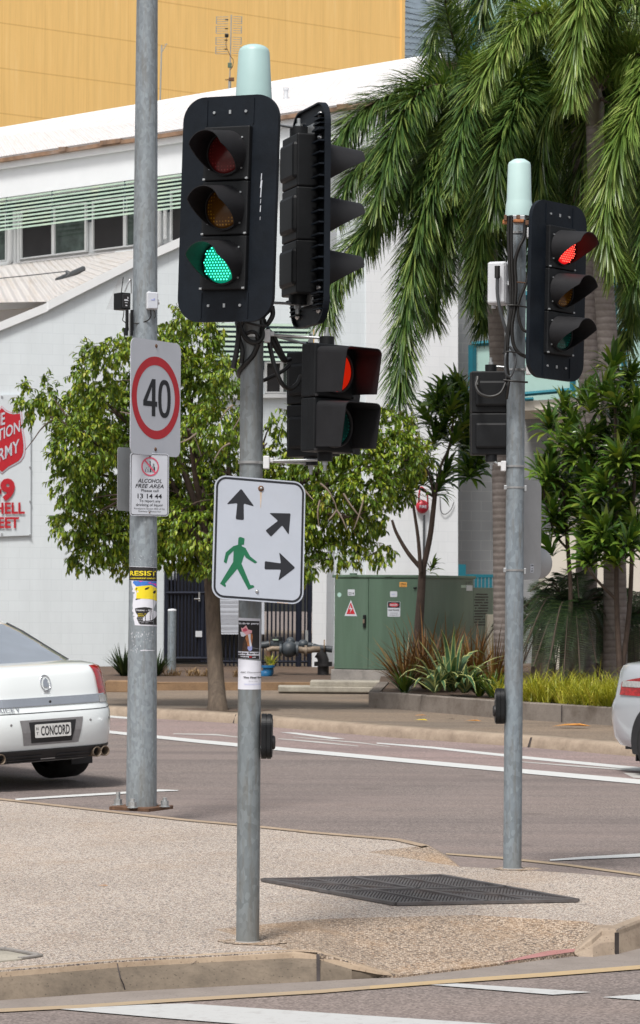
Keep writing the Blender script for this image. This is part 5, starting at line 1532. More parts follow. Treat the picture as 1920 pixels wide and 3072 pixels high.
# --- alcohol free area
sA = faced(452, 1454, PL, 0.106, 26)
WA, HA = 0.322, 0.482
s3_ = thing('alcohol_sign', 'small white alcohol free area notice below the speed sign', 'sign', sA(0, 0.01, -HA / 2))
pA = Pic((170, 95), (1120, 47), (0, 1868), WA, HA)
mb = MB(); mb.prism(rrect(WA, HA, 0.024, n=6), 0.0, 0.004, sA); mb.build('panel', 'sign_white', s3_)
mb = MB(); mb.ring(rrect(WA - 0.013, HA - 0.013, 0.019, n=6), rrect(WA - 0.022, HA - 0.022, 0.015, n=6), -0.0012, sA); mb.build('border', 'sign_black', s3_)
cx, cz = pA(742, 515)
mb = MB(); mb.ring(circ(0.0735, cx, cz, 40), circ(0.0625, cx, cz, 40), -0.0026, sA)
a = R(-47); d = Vector((math.cos(a), math.sin(a))); nrm = Vector((-d.y, d.x)) * 0.0062
mb.add([sA(cx + s * d.x * 0.067 + q * nrm.x, -0.0024, cz + s * d.y * 0.067 + q * nrm.y) for s, q in ((-1, 1), (-1, -1), (1, -1), (1, 1))], [[0, 1, 2, 3]])
mb.build('prohibition_ring', 'sign_red_faded', s3_)
mb = MB()
def bottle(x, w, h, neck, fill):
    z0 = cz - 0.043
    o = [(x - w, z0), (x + w, z0), (x + w, z0 + h * 0.55), (x + w * 0.45, z0 + h * 0.7), (x + w * 0.45, z0 + h), (x - w * 0.45, z0 + h), (x - w * 0.45, z0 + h * 0.7), (x - w, z0 + h * 0.55)]
    k = 0.72
    i_ = [(x + (px - x) * k, z0 + h * 0.5 + (pz - z0 - h * 0.5) * 0.94) for px, pz in o]
    if fill: mb.add([sA(px if px > x else x, -0.0014, pz) for px, pz in o], [list(range(8))])
    mb.ring(o, i_, -0.0016, sA)
bottle(cx - 0.028, 0.011, 0.036, 0, False); bottle(cx - 0.001, 0.011, 0.085, 0, True); bottle(cx + 0.028, 0.013, 0.066, 0, True)
mb.build('bottle_symbols', 'sign_black', s3_)
mb = MB()
for txt, X, Y, wpx, size, kw in (('ALCOHOL', 738, 995, 695, 0.042, dict(bold=0.0005, shear=0.25)), ('FREE AREA', 730, 1150, 820, 0.042, dict(bold=0.0005, shear=0.25)),
        ('Please call', 743, 1268, 495, 0.029, dict(bold=0.0002)), ('13 14 44', 738, 1462, 700, 0.050, dict(bold=0.0008)), ('To report any', 743, 1575, 605, 0.029, dict(bold=0.0002)),
        ('drinking of liquor', 735, 1692, 780, 0.029, dict(bold=0.0002)), ('Pursuant to Section 45D of the', 733, 1790, 875, 0.018, dict()), ('Summary Offences Act', 738, 1870, 645, 0.018, dict())):
    x, z = pA(X, Y)
    write(mb, txt, size, x, z, sA, y=-0.0014, width=wpx / 1120 * WA, **kw)
mb.build('lettering', 'sign_black', s3_)
for X, Y in ((738, 210), (738, 1885)):
    x, z = pA(X, Y); m = MB(); m.lathe([(0.006, 0), (0.005, 0.003), (0.0005, 0.005)], sA(x, -0.001, z), sA.n, 10); m.build('bolt', 'rust', s3_)
# --- backs of signs facing away
def backsign(label, base, off, u, w, h, z, r):
    t = thing('sign_back', label, 'sign', Vector((base.x + off[0], base.y + off[1], z - h / 2)), 0, 'signs seen from behind')
    f = Sheet(Vector((base.x + off[0], base.y + off[1], z)), (u[0], u[1], 0), (0, 0, 1))
    m = MB(); m.prism(rrect(w, h, r, n=8), 0.0, 0.004, f); m.build('panel', 'sign_back', t)
    return t, f
b1, f1 = backsign('plain grey back of a small sign left of alcohol notice', PL, (-0.108, 0.075), (0.6, 0.8), 0.30, 0.49, zz(1444, 20.75), 0.025)
bk, f2 = backsign('large plain grey sign back strapped to the farther post', PB, (0.078, 0.13), (0.62, 0.785), 0.34, 0.615, zz(1583, 16.3), 0.05)
m = MB()
fx = lambda x, z: f2(x, -0.002, z)
m.add([fx(0.05, -0.265), fx(0.085, -0.265), fx(0.085, -0.21), fx(0.05, -0.21)], [[0, 1, 2, 3]]); st_ = m.build('sticker', 'sign_white', bk)
m = MB()
write(m, 'C.B.D', 0.012, 0.0675, -0.223, f2, y=-0.0035, width=0.028, bold=0.0006); write(m, 'NT', 0.012, 0.0675, -0.258, f2, y=-0.0035, width=0.02, bold=0.0006)
m.add([f2(x, -0.0035, z) for x, z in ((0.063, -0.243), (0.071, -0.243), (0.071, -0.235), (0.063, -0.235))], [[0, 1, 2, 3]])
m.build('sticker_print', 'sign_black', st_)
for y in (1457, 1706):
    m = MB(); z = zz(y, 16.25) - PB.z
    m.tube([(0, 0, z - 0.006), (0, 0, z + 0.006)], RB_ + 0.003, 28)
    b_ = m.build('strap_band', 'steel', pb, world=False)
    m = MB(); m.box((-RB_ - 0.004, -0.015, z), (0.018, 0.02, 0.028), None, 0, 0.003); m.box((RB_ + 0.006, -0.01, z - 0.005), (0.014, 0.03, 0.034), None, 0, 0.002); m.build('buckle', 'zinc', b_, world=False)
m = MB(); p = at(1611, 1690, 16.75); m.lathe([(0.10, 0), (0.10, 0.012), (0.09, 0.02), (0.001, 0.02)], p, (0.35, -1, 0), 28)
tag(m.build('round_disc', 'sign_back'), 'round grey disc showing just behind the large sign back', 'disc')

# ================================================================== POSTERS wrapped round the posts
class Wrap:
    def __init__(s, base, r, rpx, cx_of_y, D):
        s.b, s.r, s.rp, s.cx, s.D = base, r, rpx, cx_of_y, D
        s.rf = None
    def arc(s, px, py):
        k = max(-0.985, min(0.985, (px - s.cx(py)) / s.rp))
        return s.r * math.asin(k), zz(py, s.D - s.r)
    def __call__(s, x, y, z):
        a = x / s.r; r = (s.rf(z) if s.rf else s.r) - y
        return Vector((s.b.x + r * math.sin(a), s.b.y - r * math.cos(a), z))
def clip_strip(poly, a, b):
    def cut(pl_, x, keep):
        out = []
        for i in range(len(pl_)):
            p, q = pl_[i], pl_[(i + 1) % len(pl_)]
            ip, iq = keep(p[0], x), keep(q[0], x)
            if ip: out.append(p)
            if ip != iq:
                t = (x - p[0]) / (q[0] - p[0]); out.append((x, p[1] + (q[1] - p[1]) * t))
        return out
    r = cut(poly, a, lambda u, x: u >= x)
    return cut(r, b, lambda u, x: u <= x) if len(r) > 2 else []
def wrap_poly(mb, w, pts, y, step=0.008, mi=0, zstep=None):
    if zstep:
        sw = [(z, x) for x, z in pts]
        lo, hi = min(p[0] for p in sw), max(p[0] for p in sw)
        n = max(1, int((hi - lo) / zstep) + 1)
        for i in range(n):
            c = clip_strip(sw, lo + (hi - lo) * i / n, lo + (hi - lo) * (i + 1) / n)
            if len(c) > 2: wrap_poly(mb, w, [(x, z) for z, x in c], y, step, mi)
        return
    lo, hi = min(p[0] for p in pts), max(p[0] for p in pts)
    n = max(1, int((hi - lo) / step) + 1)
    for i in range(n):
        a, b = lo + (hi - lo) * i / n, lo + (hi - lo) * (i + 1) / n
        c = clip_strip(pts, a, b)
        if len(c) > 2: mb.add([w(x, y, z) for x, z in c], [list(range(len(c)))], mi)
def zoomer(w, ox, oy, sc):
    return lambda pts: [w.arc(ox + X / sc, oy + Y / sc) for X, Y in pts]
wA = Wrap(PA, RA, 35.2, lambda y: 743 + ROLL * (2826 - y), 12.85)
zA = zoomer(wA, 690, 1840, 9.683)
def poster(name, label, w, zf, paper, py0):
    x, z = zf([(560, py0)])[0]
    t = thing(name, label, 'poster', w(x, -0.001, z), 0, 'paper posters pasted on the posts')
    m = MB(); wrap_poly(m, w, zf(paper), -0.0006); m.build('sheet', 'paper', t)
    return t
def layer(t, name, mat, w, zf, polys, y):
    m = MB()
    for p in polys: wrap_poly(m, w, zf(p), y)
    return m.build(name, mat, t)
def line(m, w, zf, txt, X0, X1, Y, size, y=-0.003, **kw):
    (x0, z0), (x1, z1) = zf([(X0, Y)])[0], zf([(X1, Y)])[0]
    sl = (z1 - z0) / (x1 - x0)
    f = lambda x, yy, z: w(x, yy, z + (x - x0) * sl)
    write(m, txt, size, (x0 + x1) / 2, z0, f, y=y, width=x1 - x0, **kw)
hp = poster('horse_poster', 'paper poster of a horse in a pink hat, pasted above another sheet', wA, zA, [(246, 140), (892, 168), (872, 1350), (240, 1335)], 1350)
pr = layer(hp, 'dark_print', 'ink_black', wA, zA, [[(252, 222), (862, 242), (858, 1132), (244, 1115)], [(242, 1222), (854, 1242), (852, 1342), (241, 1326)]], -0.0012)
layer(hp, 'horse_neck', 'ink_brown', wA, zA, [[(470, 700), (380, 880), (360, 1110), (560, 1115), (520, 900)]], -0.0016)
layer(hp, 'horse_head', 'ink_tan', wA, zA, [[(480, 640), (650, 600), (668, 690), (655, 830), (640, 940), (530, 990), (500, 860), (455, 740)]], -0.0019)
layer(hp, 'horse_blaze', 'paper', wA, zA, [[(530, 630), (605, 610), (606, 760), (640, 960), (590, 1000), (560, 800)]], -0.0022)
layer(hp, 'horse_muzzle', 'ink_link', wA, zA, [[(520, 975), (650, 960), (650, 1060), (610, 1105), (555, 1100), (520, 1040)]], -0.0022)
layer(hp, 'pink_hat', 'ink_lightpink', wA, zA, [[(340, 430), (385, 450), (480, 362), (540, 480), (650, 515), (640, 580), (560, 620), (440, 660), (380, 560), (350, 520)]], -0.0024)
layer(hp, 'hat_bow', 'sign_red_faded', wA, zA, [[(385, 480), (470, 440), (530, 500), (470, 540), (390, 545)]], -0.0027)
layer(hp, 'feathers', 'paper', wA, zA, [[(310, 560), (360, 545), (430, 590), (480, 650), (400, 695), (340, 680)]], -0.0027)
layer(hp, 'rope', 'ink_grey', wA, zA, [[(660, 1010), (860, 1046), (860, 1054), (660, 1018)]], -0.0018)
m = MB(); line(m, wA, zA, "It's their party", 272, 840, 330, 0.0115, bold=0.0006); m.build('lettering', 'paper', hp)
m = MB(); line(m, wA, zA, 'and my funeral', 256, 832, 1192, 0.0115, bold=0.0006); m.build('lettering', 'ink_black', hp)
m = MB(); line(m, wA, zA, 'HorseRacing', 325, 560, 1284, 0.0072, bold=0.0003); line(m, wA, zA, '.com', 650, 745, 1296, 0.0072, bold=0.0003); m.build('lettering', 'paper', hp)
m = MB(); line(m, wA, zA, 'Kills', 566, 648, 1291, 0.0072, bold=0.0003); m.build('lettering', 'sign_red', hp)
ap = poster('text_poster', 'white paper sheet with printed text pasted below the horse poster', wA, zA, [(228, 1340), (906, 1400), (903, 2224), (216, 2224), (214, 1560)], 2224)
m = MB()
line(m, wA, zA, 'ABC Documentar', 322, 900, 1745, 0.0105); line(m, wA, zA, 'The Final Race', 398, 900, 1895, 0.0108, bold=0.00045); line(m, wA, zA, 'Source: YouTube', 552, 806, 1990, 0.005)
m.build('lettering', 'ink_black', ap)
m = MB(); line(m, wA, zA, 'https://youtu.be/1p-iuaRKE', 425, 880, 2072, 0.0058); wrap_poly(m, wA, zA([(425, 2082), (880, 2082), (880, 2087), (425, 2087)]), -0.003); m.build('link_lettering', 'ink_link', ap)
wL = Wrap(PL, rl(2.0), 42.6, lambda y: 424 + ROLL * (2429 - y) - 3.2, 20.7)
wL.rf = lambda z: rl(z - ZP) + 0.0006
zL = zoomer(wL, 370, 1680, 11.0)
rp_ = poster('torn_poster', 'torn black and yellow poster headed RESIST on the lamp post', wL, zL, [(160, 245), (1075, 290), (1075, 1420), (1020, 1520), (960, 1700), (1070, 1760), (1062, 1900), (1085, 2195), (1080, 2228), (375, 2190), (360, 2080), (320, 1940), (380, 1900), (300, 1870), (340, 1790), (275, 1720), (310, 1640), (290, 1560), (310, 1360), (330, 1260), (320, 1180), (380, 1120), (270, 1085), (310, 1010), (260, 860), (250, 740), (170, 720)], 2228)
layer(rp_, 'black_print', 'ink_black', wL, zL, [[(165, 262), (1072, 300), (1068, 745), (170, 715)], [(380, 1640), (500, 1612), (720, 1592), (860, 1612), (945, 1648), (800, 1770), (740, 1850), (640, 1950), (650, 2050), (900, 2030), (960, 1990), (1060, 1880), (1062, 2180), (560, 2165), (505, 2120), (440, 1960), (480, 1880), (400, 1760)], [(415, 1315), (600, 1318), (395, 1365)]], -0.0012)
layer(rp_, 'blue_print', 'ink_blue', wL, zL, [[(330, 735), (1062, 748), (1066, 960), (900, 868), (420, 912), (305, 800)]], -0.0012)
layer(rp_, 'yellow_print', 'ink_yellow', wL, zL, [[(410, 925), (900, 868), (960, 915), (1072, 985), (1072, 1400), (900, 1330), (420, 1310), (430, 1130), (500, 1100), (480, 1050), (360, 1040)]], -0.0014)
layer(rp_, 'pink_print', 'ink_pink', wL, zL, [[(500, 735), (660, 738), (560, 768)], [(790, 800), (880, 770), (910, 810), (1060, 820), (1060, 925), (960, 835)], [(880, 735), (980, 738), (930, 748)]], -0.0016)
layer(rp_, 'black_spots', 'ink_black', wL, zL, [[(410, 970), (475, 965), (410, 1050)], [(695, 1000), (740, 960), (800, 938), (850, 938), (840, 970), (780, 1015), (720, 1028)], [(955, 1100), (985, 1055), (1040, 1040), (1045, 1100), (1005, 1152), (965, 1140)]], -0.002)
m = MB(); line(m, wL, zL, 'RESIST', 215, 1035, 555, 0.049, bold=0.0011, y=-0.0034)
for Xs in ((200, 250), (335, 400), (335, 470), (700, 790), (960, 1045)):
    pass
line(m, wL, zL, 'UNDERGROUND DARWIN', 205, 1030, 668, 0.0145, bold=0.0003, shear=0.3, y=-0.003)
line(m, wL, zL, 'GOVA - 20', 470, 745, 1835, 0.010, bold=0.0002, y=-0.003); line(m, wL, zL, 'ERICK', 490, 690, 1895, 0.010, bold=0.0002, y=-0.003)
m.build('lettering', 'ink_yellow', rp_)
m = MB(); line(m, wL, zL, 'TRIBAL - TE', 415, 890, 1722, 0.0145, bold=0.0003, shear=0.3, y=-0.003)
line(m, wL, zL, 'INDIGEN', 485, 640, 1960, 0.0066, y=-0.003); line(m, wL, zL, 'THE UNDERGROUND', 480, 890, 2010, 0.0066, y=-0.003); line(m, wL, zL, 'DARWIN - BROWNS LN', 495, 945, 2070, 0.0066, y=-0.003); line(m, wL, zL, '21 OCT  9PM', 505, 800, 2120, 0.0066, y=-0.003)
m.build('lettering', 'paper', rp_)
# residue of older posters below
m = MB(); r2 = random.Random(3)
for i in range(60):
    X = r2.gauss(640, 250); Y = 2380 + abs(r2.gauss(0, 260)) if i < 45 else r2.gauss(2990, 25)
    if not 200 < X < 1040: continue
    w_, h_ = r2.uniform(6, 26), r2.uniform(14, 70)
    wrap_poly(m, wL, zL([(X, Y), (X + w_, Y + r2.uniform(-8, 8)), (X + w_ * 0.8, Y + h_), (X + w_ * 0.2, Y + h_ * 0.8)]), -0.0007)
for i in range(26):
    X = r2.uniform(190, 1050); Y = r2.uniform(-130, 220); w_, h_ = r2.uniform(5, 18), r2.uniform(8, 30)
    wrap_poly(m, wL, zL([(X, Y), (X + w_, Y + 4), (X + w_ * 0.8, Y + h_), (X, Y + h_ * 0.8)]), -0.0007)
wrap_poly(m, wL, zL([(560, 3000), (1000, 3010), (1000, 3030), (700, 3022), (560, 3030)]), -0.0007)
m.build('poster_residue', 'paper', lp)

# ================================================================== boxes high on the lamp post
bx = thing('sensor_box', 'black metal sensor box with whip aerial on left side of lamp post', 'sensor', at(366, 930, 20.55), (0, 0, R(38)))
bz = lambda px, py, D=20.5: at(px, py, D)
mb = MB(); mb.box((0, 0, 0.065), (0.085, 0.11, 0.128), None, 0, 0.004); mb.build('case', 'black_sat', bx, world=False)
mb = MB(); mb.box((-0.0445, 0.0, 0.065), (0.004, 0.085, 0.105)); 
mb = MB(); mb.prism([(x, z + 0.065) for x, z in rrect(0.066, 0.104, 0.004, n=2)], -0.0575, -0.0555); fp = mb.build('face_plate', 'cable_grey', bx, world=False)
mb = MB(); mb.prism([(x, z + 0.065) for x, z in rrect(0.058, 0.096, 0.003, n=2)], -0.0588, -0.0576)
fi = mb.build('face_print', 'ink_black', fp, world=False)
mb = MB()
lf = lambda x, y, z: Vector((x, y, z))
for x0, z0, w_, h_ in ((0.0, 0.072, 0.042, 0.012), (0.014, 0.09, 0.012, 0.014), (0.0, 0.052, 0.03, 0.005), (0.0, 0.03, 0.02, 0.01)):
    mb.add([lf(x0 - w_ / 2, -0.0596, z0 - h_ / 2), lf(x0 + w_ / 2, -0.0596, z0 - h_ / 2), lf(x0 + w_ * 0.3, -0.0596, z0 + h_ / 2), lf(x0 - w_ * 0.4, -0.0596, z0 + h_ / 2)], [[0, 1, 2, 3]])
mb.build('emblem', 'grey_plastic', fi, world=False)
mb = MB()
for y, z, r in ((-0.02, 0.085, 0.014), (0.02, 0.088, 0.010), (-0.015, 0.05, 0.008)): mb.cyl((0.042, y, z), (0.056, y, z), r, None, 12)
mb.build('connector', 'pipe_black', bx, world=False)
def P20(name, pts, r, mat, root): 
    m = MB(); m.tube(spline([at(x, y, D) for x, y, D in pts]), r, 8); return m.build(name, mat, root)
P20('aerial', [(364, 880, 20.5), (366, 862, 20.5), (370, 831, 20.5)], 0.0032, 'black_sat', bx)
P20('mounting_rail', [(415, 872, 20.52), (415, 905, 20.52), (415, 940, 20.52)], 0.012, 'black_sat', bx)
P20('hinged_arm', [(374, 875, 20.6), (388, 842, 20.6), (393, 841, 20.62), (394, 880, 20.62)], 0.006, 'steel', bx)
for x in (381, 396):
    m = MB(); m.cyl(at(x, 930, 20.5), at(x, 992, 20.5), 0.013, None, 10); m.cyl(at(x - 3, 984, 20.49), at(x - 3, 1007, 20.49), 0.017, None, 10)
    m.build('battery_tube', 'black_sat', bx)
P20('steel_rod', [(389, 940, 20.47), (389, 1010, 20.47)], 0.005, 'steel', bx)
P20('loop_lead', [(372, 932, 20.5), (370, 950, 20.5), (368, 960, 20.5), (376, 968, 20.5), (384, 978, 20.5)], 0.0035, 'cable', bx)
P20('lead', [(418, 914, 20.5), (424, 930, 20.5), (421, 960, 20.5), (423, 978, 20.5)], 0.003, 'cable', bx)
P20('lead', [(398, 970, 20.5), (420, 969, 20.5), (445, 960, 20.48), (454, 945, 20.46)], 0.0045, 'cable', bx)
m = MB(); m.lathe([(0.018, 0), (0.016, 0.012), (0.001, 0.016)], at(426, 979, 20.58), (0.2, -1, 0), 14); m.build('grommet', 'rust', bx)
m = MB(); m.slab([at(318, 928, 20.7), at(358, 829, 20.7), at(400, 831, 20.9), at(400, 930, 20.9)], 0.004, Vector((0, 1, 0)))
tag(m.build('clear_screen', 'clear'), 'thin clear plastic shield behind the black sensor box', 'shield')
wx = thing('control_box', 'small white plastic control box on right side of lamp post', 'control box', at(455, 929, 20.50), (0, 0, R(14)))
mb = MB(); mb.box((0, 0, 0.066), (0.088, 0.075, 0.132), None, 0, 0.008); mb.build('case', 'grey_plastic', wx, world=False)
mb = MB(); mb.box((0, -0.04, 0.066), (0.074, 0.006, 0.118), None, 0, 0.002); lid = mb.build('lid', 'sign_white', wx, world=False)
mb = MB(); mb.box((0.002, -0.044, 0.071), (0.03, 0.002, 0.007)); mb.box((0.012, -0.044, 0.08), (0.01, 0.002, 0.005)); mb.build('emblem', 'ink_link', lid, world=False)
mb = MB(); mb.cyl((0.044, 0, 0.06), (0.058, 0, 0.06), 0.02, None, 12); mb.cyl((-0.02, 0, 0.13), (-0.02, 0, 0.142), 0.012, None, 10); mb.build('gland', 'grey_plastic', wx, world=False)
P20('mounting_plate', [(432, 868, 20.55), (432, 935, 20.55)], 0.008, 'white_clamp', wx)
P20('lead', [(451, 929, 20.45), (453, 945, 20.45)], 0.006, 'cable', wx)
P20('lead', [(460, 930, 20.45), (465, 936, 20.45), (466, 950, 20.45), (462, 955, 20.45)], 0.0035, 'cable', wx)

# ================================================================== aerials on the far roof
ae = thing('tv_antenna', 'television antenna with wire grid panels on a roof mast', 'antenna', at(688, 285, 76))
A = lambda x, y, D=76: at(x, y, D)
s8 = lambda X, Y, D=76: at(620 + X / 8.066, Y / 8.066, D)
m = MB(); m.tube([s8(548, 2330), s8(560, 1900)], 0.042, 10); m.tube([s8(560, 1900), s8(572, 1500), s8(598, 360)], 0.018, 8); m.build('mast', 'antenna', ae)
for g in range(4):
    y0 = (405, 635, 905, 1130)[g]
    m = MB()
    for s_ in (0, 1):
        x0, x1 = ((240, 520), (640, 850))[s_]
        sh_ = -g * 6
        for q in range(4): m.tube([s8(x0 + sh_, y0 + q * 56 + (8 if s_ == 0 else -8)), s8(x1 + sh_, y0 + q * 56)], 0.0075, 4)
        e_ = x0 if s_ == 0 else x1
        m.tube([s8(e_ + sh_, y0 - 5), s8(e_ + sh_ - 4, y0 + 175)], 0.013, 4)
    m.build('reflector_grid', 'antenna', ae)
for X, Y in ((485, 478), (480, 695), (472, 972), (466, 1192)):
    m = MB(); m.box(s8(X, Y, 75.8), (0.085, 0.03, 0.03), None); m.build('dipole', 'black_sat', ae)
m = MB(); m.box(s8(485, 860, 75.8), (0.11, 0.06, 0.10), None, 0, 0.02); m.build('balun_box', 'black_sat', ae)
m = MB(); m.box(s8(560, 1580, 75.8), (0.115, 0.06, 0.14), None, 0, 0.01); m.build('amplifier_box', 'cabinet_l', ae)
m = MB(); m.tube(spline([s8(490, 900, 75.7), s8(470, 1100, 75.7), s8(560, 1330, 75.7), s8(640, 1450, 75.7), s8(630, 1600, 75.7), s8(560, 1700, 75.7)]), 0.010, 6); m.build('coax_lead', 'rust', ae)
m = MB(); m.box(s8(600, 1920, 75.8), (0.15, 0.08, 0.10), None, 0, 0.01); m.box(s8(500, 1930, 75.8), (0.12, 0.05, 0.02)); m.build('mast_bracket', 'rust', ae)
ae2 = thing('small_aerial', 'thin single mast aerial just right of the lamp post', 'antenna', at(480, 312, 75))
m = MB(); m.tube([at(480, 312, 75), at(485, 135, 75)], 0.02, 8); m.build('mast', 'antenna', ae2)
m = MB(); m.tube([at(484, 160, 75), at(500, 130, 75)], 0.01, 6)
for q in range(4): m.tube([at(486 + q * 4 - 5, 150 - q * 6, 75), at(486 + q * 4 + 5, 152 - q * 6, 75)], 0.006, 4)
m.build('yagi_head', 'antenna', ae2)
M['board_white'] = paint('off_white_sign_board', (0.66, 0.71, 0.745), 0.5, 0, 0.03, 3)
# ================================================================== CARS
class CarBody:
    def __init__(s, loops, n=5.0): s.L, s.n = loops, n
    def params(s, z):
        L = s.L
        if z <= L[0][0]: return L[0][1:]
        for a, b in zip(L[:-1], L[1:]):
            if z <= b[0]:
                f = (z - a[0]) / (b[0] - a[0])
                return tuple(p + (q - p) * f for p, q in zip(a[1:], b[1:]))
        return L[-1][1:]
    def S(s, t, z, off=0.0):
        w, yr, yf = s.params(z)
        c, q = math.cos(t), math.sin(t)
        e = 2.0 / s.n
        hl = (yf - yr) / 2
        x = w * math.copysign(abs(c) ** e, c); y = (yr + yf) / 2 + hl * math.copysign(abs(q) ** e, q)
        nx = math.copysign(abs(x / w) ** (s.n - 1), x) / w; ny = math.copysign(abs((y - (yr + yf) / 2) / hl) ** (s.n - 1), q) / hl
        l = math.hypot(nx, ny) or 1
        return Vector((x + off * nx / l, y + off * ny / l, z))
    def rear(s, x, z):
        w, yr, yf = s.params(z)
        hl = (yf - yr) / 2
        return yr + hl - hl * max(0.0, 1 - min(1, abs(x) / w) ** s.n) ** (1 / s.n)
    def __call__(s, x, y, z): return Vector((x, s.rear(x, z) + y, z))
def car(name, label, loc, rot, paintm, plate=True, tl='a'):
    t = thing(name, label, 'car', loc, rot)
    lo = [(0.25, 0.82, 0.26, 4.75), (0.29, 0.90, 0.10, 4.95), (0.37, 0.93, 0.035, 5.05), (0.55, 0.945, 0.0, 5.10), (0.68, 0.948, 0.006, 5.10), (0.735, 0.945, 0.035, 5.05), (0.77, 0.942, 0.06, 5.0), (0.90, 0.93, 0.085, 4.95), (1.03, 0.915, 0.115, 4.85), (1.09, 0.895, 0.15, 4.7), (1.115, 0.865, 0.20, 4.6), (1.135, 0.80, 0.32, 4.5), (1.14, 0.5, 0.8, 4.0)]
    B = CarBody(lo)
    n = 112
    mb = MB()
    rows = [[B.S(2 * math.pi * k / n, z) for k in range(n)] for z, *_ in lo]
    vs = [v for r in rows for v in r]
    mb.add(vs, [[i * n + k, i * n + (k + 1) % n, (i + 1) * n + (k + 1) % n, (i + 1) * n + k] for i in range(len(rows) - 1) for k in range(n)], 0, True)
    mb.add(rows[-1], [list(range(n))], 0, True)
    mb.build('body', paintm, t, world=False)
    gl = [(1.11, 0.86, 0.58, 3.95), (1.16, 0.84, 0.74, 3.8), (1.27, 0.79, 1.06, 3.5), (1.39, 0.735, 1.40, 3.2), (1.465, 0.69, 1.66, 2.95), (1.51, 0.63, 1.88, 2.75), (1.525, 0.48, 2.1, 2.6)]
    Gh = CarBody(gl, 5.0)
    rows = [[Gh.S(2 * math.pi * k / n, z) for k in range(n)] for z, *_ in gl]
    vs = [v for r in rows for v in r]
    mb = MB(); mg = MB()
    for i in range(len(rows) - 1):
        for k in range(n):
            q = [vs[i * n + k], vs[i * n + (k + 1) % n], vs[(i + 1) * n + (k + 1) % n], vs[(i + 1) * n + k]]
            a = (2 * math.pi * (k + 0.5) / n)
            c_, s_ = abs(math.cos(a)), math.sin(a)
            wz = sum(p.x for p in q) / 4; w_ = gl[i][1]
            glass = i < 4 and ((abs(wz) < 0.90 * w_ and abs(s_) > 0.3) or (c_ > 0.985))
            (mg if glass else mb).add(q, [[0, 1, 2, 3]], 0, True)
    mb.add(rows[-1], [list(range(n))], 0, True)
    mb.build('roof', paintm, t, world=False)
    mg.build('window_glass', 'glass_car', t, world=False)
    for s in (-1, 1):
        m = MB(); pts = []
        for z, w_, yr, yf in gl[:5]:
            x = s * 0.91 * w_; pts.append(Vector((x, Gh.rear(x, z) - 0.006, z)))
        m.tube(pts, 0.010, 6)
        m.build('window_trim', 'plastic_black', t, world=False)
    m = MB(); m.box((0, 2.5, 0.33), (1.5, 4.2, 0.16)); m.box((0, 0.75, 0.31), (1.3, 0.9, 0.08)); m.build('underbody', 'plastic_black', t, world=False)
    for sx in (-1, 1):
        for y in (1.10, 4.02):
            wc = (sx * 0.772, y, 0.335)
            m = MB()
            m.lathe([(0.22, -0.165), (0.29, -0.178), (0.318, -0.166), (0.332, -0.135), (0.335, 0), (0.332, 0.135), (0.318, 0.166), (0.29, 0.178), (0.22, 0.165)], wc, (1, 0, 0), 40)
            w = m.build('wheel', 'tyre', t, world=False)
            m = MB(); m.lathe([(0.225, 0.150), (0.21, 0.165), (0.18, 0.183), (0.05, 0.186), (0.001, 0.188)], wc, (sx, 0, 0), 30); m.lathe([(0.22, -0.1), (0.001, -0.08)], wc, (sx, 0, 0), 30, 1)
            m.build('rim', ['rim', 'plastic_black'], w, world=False)
            m = MB(); c = Vector((sx * 0.9465, y, 0.36)); m.add([c + Vector((0, 0.385 * math.cos(a), max(-0.14, 0.385 * math.sin(a)))) for a in [2 * math.pi * k / 36 for k in range(36)]], [list(range(36))])
            m.add([c + Vector((-sx * 0.0015, 0.385 * math.cos(a), max(-0.14, 0.385 * math.sin(a)))) for a in [2 * math.pi * k / 36 for k in range(36)]], [list(range(36))])
            m.build('wheel_arch', 'plastic_black', t, world=False)
        m = MB(); m.box((sx * 0.78, 0.74, 0.235), (0.24, 0.02, 0.17), None, 0, 0.006); m.build('mud_flap', 'plastic_black', t, world=False)
    def patch(name, mat, t0, t1, z0, z1, off, nt=14, nz=8, parent=t, top=None):
        m = MB()
        g = [[B.S(t0 + (t1 - t0) * i / nt, z0 + ((top(i / nt) if top else z1) - z0) * j / nz, off) for i in range(nt + 1)] for j in range(nz + 1)]
        fl = [p for r in g for p in r]
        m.add(fl, [[j * (nt + 1) + i, j * (nt + 1) + i + 1, (j + 1) * (nt + 1) + i + 1, (j + 1) * (nt + 1) + i] for j in range(nz) for i in range(nt)], 0, True)
        return m.build(name, mat, parent, world=False)
    for s in (-1, 1):
        def ang(d): return R(-90 + d) if s > 0 else R(-90 - d)
        if tl == 'a':
            tb = patch('tail_light', 'taillight', ang(17), ang(50), 0.835, 1.10, 0.012, 16, 12, t, lambda f: 1.105 - 0.09 * max(0, f - 0.45))
            patch('reverse_lamp', 'clear_lamp', ang(17), ang(50), 0.768, 0.833, 0.012, 16, 4, tb)
        else:
            tb = patch('tail_light', 'taillight', ang(47), ang(67), 0.80, 0.99, 0.012, 18, 10, t, lambda f: 0.93 + 0.06 * f)
            patch('reverse_lamp', 'clear_lamp', ang(49), ang(66), 0.885, 0.945, 0.018, 16, 4, tb)
    # bumper seam and boot shut line
    m = MB()
    zs = 0.752
    m.tube([B(x, -0.001, zs) for x in [-0.74 + 1.48 * k / 30 for k in range(31)]] if tl == 'b' else [B(x, -0.001, 0.715 + 0.10 * max(0, abs(x) - 0.66) ** 1.0) for x in [-0.74 + 1.48 * k / 30 for k in range(31)]], 0.004, 5)
    m.build('boot_gap', 'plastic_black', t, world=False)
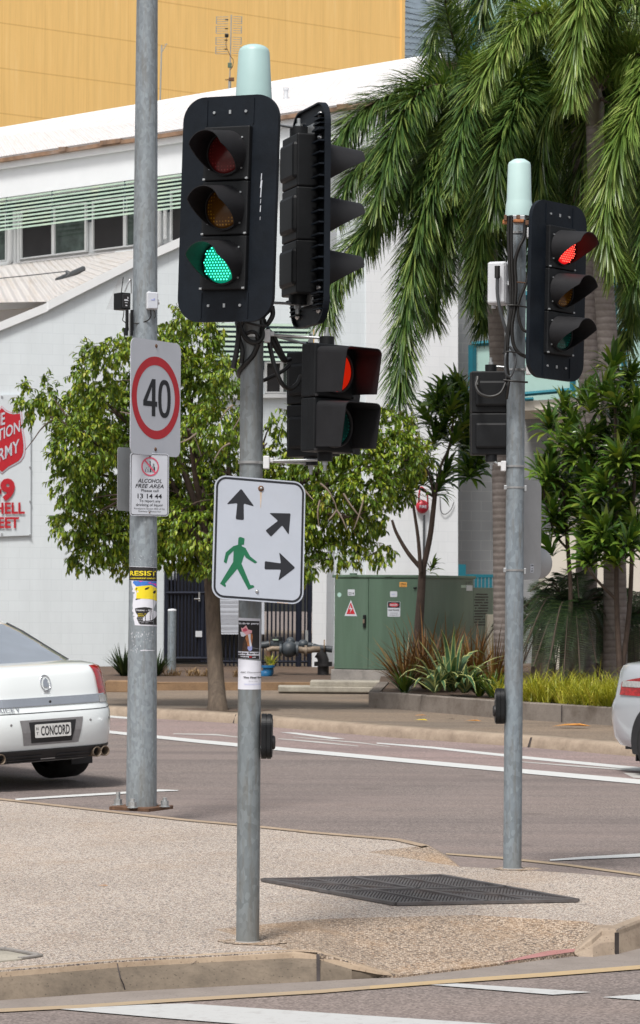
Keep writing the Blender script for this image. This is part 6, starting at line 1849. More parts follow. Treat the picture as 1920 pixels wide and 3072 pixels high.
    if plate:
        m = MB()
        o = [(-0.71, 0.835), (-0.71, 0.775), (0.71, 0.775), (0.71, 0.835)]
        wrap_poly(m, B, o, -0.012, 0.05, 0, 0.02); wrap_poly(m, B, [(-0.71, 0.848), (-0.71, 0.835), (0.71, 0.835), (0.71, 0.848)], -0.016, 0.05, 0, 0.02)
        ch = m.build('chrome_strip', 'chrome', t, world=False)
        m = MB(); m.lathe([(0.014, 0), (0.010, 0.008), (0.001, 0.01)], B(0.02, -0.012, 0.805), (0, -1, 0), 14); m.build('camera', 'plastic_black', ch, world=False)
        m = MB()
        m.tube([B(0.052 * math.cos(a), -0.008, 0.975 + 0.068 * math.sin(a)) for a in [2 * math.pi * k / 30 for k in range(31)]], 0.005, 6)
        wrap_poly(m, B, [(-0.03, 0.945), (0.02, 0.935), (0.035, 0.965), (0.012, 0.975), (0.03, 0.995), (0.005, 1.02), (-0.02, 1.0), (-0.028, 0.975)], -0.012, 0.02, 0, 0.02)
        m.tube([B(x, -0.008, 0.895 + 0.01 * abs(x) * 10) for x in (-0.03, 0, 0.03)], 0.004, 6)
        m.build('badge', 'chrome', t, world=False)
        m = MB(); write(m, 'CAPRICE', 0.05, -0.52, 0.735, B, y=-0.014, width=0.30, bold=0.001); write(m, 'V', 0.065, -0.335, 0.735, B, y=-0.014, bold=0.001)
        m.build('badge_lettering', 'chrome', t, world=False)
        m = MB(); wrap_poly(m, B, [(-0.335, 0.655), (0.335, 0.655), (0.29, 0.425), (-0.29, 0.425)], -0.004, 0.05, 0, 0.03); su = m.build('plate_surround', 'surround', t, world=False)
        m = MB(); wrap_poly(m, B, [(-0.245, 0.635), (0.255, 0.635), (0.215, 0.445), (-0.215, 0.445)], -0.007, 0.05, 0, 0.03); m.build('plate_recess_shade', 'plastic_black', su, world=False)  # flat dark patch: the shade of a plate recess put in as colour
        fpl = lambda x, y, z: Vector((x, y - 0.022, z))
        m = MB(); m.prism([(x, z + 0.552) for x, z in rrect(0.378, 0.120, 0.01, n=4)], -0.018, -0.012, flat); np_ = m.build('number_plate', 'plate', t, world=False)
        m = MB(); f = lambda x, y, z: Vector((x, -0.0195, z))
        write(m, 'CONCORD', 0.118, 0.022, 0.512, f, width=0.305, bold=0.0024); write(m, 'N', 0.034, -0.168, 0.563, f, bold=0.0006); write(m, 'T', 0.034, -0.168, 0.520, f, bold=0.0006)
        m.build('plate_lettering', 'sign_black', np_, world=False)
        m = MB()
        wrap_poly(m, B, [(-0.74, 0.385), (0.74, 0.385), (0.70, 0.262), (-0.70, 0.262)], -0.006, 0.05, 0, 0.02); df = m.build('diffuser', 'plastic_black', t, world=False)
        m = MB()
        for x0, x1 in ((-0.5, -0.08), (0.08, 0.5)):
            for z in (0.295, 0.325): m.tube([B(x0, -0.012, z), B((x0 + x1) / 2, -0.012, z), B(x1, -0.012, z)], 0.007, 5)
        m.build('diffuser_rib', 'pipe_black', df, world=False)
        for x, y in ((0.51, 0.05), (0.615, 0.075), (-0.51, 0.05), (-0.615, 0.075)):
            m = MB(); m.lathe([(0.045, 0.2), (0.047, 0.0), (0.043, -0.004), (0.040, 0.0), (0.040, 0.18)], (x, y, 0.318), (0, 1, 0), 24); m.lathe([(0.04, 0.15), (0.001, 0.15)], (x, y, 0.318), (0, 1, 0), 24, 1)
            m.build('exhaust_tip', ['pipe_bronze', 'iron_dark'], t, world=False)
        for x in (-0.42, 0.42, 0.68, -0.68):
            m = MB(); m.lathe([(0.012, 0), (0.010, 0.002), (0.0005, 0.003)], B(x, -0.001, 0.62), (0, -1, 0), 12); m.build('parking_sensor', 'surround', t, world=False)
    return t
r38 = R(38)
wp = gnd(180, 2342)
off = Matrix.Rotation(r38, 3, 'Z') @ Vector((0.765, 1.10, 0))
car('white_sedan', 'pearl white sedan with CONCORD number plate, seen from behind', Vector((wp.x - off.x, wp.y - off.y, 0.0)), (0, R(-2.2), r38), 'car_white')
cr = at(1850, 2120, 27.2)
car('silver_sedan', 'silver sedan cut off by the right edge with red tail light', Vector((cr.x + 0.46, cr.y + 0.50, 0.0)), (0, 0, R(214)), 'car_silver', False, 'b')

# ================================================================== GREEN ELECTRICITY CABINET
cc = at(1263, 1900, 46.0)
cab = thing('electrical_cabinet', 'large green steel electricity cabinet with warning signs on its doors', 'cabinet', Vector((cc.x, cc.y, 0.2)), (0, 0, R(-30)))
CZ = lambda y, D=46.3: zz(y, D) - 0.2
zt, zb = CZ(1731), CZ(2010)
mb = MB(); mb.box((-0.86, 1.0, zb / 2), (1.80, 2.1, zb), None, 0, 0.01); mb.build('plinth', 'plinth', cab, world=False)
mb = MB(); mb.box((-0.86, 1.0, (zt + zb) / 2), (1.72, 2.0, zt - zb), None, 0, 0.006); mb.build('body', 'cabinet_l', cab, world=False)
mb = MB(); mb.box((-0.86, 1.0, zt + 0.02), (1.79, 2.07, 0.05), None, 0, 0.008)
mb.box((-1.3, -0.02, zt + 0.028), (0.14, 0.05, 0.03)); mb.box((-0.62, -0.02, zt + 0.028), (0.14, 0.05, 0.03)); mb.box((-1.40, 0.1, zt + 0.06), (0.10, 0.1, 0.03))
mb.build('lid', 'cabinet_l', cab, world=False)
mb = MB(); mb.box((-0.45, 2.42, (zb + zt - 0.16) / 2), (0.9, 0.84, zt - 0.16 - zb), None, 0, 0.006); ext = mb.build('side_cabinet', 'cabinet_l', cab, world=False)
mb = MB()
for i in range(9):
    for j in range(12):
        if (i * 7 + j * 3) % 11 == 0: continue
        mb.box((0.003, 2.06 + 0.06 * i + (0.03 if j % 2 else 0), zt - 0.28 - j * 0.05), (0.008, 0.042, 0.02))
mb.build('vent_slots', 'iron_dark', ext, world=False)
for xa_, xb_ in ((-1.70, -1.035), (-1.025, -0.02)):
    mb = MB(); mb.box(((xa_ + xb_) / 2, -0.009, (zt + zb) / 2), (xb_ - xa_, 0.018, zt - zb - 0.03), None, 0, 0.004); d = mb.build('door', 'cabinet_l', cab, world=False)
    if xa_ < -1.5:
        mb = MB(); mb.box((-1.10, -0.03, CZ(1863)), (0.055, 0.04, 0.22), None, 0, 0.012); mb.build('handle', 'black_sat', d, world=False)
        mb = MB(); mb.box((-1.10, -0.056, CZ(1863)), (0.03, 0.02, 0.07)); mb.build('lock', 'pipe_bronze', d, world=False)
        mb = MB()
        for z in (0.3, 0.9, 1.5): mb.cyl((-1.71, -0.01, zb + z - 0.03), (-1.71, -0.01, zb + z + 0.03), 0.012, None, 8)
        mb.build('hinge', 'zinc', d, world=False)
fz_ = lambda x, y, z: Vector((x, y - 0.019, z))
def decal(name, mat, pts, parent=cab, y=-0.002):
    m = MB(); m.prism(pts, y, y + 0.002, fz_); return m.build(name, mat, parent, world=False)
def cxp(px): return -1.72 + (px - 1004) / 259 * 1.72
tri = decal('warning_triangle', 'sign_white', [(cxp(1036), CZ(1848)), (cxp(1074), CZ(1848)), (cxp(1055), CZ(1799))])
decal('red_triangle', 'sign_red', [(cxp(1042), CZ(1842)), (cxp(1068), CZ(1842)), (cxp(1055), CZ(1806))], tri, -0.004)
decal('lightning_bolt', 'sign_white', [(cxp(1056), CZ(1814)), (cxp(1050), CZ(1827)), (cxp(1056), CZ(1827)), (cxp(1052), CZ(1840)), (cxp(1061), CZ(1824)), (cxp(1055), CZ(1824))], tri, -0.006)
np2 = decal('number_label', 'sign_white', [(x + cxp(1056), z + CZ(1777)) for x, z in rrect(0.14, 0.11, 0.015)])
m = MB(); write(m, '2214', 0.06, cxp(1056), CZ(1783), fz_, y=-0.004, width=0.11, bold=0.001); m.build('lettering', 'sign_black', np2, world=False)
dg = decal('danger_sign', 'sign_white', [(x + cxp(1184), z + CZ(1826)) for x, z in rrect(0.25, 0.26, 0.012)])
decal('black_panel', 'sign_black', [(x + cxp(1184), z + CZ(1813)) for x, z in rrect(0.235, 0.10, 0.008)], dg, -0.004)
decal('red_oval', 'sign_red', circ(0.095, cxp(1184), CZ(1813), 28, 0.036), dg, -0.006)
m = MB(); write(m, 'DANGER', 0.05, cxp(1184), CZ(1816), fz_, y=-0.0075, width=0.15, bold=0.001); m.build('lettering', 'sign_white', dg, world=False)
m = MB(); write(m, 'HIGH VOLTAGE', 0.04, cxp(1184), CZ(1831), fz_, y=-0.004, width=0.21, bold=0.001); write(m, 'AUTHORISED', 0.022, cxp(1184), CZ(1839), fz_, y=-0.004, width=0.15); write(m, 'PERSONNEL ONLY', 0.022, cxp(1184), CZ(1845), fz_, y=-0.004, width=0.18); m.build('lettering', 'sign_black', dg, world=False)
decal('blue_sticker', 'glass_aqua', circ(0.04, cxp(1020), CZ(1784), 20))
ws = decal('white_sticker', 'sign_white', [(x + cxp(1183), z + CZ(1781)) for x, z in rrect(0.14, 0.10, 0.02)])
m = MB(); write(m, 'care', 0.04, cxp(1182), CZ(1783), fz_, y=-0.004, width=0.06); m.build('lettering', 'ink_link', ws, world=False)
os_ = decal('orange_sticker', 'orange_ink', [(x + cxp(1211), z + CZ(1752)) for x, z in rrect(0.145, 0.085, 0.004)])
m = MB(); write(m, 'CABLES', 0.03, cxp(1211), CZ(1752), fz_, y=-0.004, width=0.11, bold=0.001); write(m, 'BELOW', 0.025, cxp(1211), CZ(1758), fz_, y=-0.004, width=0.09); m.build('lettering', 'sign_black', os_, world=False)
m = MB(); m.box((cxp(1247), -0.03, CZ(1762)), (0.05, 0.05, 0.03), None, 0, 0.008); m.build('padlock_lug', 'black_sat', cab, world=False)
fr_ = lambda x, y, z: Vector((0.004 - y, x, z))
m = MB(); m.add([fr_(1.72, 0, CZ(1761)), fr_(1.98, 0, CZ(1761)), fr_(1.98, 0, CZ(1761) + 0.0), fr_(1.98, 0, CZ(1753))], [[0, 1, 3]]) if False else m.prism([(1.50, CZ(1760, 47)), (1.70, CZ(1760, 47)), (1.70, CZ(1752, 47)), (1.50, CZ(1752, 47))], 0, 0.003, fr_); m.build('green_sticker', 'louvre', cab, world=False)
m = MB(); m.prism([(1.71, CZ(1769, 47)), (1.95, CZ(1769, 47)), (1.95, CZ(1752, 47)), (1.71, CZ(1752, 47))], 0, 0.003, fr_); m.build('white_label', 'grey_plastic', cab, world=False)
m = MB(); write(m, 'J 07', 0.06, 1.80, CZ(1748, 47), fr_, y=0, width=0.26, bold=0.001); m.build('lettering', 'sign_black', cab, world=False)

# ================================================================== FENCE, GATE, BOLLARD, NOTICE
OFFF = 0.12
fe = root_on('security_fence', 'navy black barred security fence closing the undercroft', 'fence', W_, 820, 2000)
ga = root_on('fence_gate', 'tall dark mesh gate with silver handle left of the street tree', 'gate', W_, 560, 1990)
mb = MB()
x = 640.0
while x < 930:
    mb.box((W_.hit(x, 1700, OFFF) + W_.hit(x, 1998, OFFF)) / 2, (0.028, 0.028, W_.z(x, 1700) - W_.z(x, 1998)), Matrix.Rotation(W_.a, 3, 'Z')); x += 12.5
mb.build('bars', 'fence_black', fe)
mb = MB()
for y in (1706, 1985): mb.tube([W_.hit(632, y, OFFF), W_.hit(932, y, OFFF)], 0.025, 4, 0, True, False)
mb.build('rail', 'fence_black', fe)
for x in (634, 895, 928):
    mb = MB(); mb.box((W_.hit(x, 1695, OFFF) + W_.hit(x, 2004, OFFF)) / 2, (0.07, 0.07, W_.z(x, 1695) - W_.z(x, 2004)), Matrix.Rotation(W_.a, 3, 'Z')); mb.build('post', 'fence_black', fe)
mb = MB(); mb.slab(put([(500, 2012), (500, 2004), (935, 2003), (935, 2011)], W_, 0.3), 0.3, back); mb.build('sill', 'slab', fe)
mb = MB()
x = 503.0
while x < 615:
    mb.box((W_.hit(x, 1690, OFFF) + W_.hit(x, 1978, OFFF)) / 2, (0.03, 0.03, W_.z(x, 1690) - W_.z(x, 1978)), Matrix.Rotation(W_.a, 3, 'Z')); x += 10.5
mb.build('bars', 'fence_black', ga)
mb = MB()
for y in (1700, 1779, 1975): mb.tube([W_.hit(497, y, OFFF + 0.02), W_.hit(620, y, OFFF + 0.02)], 0.03, 4, 0, True, False)
for x in (497, 606, 618): mb.box((W_.hit(x, 1695, OFFF) + W_.hit(x, 1985, OFFF)) / 2, (0.06, 0.06, W_.z(x, 1695) - W_.z(x, 1985)), Matrix.Rotation(W_.a, 3, 'Z'))
mb.build('gate_frame', 'fence_black', ga)
mb = MB(); mb.slab(put([(530, 1975), (530, 1700), (600, 1700), (600, 1975)], W_, OFFF - 0.03), 0.01, back); mb.build('mesh_screen', 'screen', ga)
mb = MB(); mb.tube([W_.hit(598, 1776, OFFF + 0.08), W_.hit(598, 1804, OFFF + 0.08)], 0.022, 8); mb.tube([W_.hit(582, 1797, OFFF + 0.09), W_.hit(598, 1797, OFFF + 0.09)], 0.016, 8); mb.build('handle', 'steel', ga)
mb = MB(); mb.slab(put([(587, 1911), (587, 1893), (606, 1893), (606, 1911)], W_, OFFF + 0.05), 0.02, back); mb.build('lock_plate', 'grey_plastic', ga)
no = root_on('notice_board', 'large white printed notice hung on fence behind the nearest post', 'notice', W_, 720, 1902)
mb = MB(); mb.slab(put([(657, 1903), (652, 1768), (793, 1768), (793, 1903)], W_, 0.25), 0.02, back); mb.build('panel', 'sign_white', no)
mb = MB(); r5 = random.Random(11)
for y in range(1780, 1900, 4):
    if r5.random() < 0.16: continue
    x1 = 788 - (r5.random() ** 2) * 60
    mb.add(put([(660, y), (660, y + 1.5), (x1, y + 1.5), (x1, y)], W_, 0.254), [[0, 1, 2, 3]])
mb.build('print', 'ink_grey', no)
bo = thing('bollard', 'galvanised steel bollard in front of the dark gate', 'bollard', at(515, 2018, 48.5))
bz0 = at(515, 2018, 48.5)
mb = MB(); hB = zz(1836, 48.5) - bz0.z
mb.tube([(0, 0, -0.1), (0, 0, hB)], 0.077, 20); mb.build('tube', 'galv_b', bo, world=False)
mb = MB(); mb.lathe([(0.08, 0), (0.08, 0.02), (0.06, 0.035), (0.001, 0.04)], (0, 0, hB), n=20); mb.build('cap', 'grey_plastic', bo, world=False)
# wall sign on the left with the red shield
ss = root_on('wall_sign', 'tall white wall sign with red shield and street number, cut by left edge', 'sign', W_, 0, 1610)
mb = MB(); mb.slab(put([(-190, 1618), (-190, 1190), (92, 1183), (92, 1606)], W_, 0.05), 0.03, back); mb.build('panel', 'board_white', ss)
q5 = lambda X, Y: (X / 5.5, 1180 + Y / 5.5)
def wpoly(name, mat, pts, off, parent=ss):
    m = MB(); m.add([W_.hit(x, y, off) for x, y in pts], [list(range(len(pts)))]); return m.build(name, mat, parent)
half = [(30, 215), (90, 275), (160, 312), (230, 325), (300, 318), (352, 310), (370, 480), (378, 600), (402, 740), (415, 860), (410, 980), (385, 1060), (330, 1130), (250, 1175), (140, 1235), (33, 1325)]
full = half + [(66 - X if True else 0, Y) for X, Y in half[::-1] if X not in (30, 33)]
wpoly('shield_edge', 'sign_white', [q5(*p) for p in full], 0.062)
def inset(pts, k):
    cx_, cy_ = 33, 760
    return [(cx_ + (X - cx_) * (1 - k / 380), cy_ + (Y - cy_) * (1 - k / 550)) for X, Y in pts]
wpoly('shield_outline', 'sign_red_faded', [q5(*p) for p in inset(full, -7)], 0.058)
shd = wpoly('shield', 'sign_red', [q5(*p) for p in inset(full, 26)], 0.068)
class WallText:
    def __init__(s, ang): s.k = math.tan(R(ang))
    def __call__(s, x, y, z): return W_.hit(x, z + s.k * 0, 0.075)
def wtext(m, txt, x0, x1, ybase, cap, rise=0.0, size=1.0, **kw):
    """lettering on the wall: x0..x1 and baseline in photo pixels, capital height in pixels"""
    vs, fs = glyphs(txt, 1.0, **kw)
    lo, hi = min(v[0] for v in vs), max(v[0] for v in vs); hy = max(v[1] for v in vs)
    m.add([W_.hit(x0 + (vx - lo) / (hi - lo) * (x1 - x0), ybase - rise * (vx - lo) / (hi - lo) - vy / hy * cap, 0.076) for vx, vy in vs], fs)
m = MB(); wtext(m, 'THE', -32, 15, 1284, 36, 12, bold=0.02); wtext(m, 'SALVATION', -88, 60, 1360, 34, 66, bold=0.015); wtext(m, 'ARMY', -28, 58, 1398, 38, 44, bold=0.015); m.build('lettering', 'sign_white', shd)
m = MB()
wtext(m, '49', -42, 45, 1497, 62, 0, bold=0.05); wtext(m, 'MITCHELL', -112, 74, 1541, 33, 1, bold=0.03); wtext(m, 'STREET', -72, 57, 1583, 32, 0, bold=0.03); m.add([W_.hit(x, y, 0.076) for x, y in ((-6, 1480), (4, 1480), (4, 1471), (-6, 1471))], [[0, 1, 2, 3]])
m.build('lettering', 'sign_red', ss)
m = MB()
for X, Y in ((30, 50), (500, 640), (495, 1210), (497, 1780), (497, 2335), (27, 2315)):
    m.box(W_.hit(*q5(X, Y), 0.06), (0.03, 0.02, 0.03))
m.build('fixing_screw', 'zinc', ss)
# red gong and down pipe on the bright wall
gx = root_on('fire_gong', 'red enamel fire gong with white letters on the bright wall', 'alarm bell', W_, 1267, 1527)
gc = W_.hit(1267, 1520, 0.08)
m = MB(); m.lathe([(0.132 * math.cos(R(q)), 0.09 * math.sin(R(q))) for q in range(0, 91, 12)], gc, W_.n, 28); m.build('dome', 'red_bell', gx)
m = MB(); m.lathe([(0.07, -0.1), (0.07, 0.0)], gc, W_.n, 18); m.build('base', 'pipe_black', gx)
m = MB()
fg = lambda x, y, z: gc + W_.d * x + Vector((0, 0, z)) + W_.n * (0.094 * math.sqrt(max(0.02, 1 - (x * x + z * z) / 0.0174)) + 0.003)
write(m, 'FIRE', 0.08, -0.01, -0.03, fg, width=0.14, bold=0.002); m.build('lettering', 'sign_white', gx)
m = MB(); m.tube(spline([W_.hit(1256, 1508, 0.2), W_.hit(1258, 1480, 0.3), W_.hit(1264, 1462, 0.3), W_.hit(1280, 1480, 0.3), W_.hit(1284, 1512, 0.2)]), 0.018, 6); m.build('red_ribbon', 'sign_red', gx)
m = MB(); m.tube([W_.hit(1272, 1545, 0.09), W_.hit(1271, 1735, 0.09)], 0.022, 8)
tag(m.build('drain_pipe', 'cable_grey'), 'thin grey pipe running down the bright wall below the gong', 'pipe')
m = MB(); m.tube(spline([W_.hit(1320, 1490, 0.06), W_.hit(1322, 1530, 0.06), W_.hit(1334, 1543, 0.06), W_.hit(1352, 1530, 0.06), W_.hit(1362, 1506, 0.06)]), 0.008, 6)
tag(m.build('loose_cable', 'cable_grey'), 'thin loose cable sagging on the bright wall beside the gong', 'cable')

# ================================================================== WATER METER PIPES
DP = 48.6
wm = thing('water_pipes', 'dark slate water meter pipes with flanges and bronze fittings by fence', 'pipes', at(900, 2030, DP))
p4 = lambda X, Y, D=DP: at(460 + X / 2.7, 1650 + Y / 2.7, D)
def pipe(name, pts, r, mat, n=14):
    m = MB(); m.tube([p4(*p) for p in pts], r, n); return m.build(name, mat, wm)
pipe('main_pipe', [(780, 775), (900, 770), (940, 762)], 0.065, 'pipe_dark'); pipe('main_pipe', [(1090, 760), (1200, 768), (1290, 775)], 0.055, 'pipe_dark')
def blob(name, mat, c, sx, sy, sz, D=DP):
    m = MB(); o = p4(*c, D); n = 16
    m.lathe([(max(0.001, math.cos(R(q))), math.sin(R(q))) for q in range(-90, 91, 15)], (0, 0, 0), None, n)
    m.v = [Vector((v.x * sx, v.y * sy, v.z * sz)) + o for v in m.v]; return m.build(name, mat, wm)
blob('valve_body', 'pipe_dark', (1000, 760), 0.13, 0.12, 0.13); blob('valve_body', 'pipe_dark', (1110, 745), 0.09, 0.1, 0.09); blob('valve_body', 'pipe_dark', (1215, 765), 0.10, 0.1, 0.09)
m = MB(); m.cyl(p4(1000, 735), p4(1000, 705), 0.115, None, 20); m.build('valve_cover', 'pipe_black', wm)
m = MB(); m.box(p4(990, 727, DP - 0.13), (0.10, 0.02, 0.025)); m.build('green_tag', 'louvre', wm)
blob('meter', 'pipe_dark', (1100, 805), 0.15, 0.14, 0.15, DP - 0.3)
m = MB(); m.cyl(p4(1095, 765, DP - 0.3), p4(1095, 745, DP - 0.3), 0.06, None, 16); m.build('meter_cap', 'pipe_blue', wm)
for X in (1030, 1165):
    m = MB(); m.tube([p4(X - 9, 808, DP - 0.3), p4(X + 9, 808, DP - 0.3)], 0.125 if X > 1100 else 0.11, 18); m.build('flange', 'pipe_dark', wm)
pipe('bronze_pipe', [(925, 815, DP - 0.3), (960, 800, DP - 0.3), (1025, 800, DP - 0.3)], 0.05, 'pipe_bronze'); pipe('bronze_pipe', [(935, 810, DP - 0.3), (935, 940, DP - 0.3)], 0.042, 'rust'); pipe('bronze_pipe', [(1170, 805, DP - 0.3), (1230, 815, DP - 0.3), (1300, 805, DP - 0.3), (1340, 805, DP - 0.25)], 0.06, 'pipe_bronze')
m = MB(); m.tube([p4(1225, 818, DP - 0.3), p4(1245, 818, DP - 0.3)], 0.10, 16); m.build('flange', 'pipe_bronze', wm)
pipe('main_pipe', [(1290, 780), (1340, 795), (1400, 800), (1450, 805)], 0.06, 'pipe_dark')
for X in (1385,):
    m = MB(); m.tube([p4(X - 6, 780), p4(X + 6, 780)], 0.12, 16); m.build('flange', 'pipe_bronze', wm)
pipe('riser', [(1330, 830), (1362, 850), (1376, 890), (1376, 1040)], 0.105, 'pipe_black', 18)
m = MB(); m.cyl(p4(1376, 905), p4(1376, 940), 0.165, None, 24); m.build('flange', 'pipe_black', wm)
m = MB(); m.box(p4(1242, 700), (0.05, 0.04, 0.22)); m.build('gate_key', 'zinc', wm)
bv = thing('blue_valve', 'blue enamelled valve elbow standing in the mulch below the pipes', 'valve', p4(915, 1045, DP - 0.6))
m = MB(); m.cyl(p4(930, 952, DP - .6), p4(930, 935, DP - .6), 0.125, None, 20); m.build('flange', 'pipe_blue', bv)
m = MB(); m.tube(spline([p4(930, 950, DP - .6), p4(928, 990, DP - .6), p4(905, 1015, DP - .6), p4(870, 1020, DP - .5)]), 0.10, 14); m.build('elbow', 'pipe_blue', bv)
# ================================================================== VEGETATION
rv = random.Random(21)
def rvec(r=rv):
    while True:
        v = Vector((r.uniform(-1, 1), r.uniform(-1, 1), r.uniform(-1, 1)))
        if 0.05 < v.length < 1: return v
def leaf(mb, p, d, up, L, W, fold=0.25, droop=0.25, mi=0):
    """one folded pointed leaf: base p, direction d"""
    d = d.normalized(); s = d.cross(up)
    s = s.normalized() if s.length > 1e-4 else d.orthogonal().normalized()
    n = s.cross(d).normalized()
    a, m1, m2 = p, p + d * L * 0.42 - n * L * droop * 0.12, p + d * L * 0.75 - n * L * droop * 0.45
    t = p + d * L * 0.97 - n * L * droop
    k = n * W * fold
    vs = [a, m1 + s * W * 0.5 + k, m1, m1 - s * W * 0.5 + k, m2 + s * W * 0.36 + k * 0.7, m2, m2 - s * W * 0.36 + k * 0.7, t]
    mb.add(vs, [[0, 1, 2], [0, 2, 3], [2, 1, 4, 5], [3, 2, 5, 6], [5, 4, 7], [6, 5, 7]], mi, True)
def branch_path(p0, p1, sag, n=7, wob=0.06, r=rv):
    p0, p1 = Vector(p0), Vector(p1)
    L = (p1 - p0).length
    side = Vector((r.uniform(-1, 1), r.uniform(-1, 1), 0)) * L * wob
    out = []
    for i in range(n + 1):
        f = i / n
        out.append(p0.lerp(p1, f) + side * math.sin(f * math.pi * r.uniform(0.8, 1.2)) + Vector((0, 0, sag * L * math.sin(f * math.pi))))
    return out

# ------------------------------------------------------------------ street tree
DT = 38.2
tb = gnd(652, 2130, 0.13)
tree = thing('street_tree', 'bushy street tree with drooping glossy leaves behind the lamp post', 'tree', tb)
mb = MB()
trunk = [tb + Vector((0, 0, -0.1)), tb, tb + Vector((0, 0, 0.12)), at(648, 2040, DT), at(641, 1900, DT), at(636, 1760, DT), at(634, 1690, DT)]
mb.tube(trunk, [0.19, 0.155, 0.132, 0.118, 0.108, 0.108, 0.115], 18)
mb.build('trunk', 'bark', tree)
fork = at(635, 1700, DT)
tips = [(150, 1250, -.3), (280, 1180, .5), (330, 1500, -.6), (420, 1100, .2), (545, 1020, .4), (560, 1280, -.8), (680, 1250, .6), (700, 1560, -.9), (850, 1450, -.3), (980, 1420, .5), (1120, 1360, .0), (1230, 1380, .3), (1060, 1560, -.5), (470, 1600, .8), (260, 1420, .2), (800, 1330, .9), (940, 1640, .4)]
for x, y, dz in tips:
    mb = MB()
    e = at(x, y, DT + dz * 1.3)
    mid = fork.lerp(e, 0.45) + Vector((rv.uniform(-.15, .15), rv.uniform(-.3, .3), 0.35))
    pts = spline([fork + Vector((0, 0, -0.1)), fork.lerp(mid, 0.5) + Vector((0, 0, 0.12)), mid, mid.lerp(e, 0.55) + Vector((0, 0, 0.1)), e], 5)
    n = len(pts); mb.tube(pts, [0.062 * (1 - 0.87 * i / (n - 1)) + 0.004 for i in range(n)], 8)
    for q in range(5):
        i = rv.randrange(n // 3, n)
        p = pts[i]; e2 = p + Vector((rv.uniform(-.7, .7), rv.uniform(-.5, .5), rv.uniform(-.5, .45)))
        mb.tube(branch_path(p, e2, rv.uniform(-.1, .15), 5), [0.018, 0.016, 0.013, 0.010, 0.008, 0.005], 5)
    mb.build('limb', 'bark_thin', tree)
mb = MB()
for x0, y0, x1, y1 in ((960, 1450, 1010, 1530), (1010, 1530, 985, 1560), (1010, 1530, 1040, 1590), (905, 1460, 940, 1500), (960, 1500, 955, 1580), (700, 1215, 660, 1260), (690, 1330, 640, 1390), (420, 1250, 360, 1235), (470, 1350, 430, 1300), (1090, 1500, 1060, 1590), (1030, 1480, 1090, 1560), (860, 1500, 905, 1560), (590, 1300, 520, 1330), (740, 1200, 700, 1290)):
    mb.tube(branch_path(at(x0, y0, DT - 1.3), at(x1, y1, DT - 1.3), rv.uniform(-.15, .15), 6), [0.016, 0.015, 0.013, 0.012, 0.010, 0.008, 0.006], 5)
mb.build('bare_twigs', 'twig', tree)
blobs = [(85, 1205, 50, 75, .6), (145, 1190, 45, 70, .5), (215, 1250, 80, 75, .9), (290, 1140, 80, 85, 1), (265, 1060, 35, 40, .5), (340, 1060, 70, 50, .8), (545, 955, 60, 45, .8), (600, 1010, 75, 70, 1), (520, 1070, 80, 70, 1), (410, 1040, 60, 50, .9), (250, 1330, 110, 110, 1.1), (215, 1450, 70, 80, 1), (330, 1250, 120, 110, 1.2), (430, 1200, 90, 110, 1), (240, 1560, 90, 80, 1), (330, 1610, 110, 85, 1.1), (420, 1520, 120, 130, 1.2), (480, 1330, 80, 120, .8), (560, 1180, 110, 110, 1.1), (640, 1270, 110, 90, .9), (560, 1420, 120, 110, 1.1), (600, 1580, 140, 90, 1.2), (500, 1660, 120, 50, 1.1), (700, 1420, 110, 110, .9), (730, 1640, 130, 75, 1.1), (850, 1270, 60, 50, .5), (830, 1400, 90, 80, .9), (860, 1560, 110, 90, 1), (960, 1370, 110, 70, 1), (1060, 1330, 100, 80, 1), (1160, 1280, 90, 60, 1), (1200, 1370, 100, 85, 1.1), (1110, 1450, 100, 80, 1), (1010, 1480, 90, 60, .7), (1070, 1590, 75, 65, .8), (1010, 1660, 90, 50, .8), (900, 1700, 70, 40, .7), (1180, 1470, 70, 60, .9), (1130, 1660, 50, 35, .6), (970, 1260, 70, 40, .5), (690, 1120, 80, 60, .7), (370, 1700, 60, 35, .6), (250, 1690, 50, 40, .7), (640, 1700, 120, 40, .9), (480, 1010, 50, 45, .7), (440, 960, 26, 30, .4), (560, 1560, 130, 110, 1.0), (680, 1700, 110, 40, 1.0), (430, 1640, 110, 60, 1), (780, 1500, 100, 120, 1), (900, 1450, 90, 80, .9), (600, 1120, 90, 70, .9), (330, 1400, 110, 120, 1), (1100, 1550, 70, 60, .8), (960, 1560, 80, 90, .9), (770, 1720, 80, 40, .9)]
mb = MB(); pet = MB()
pm = DT / FPX
def twig_cluster(c, out, nl, Lr=(0.065, 0.115)):
    ax = (out * 0.7 + rvec() * 0.7 + Vector((0, 0, -0.25))).normalized()
    ln = rv.uniform(0.12, 0.26)
    pet.tube([c - ax * ln * 0.5, c + ax * ln * 0.3], 0.0035, 3, 0, False, False)
    for i in range(nl):
        f = i / nl
        p = c + ax * ln * (f - 0.6)
        d = (rvec() * 0.8 + ax * 0.55 + Vector((0, 0, -0.55))).normalized()
        leaf(mb, p, d, Vector((0, 0, 1)) + rvec() * 0.4, rv.uniform(*Lr), rv.uniform(0.028, 0.043), 0.22, rv.uniform(0.1, 0.4))
for x, y, rx, ry, den in blobs:
    vol = (rx * ry) / 10000.0
    N = int(155 * vol * den) + 5
    dz = rv.uniform(-0.9, 0.9)
    for i in range(N):
        v = rvec(); v = v.normalized() * (v.length ** 0.5)
        c = at(x + v.x * rx, y - v.z * ry, DT + dz + v.y * (rx + ry) / 2 * pm * 1.1)
        twig_cluster(c, v, rv.randrange(9, 14))
mb.build('crown', 'leaf_tree', tree)
pet.build('twigs', 'bark_thin', tree)

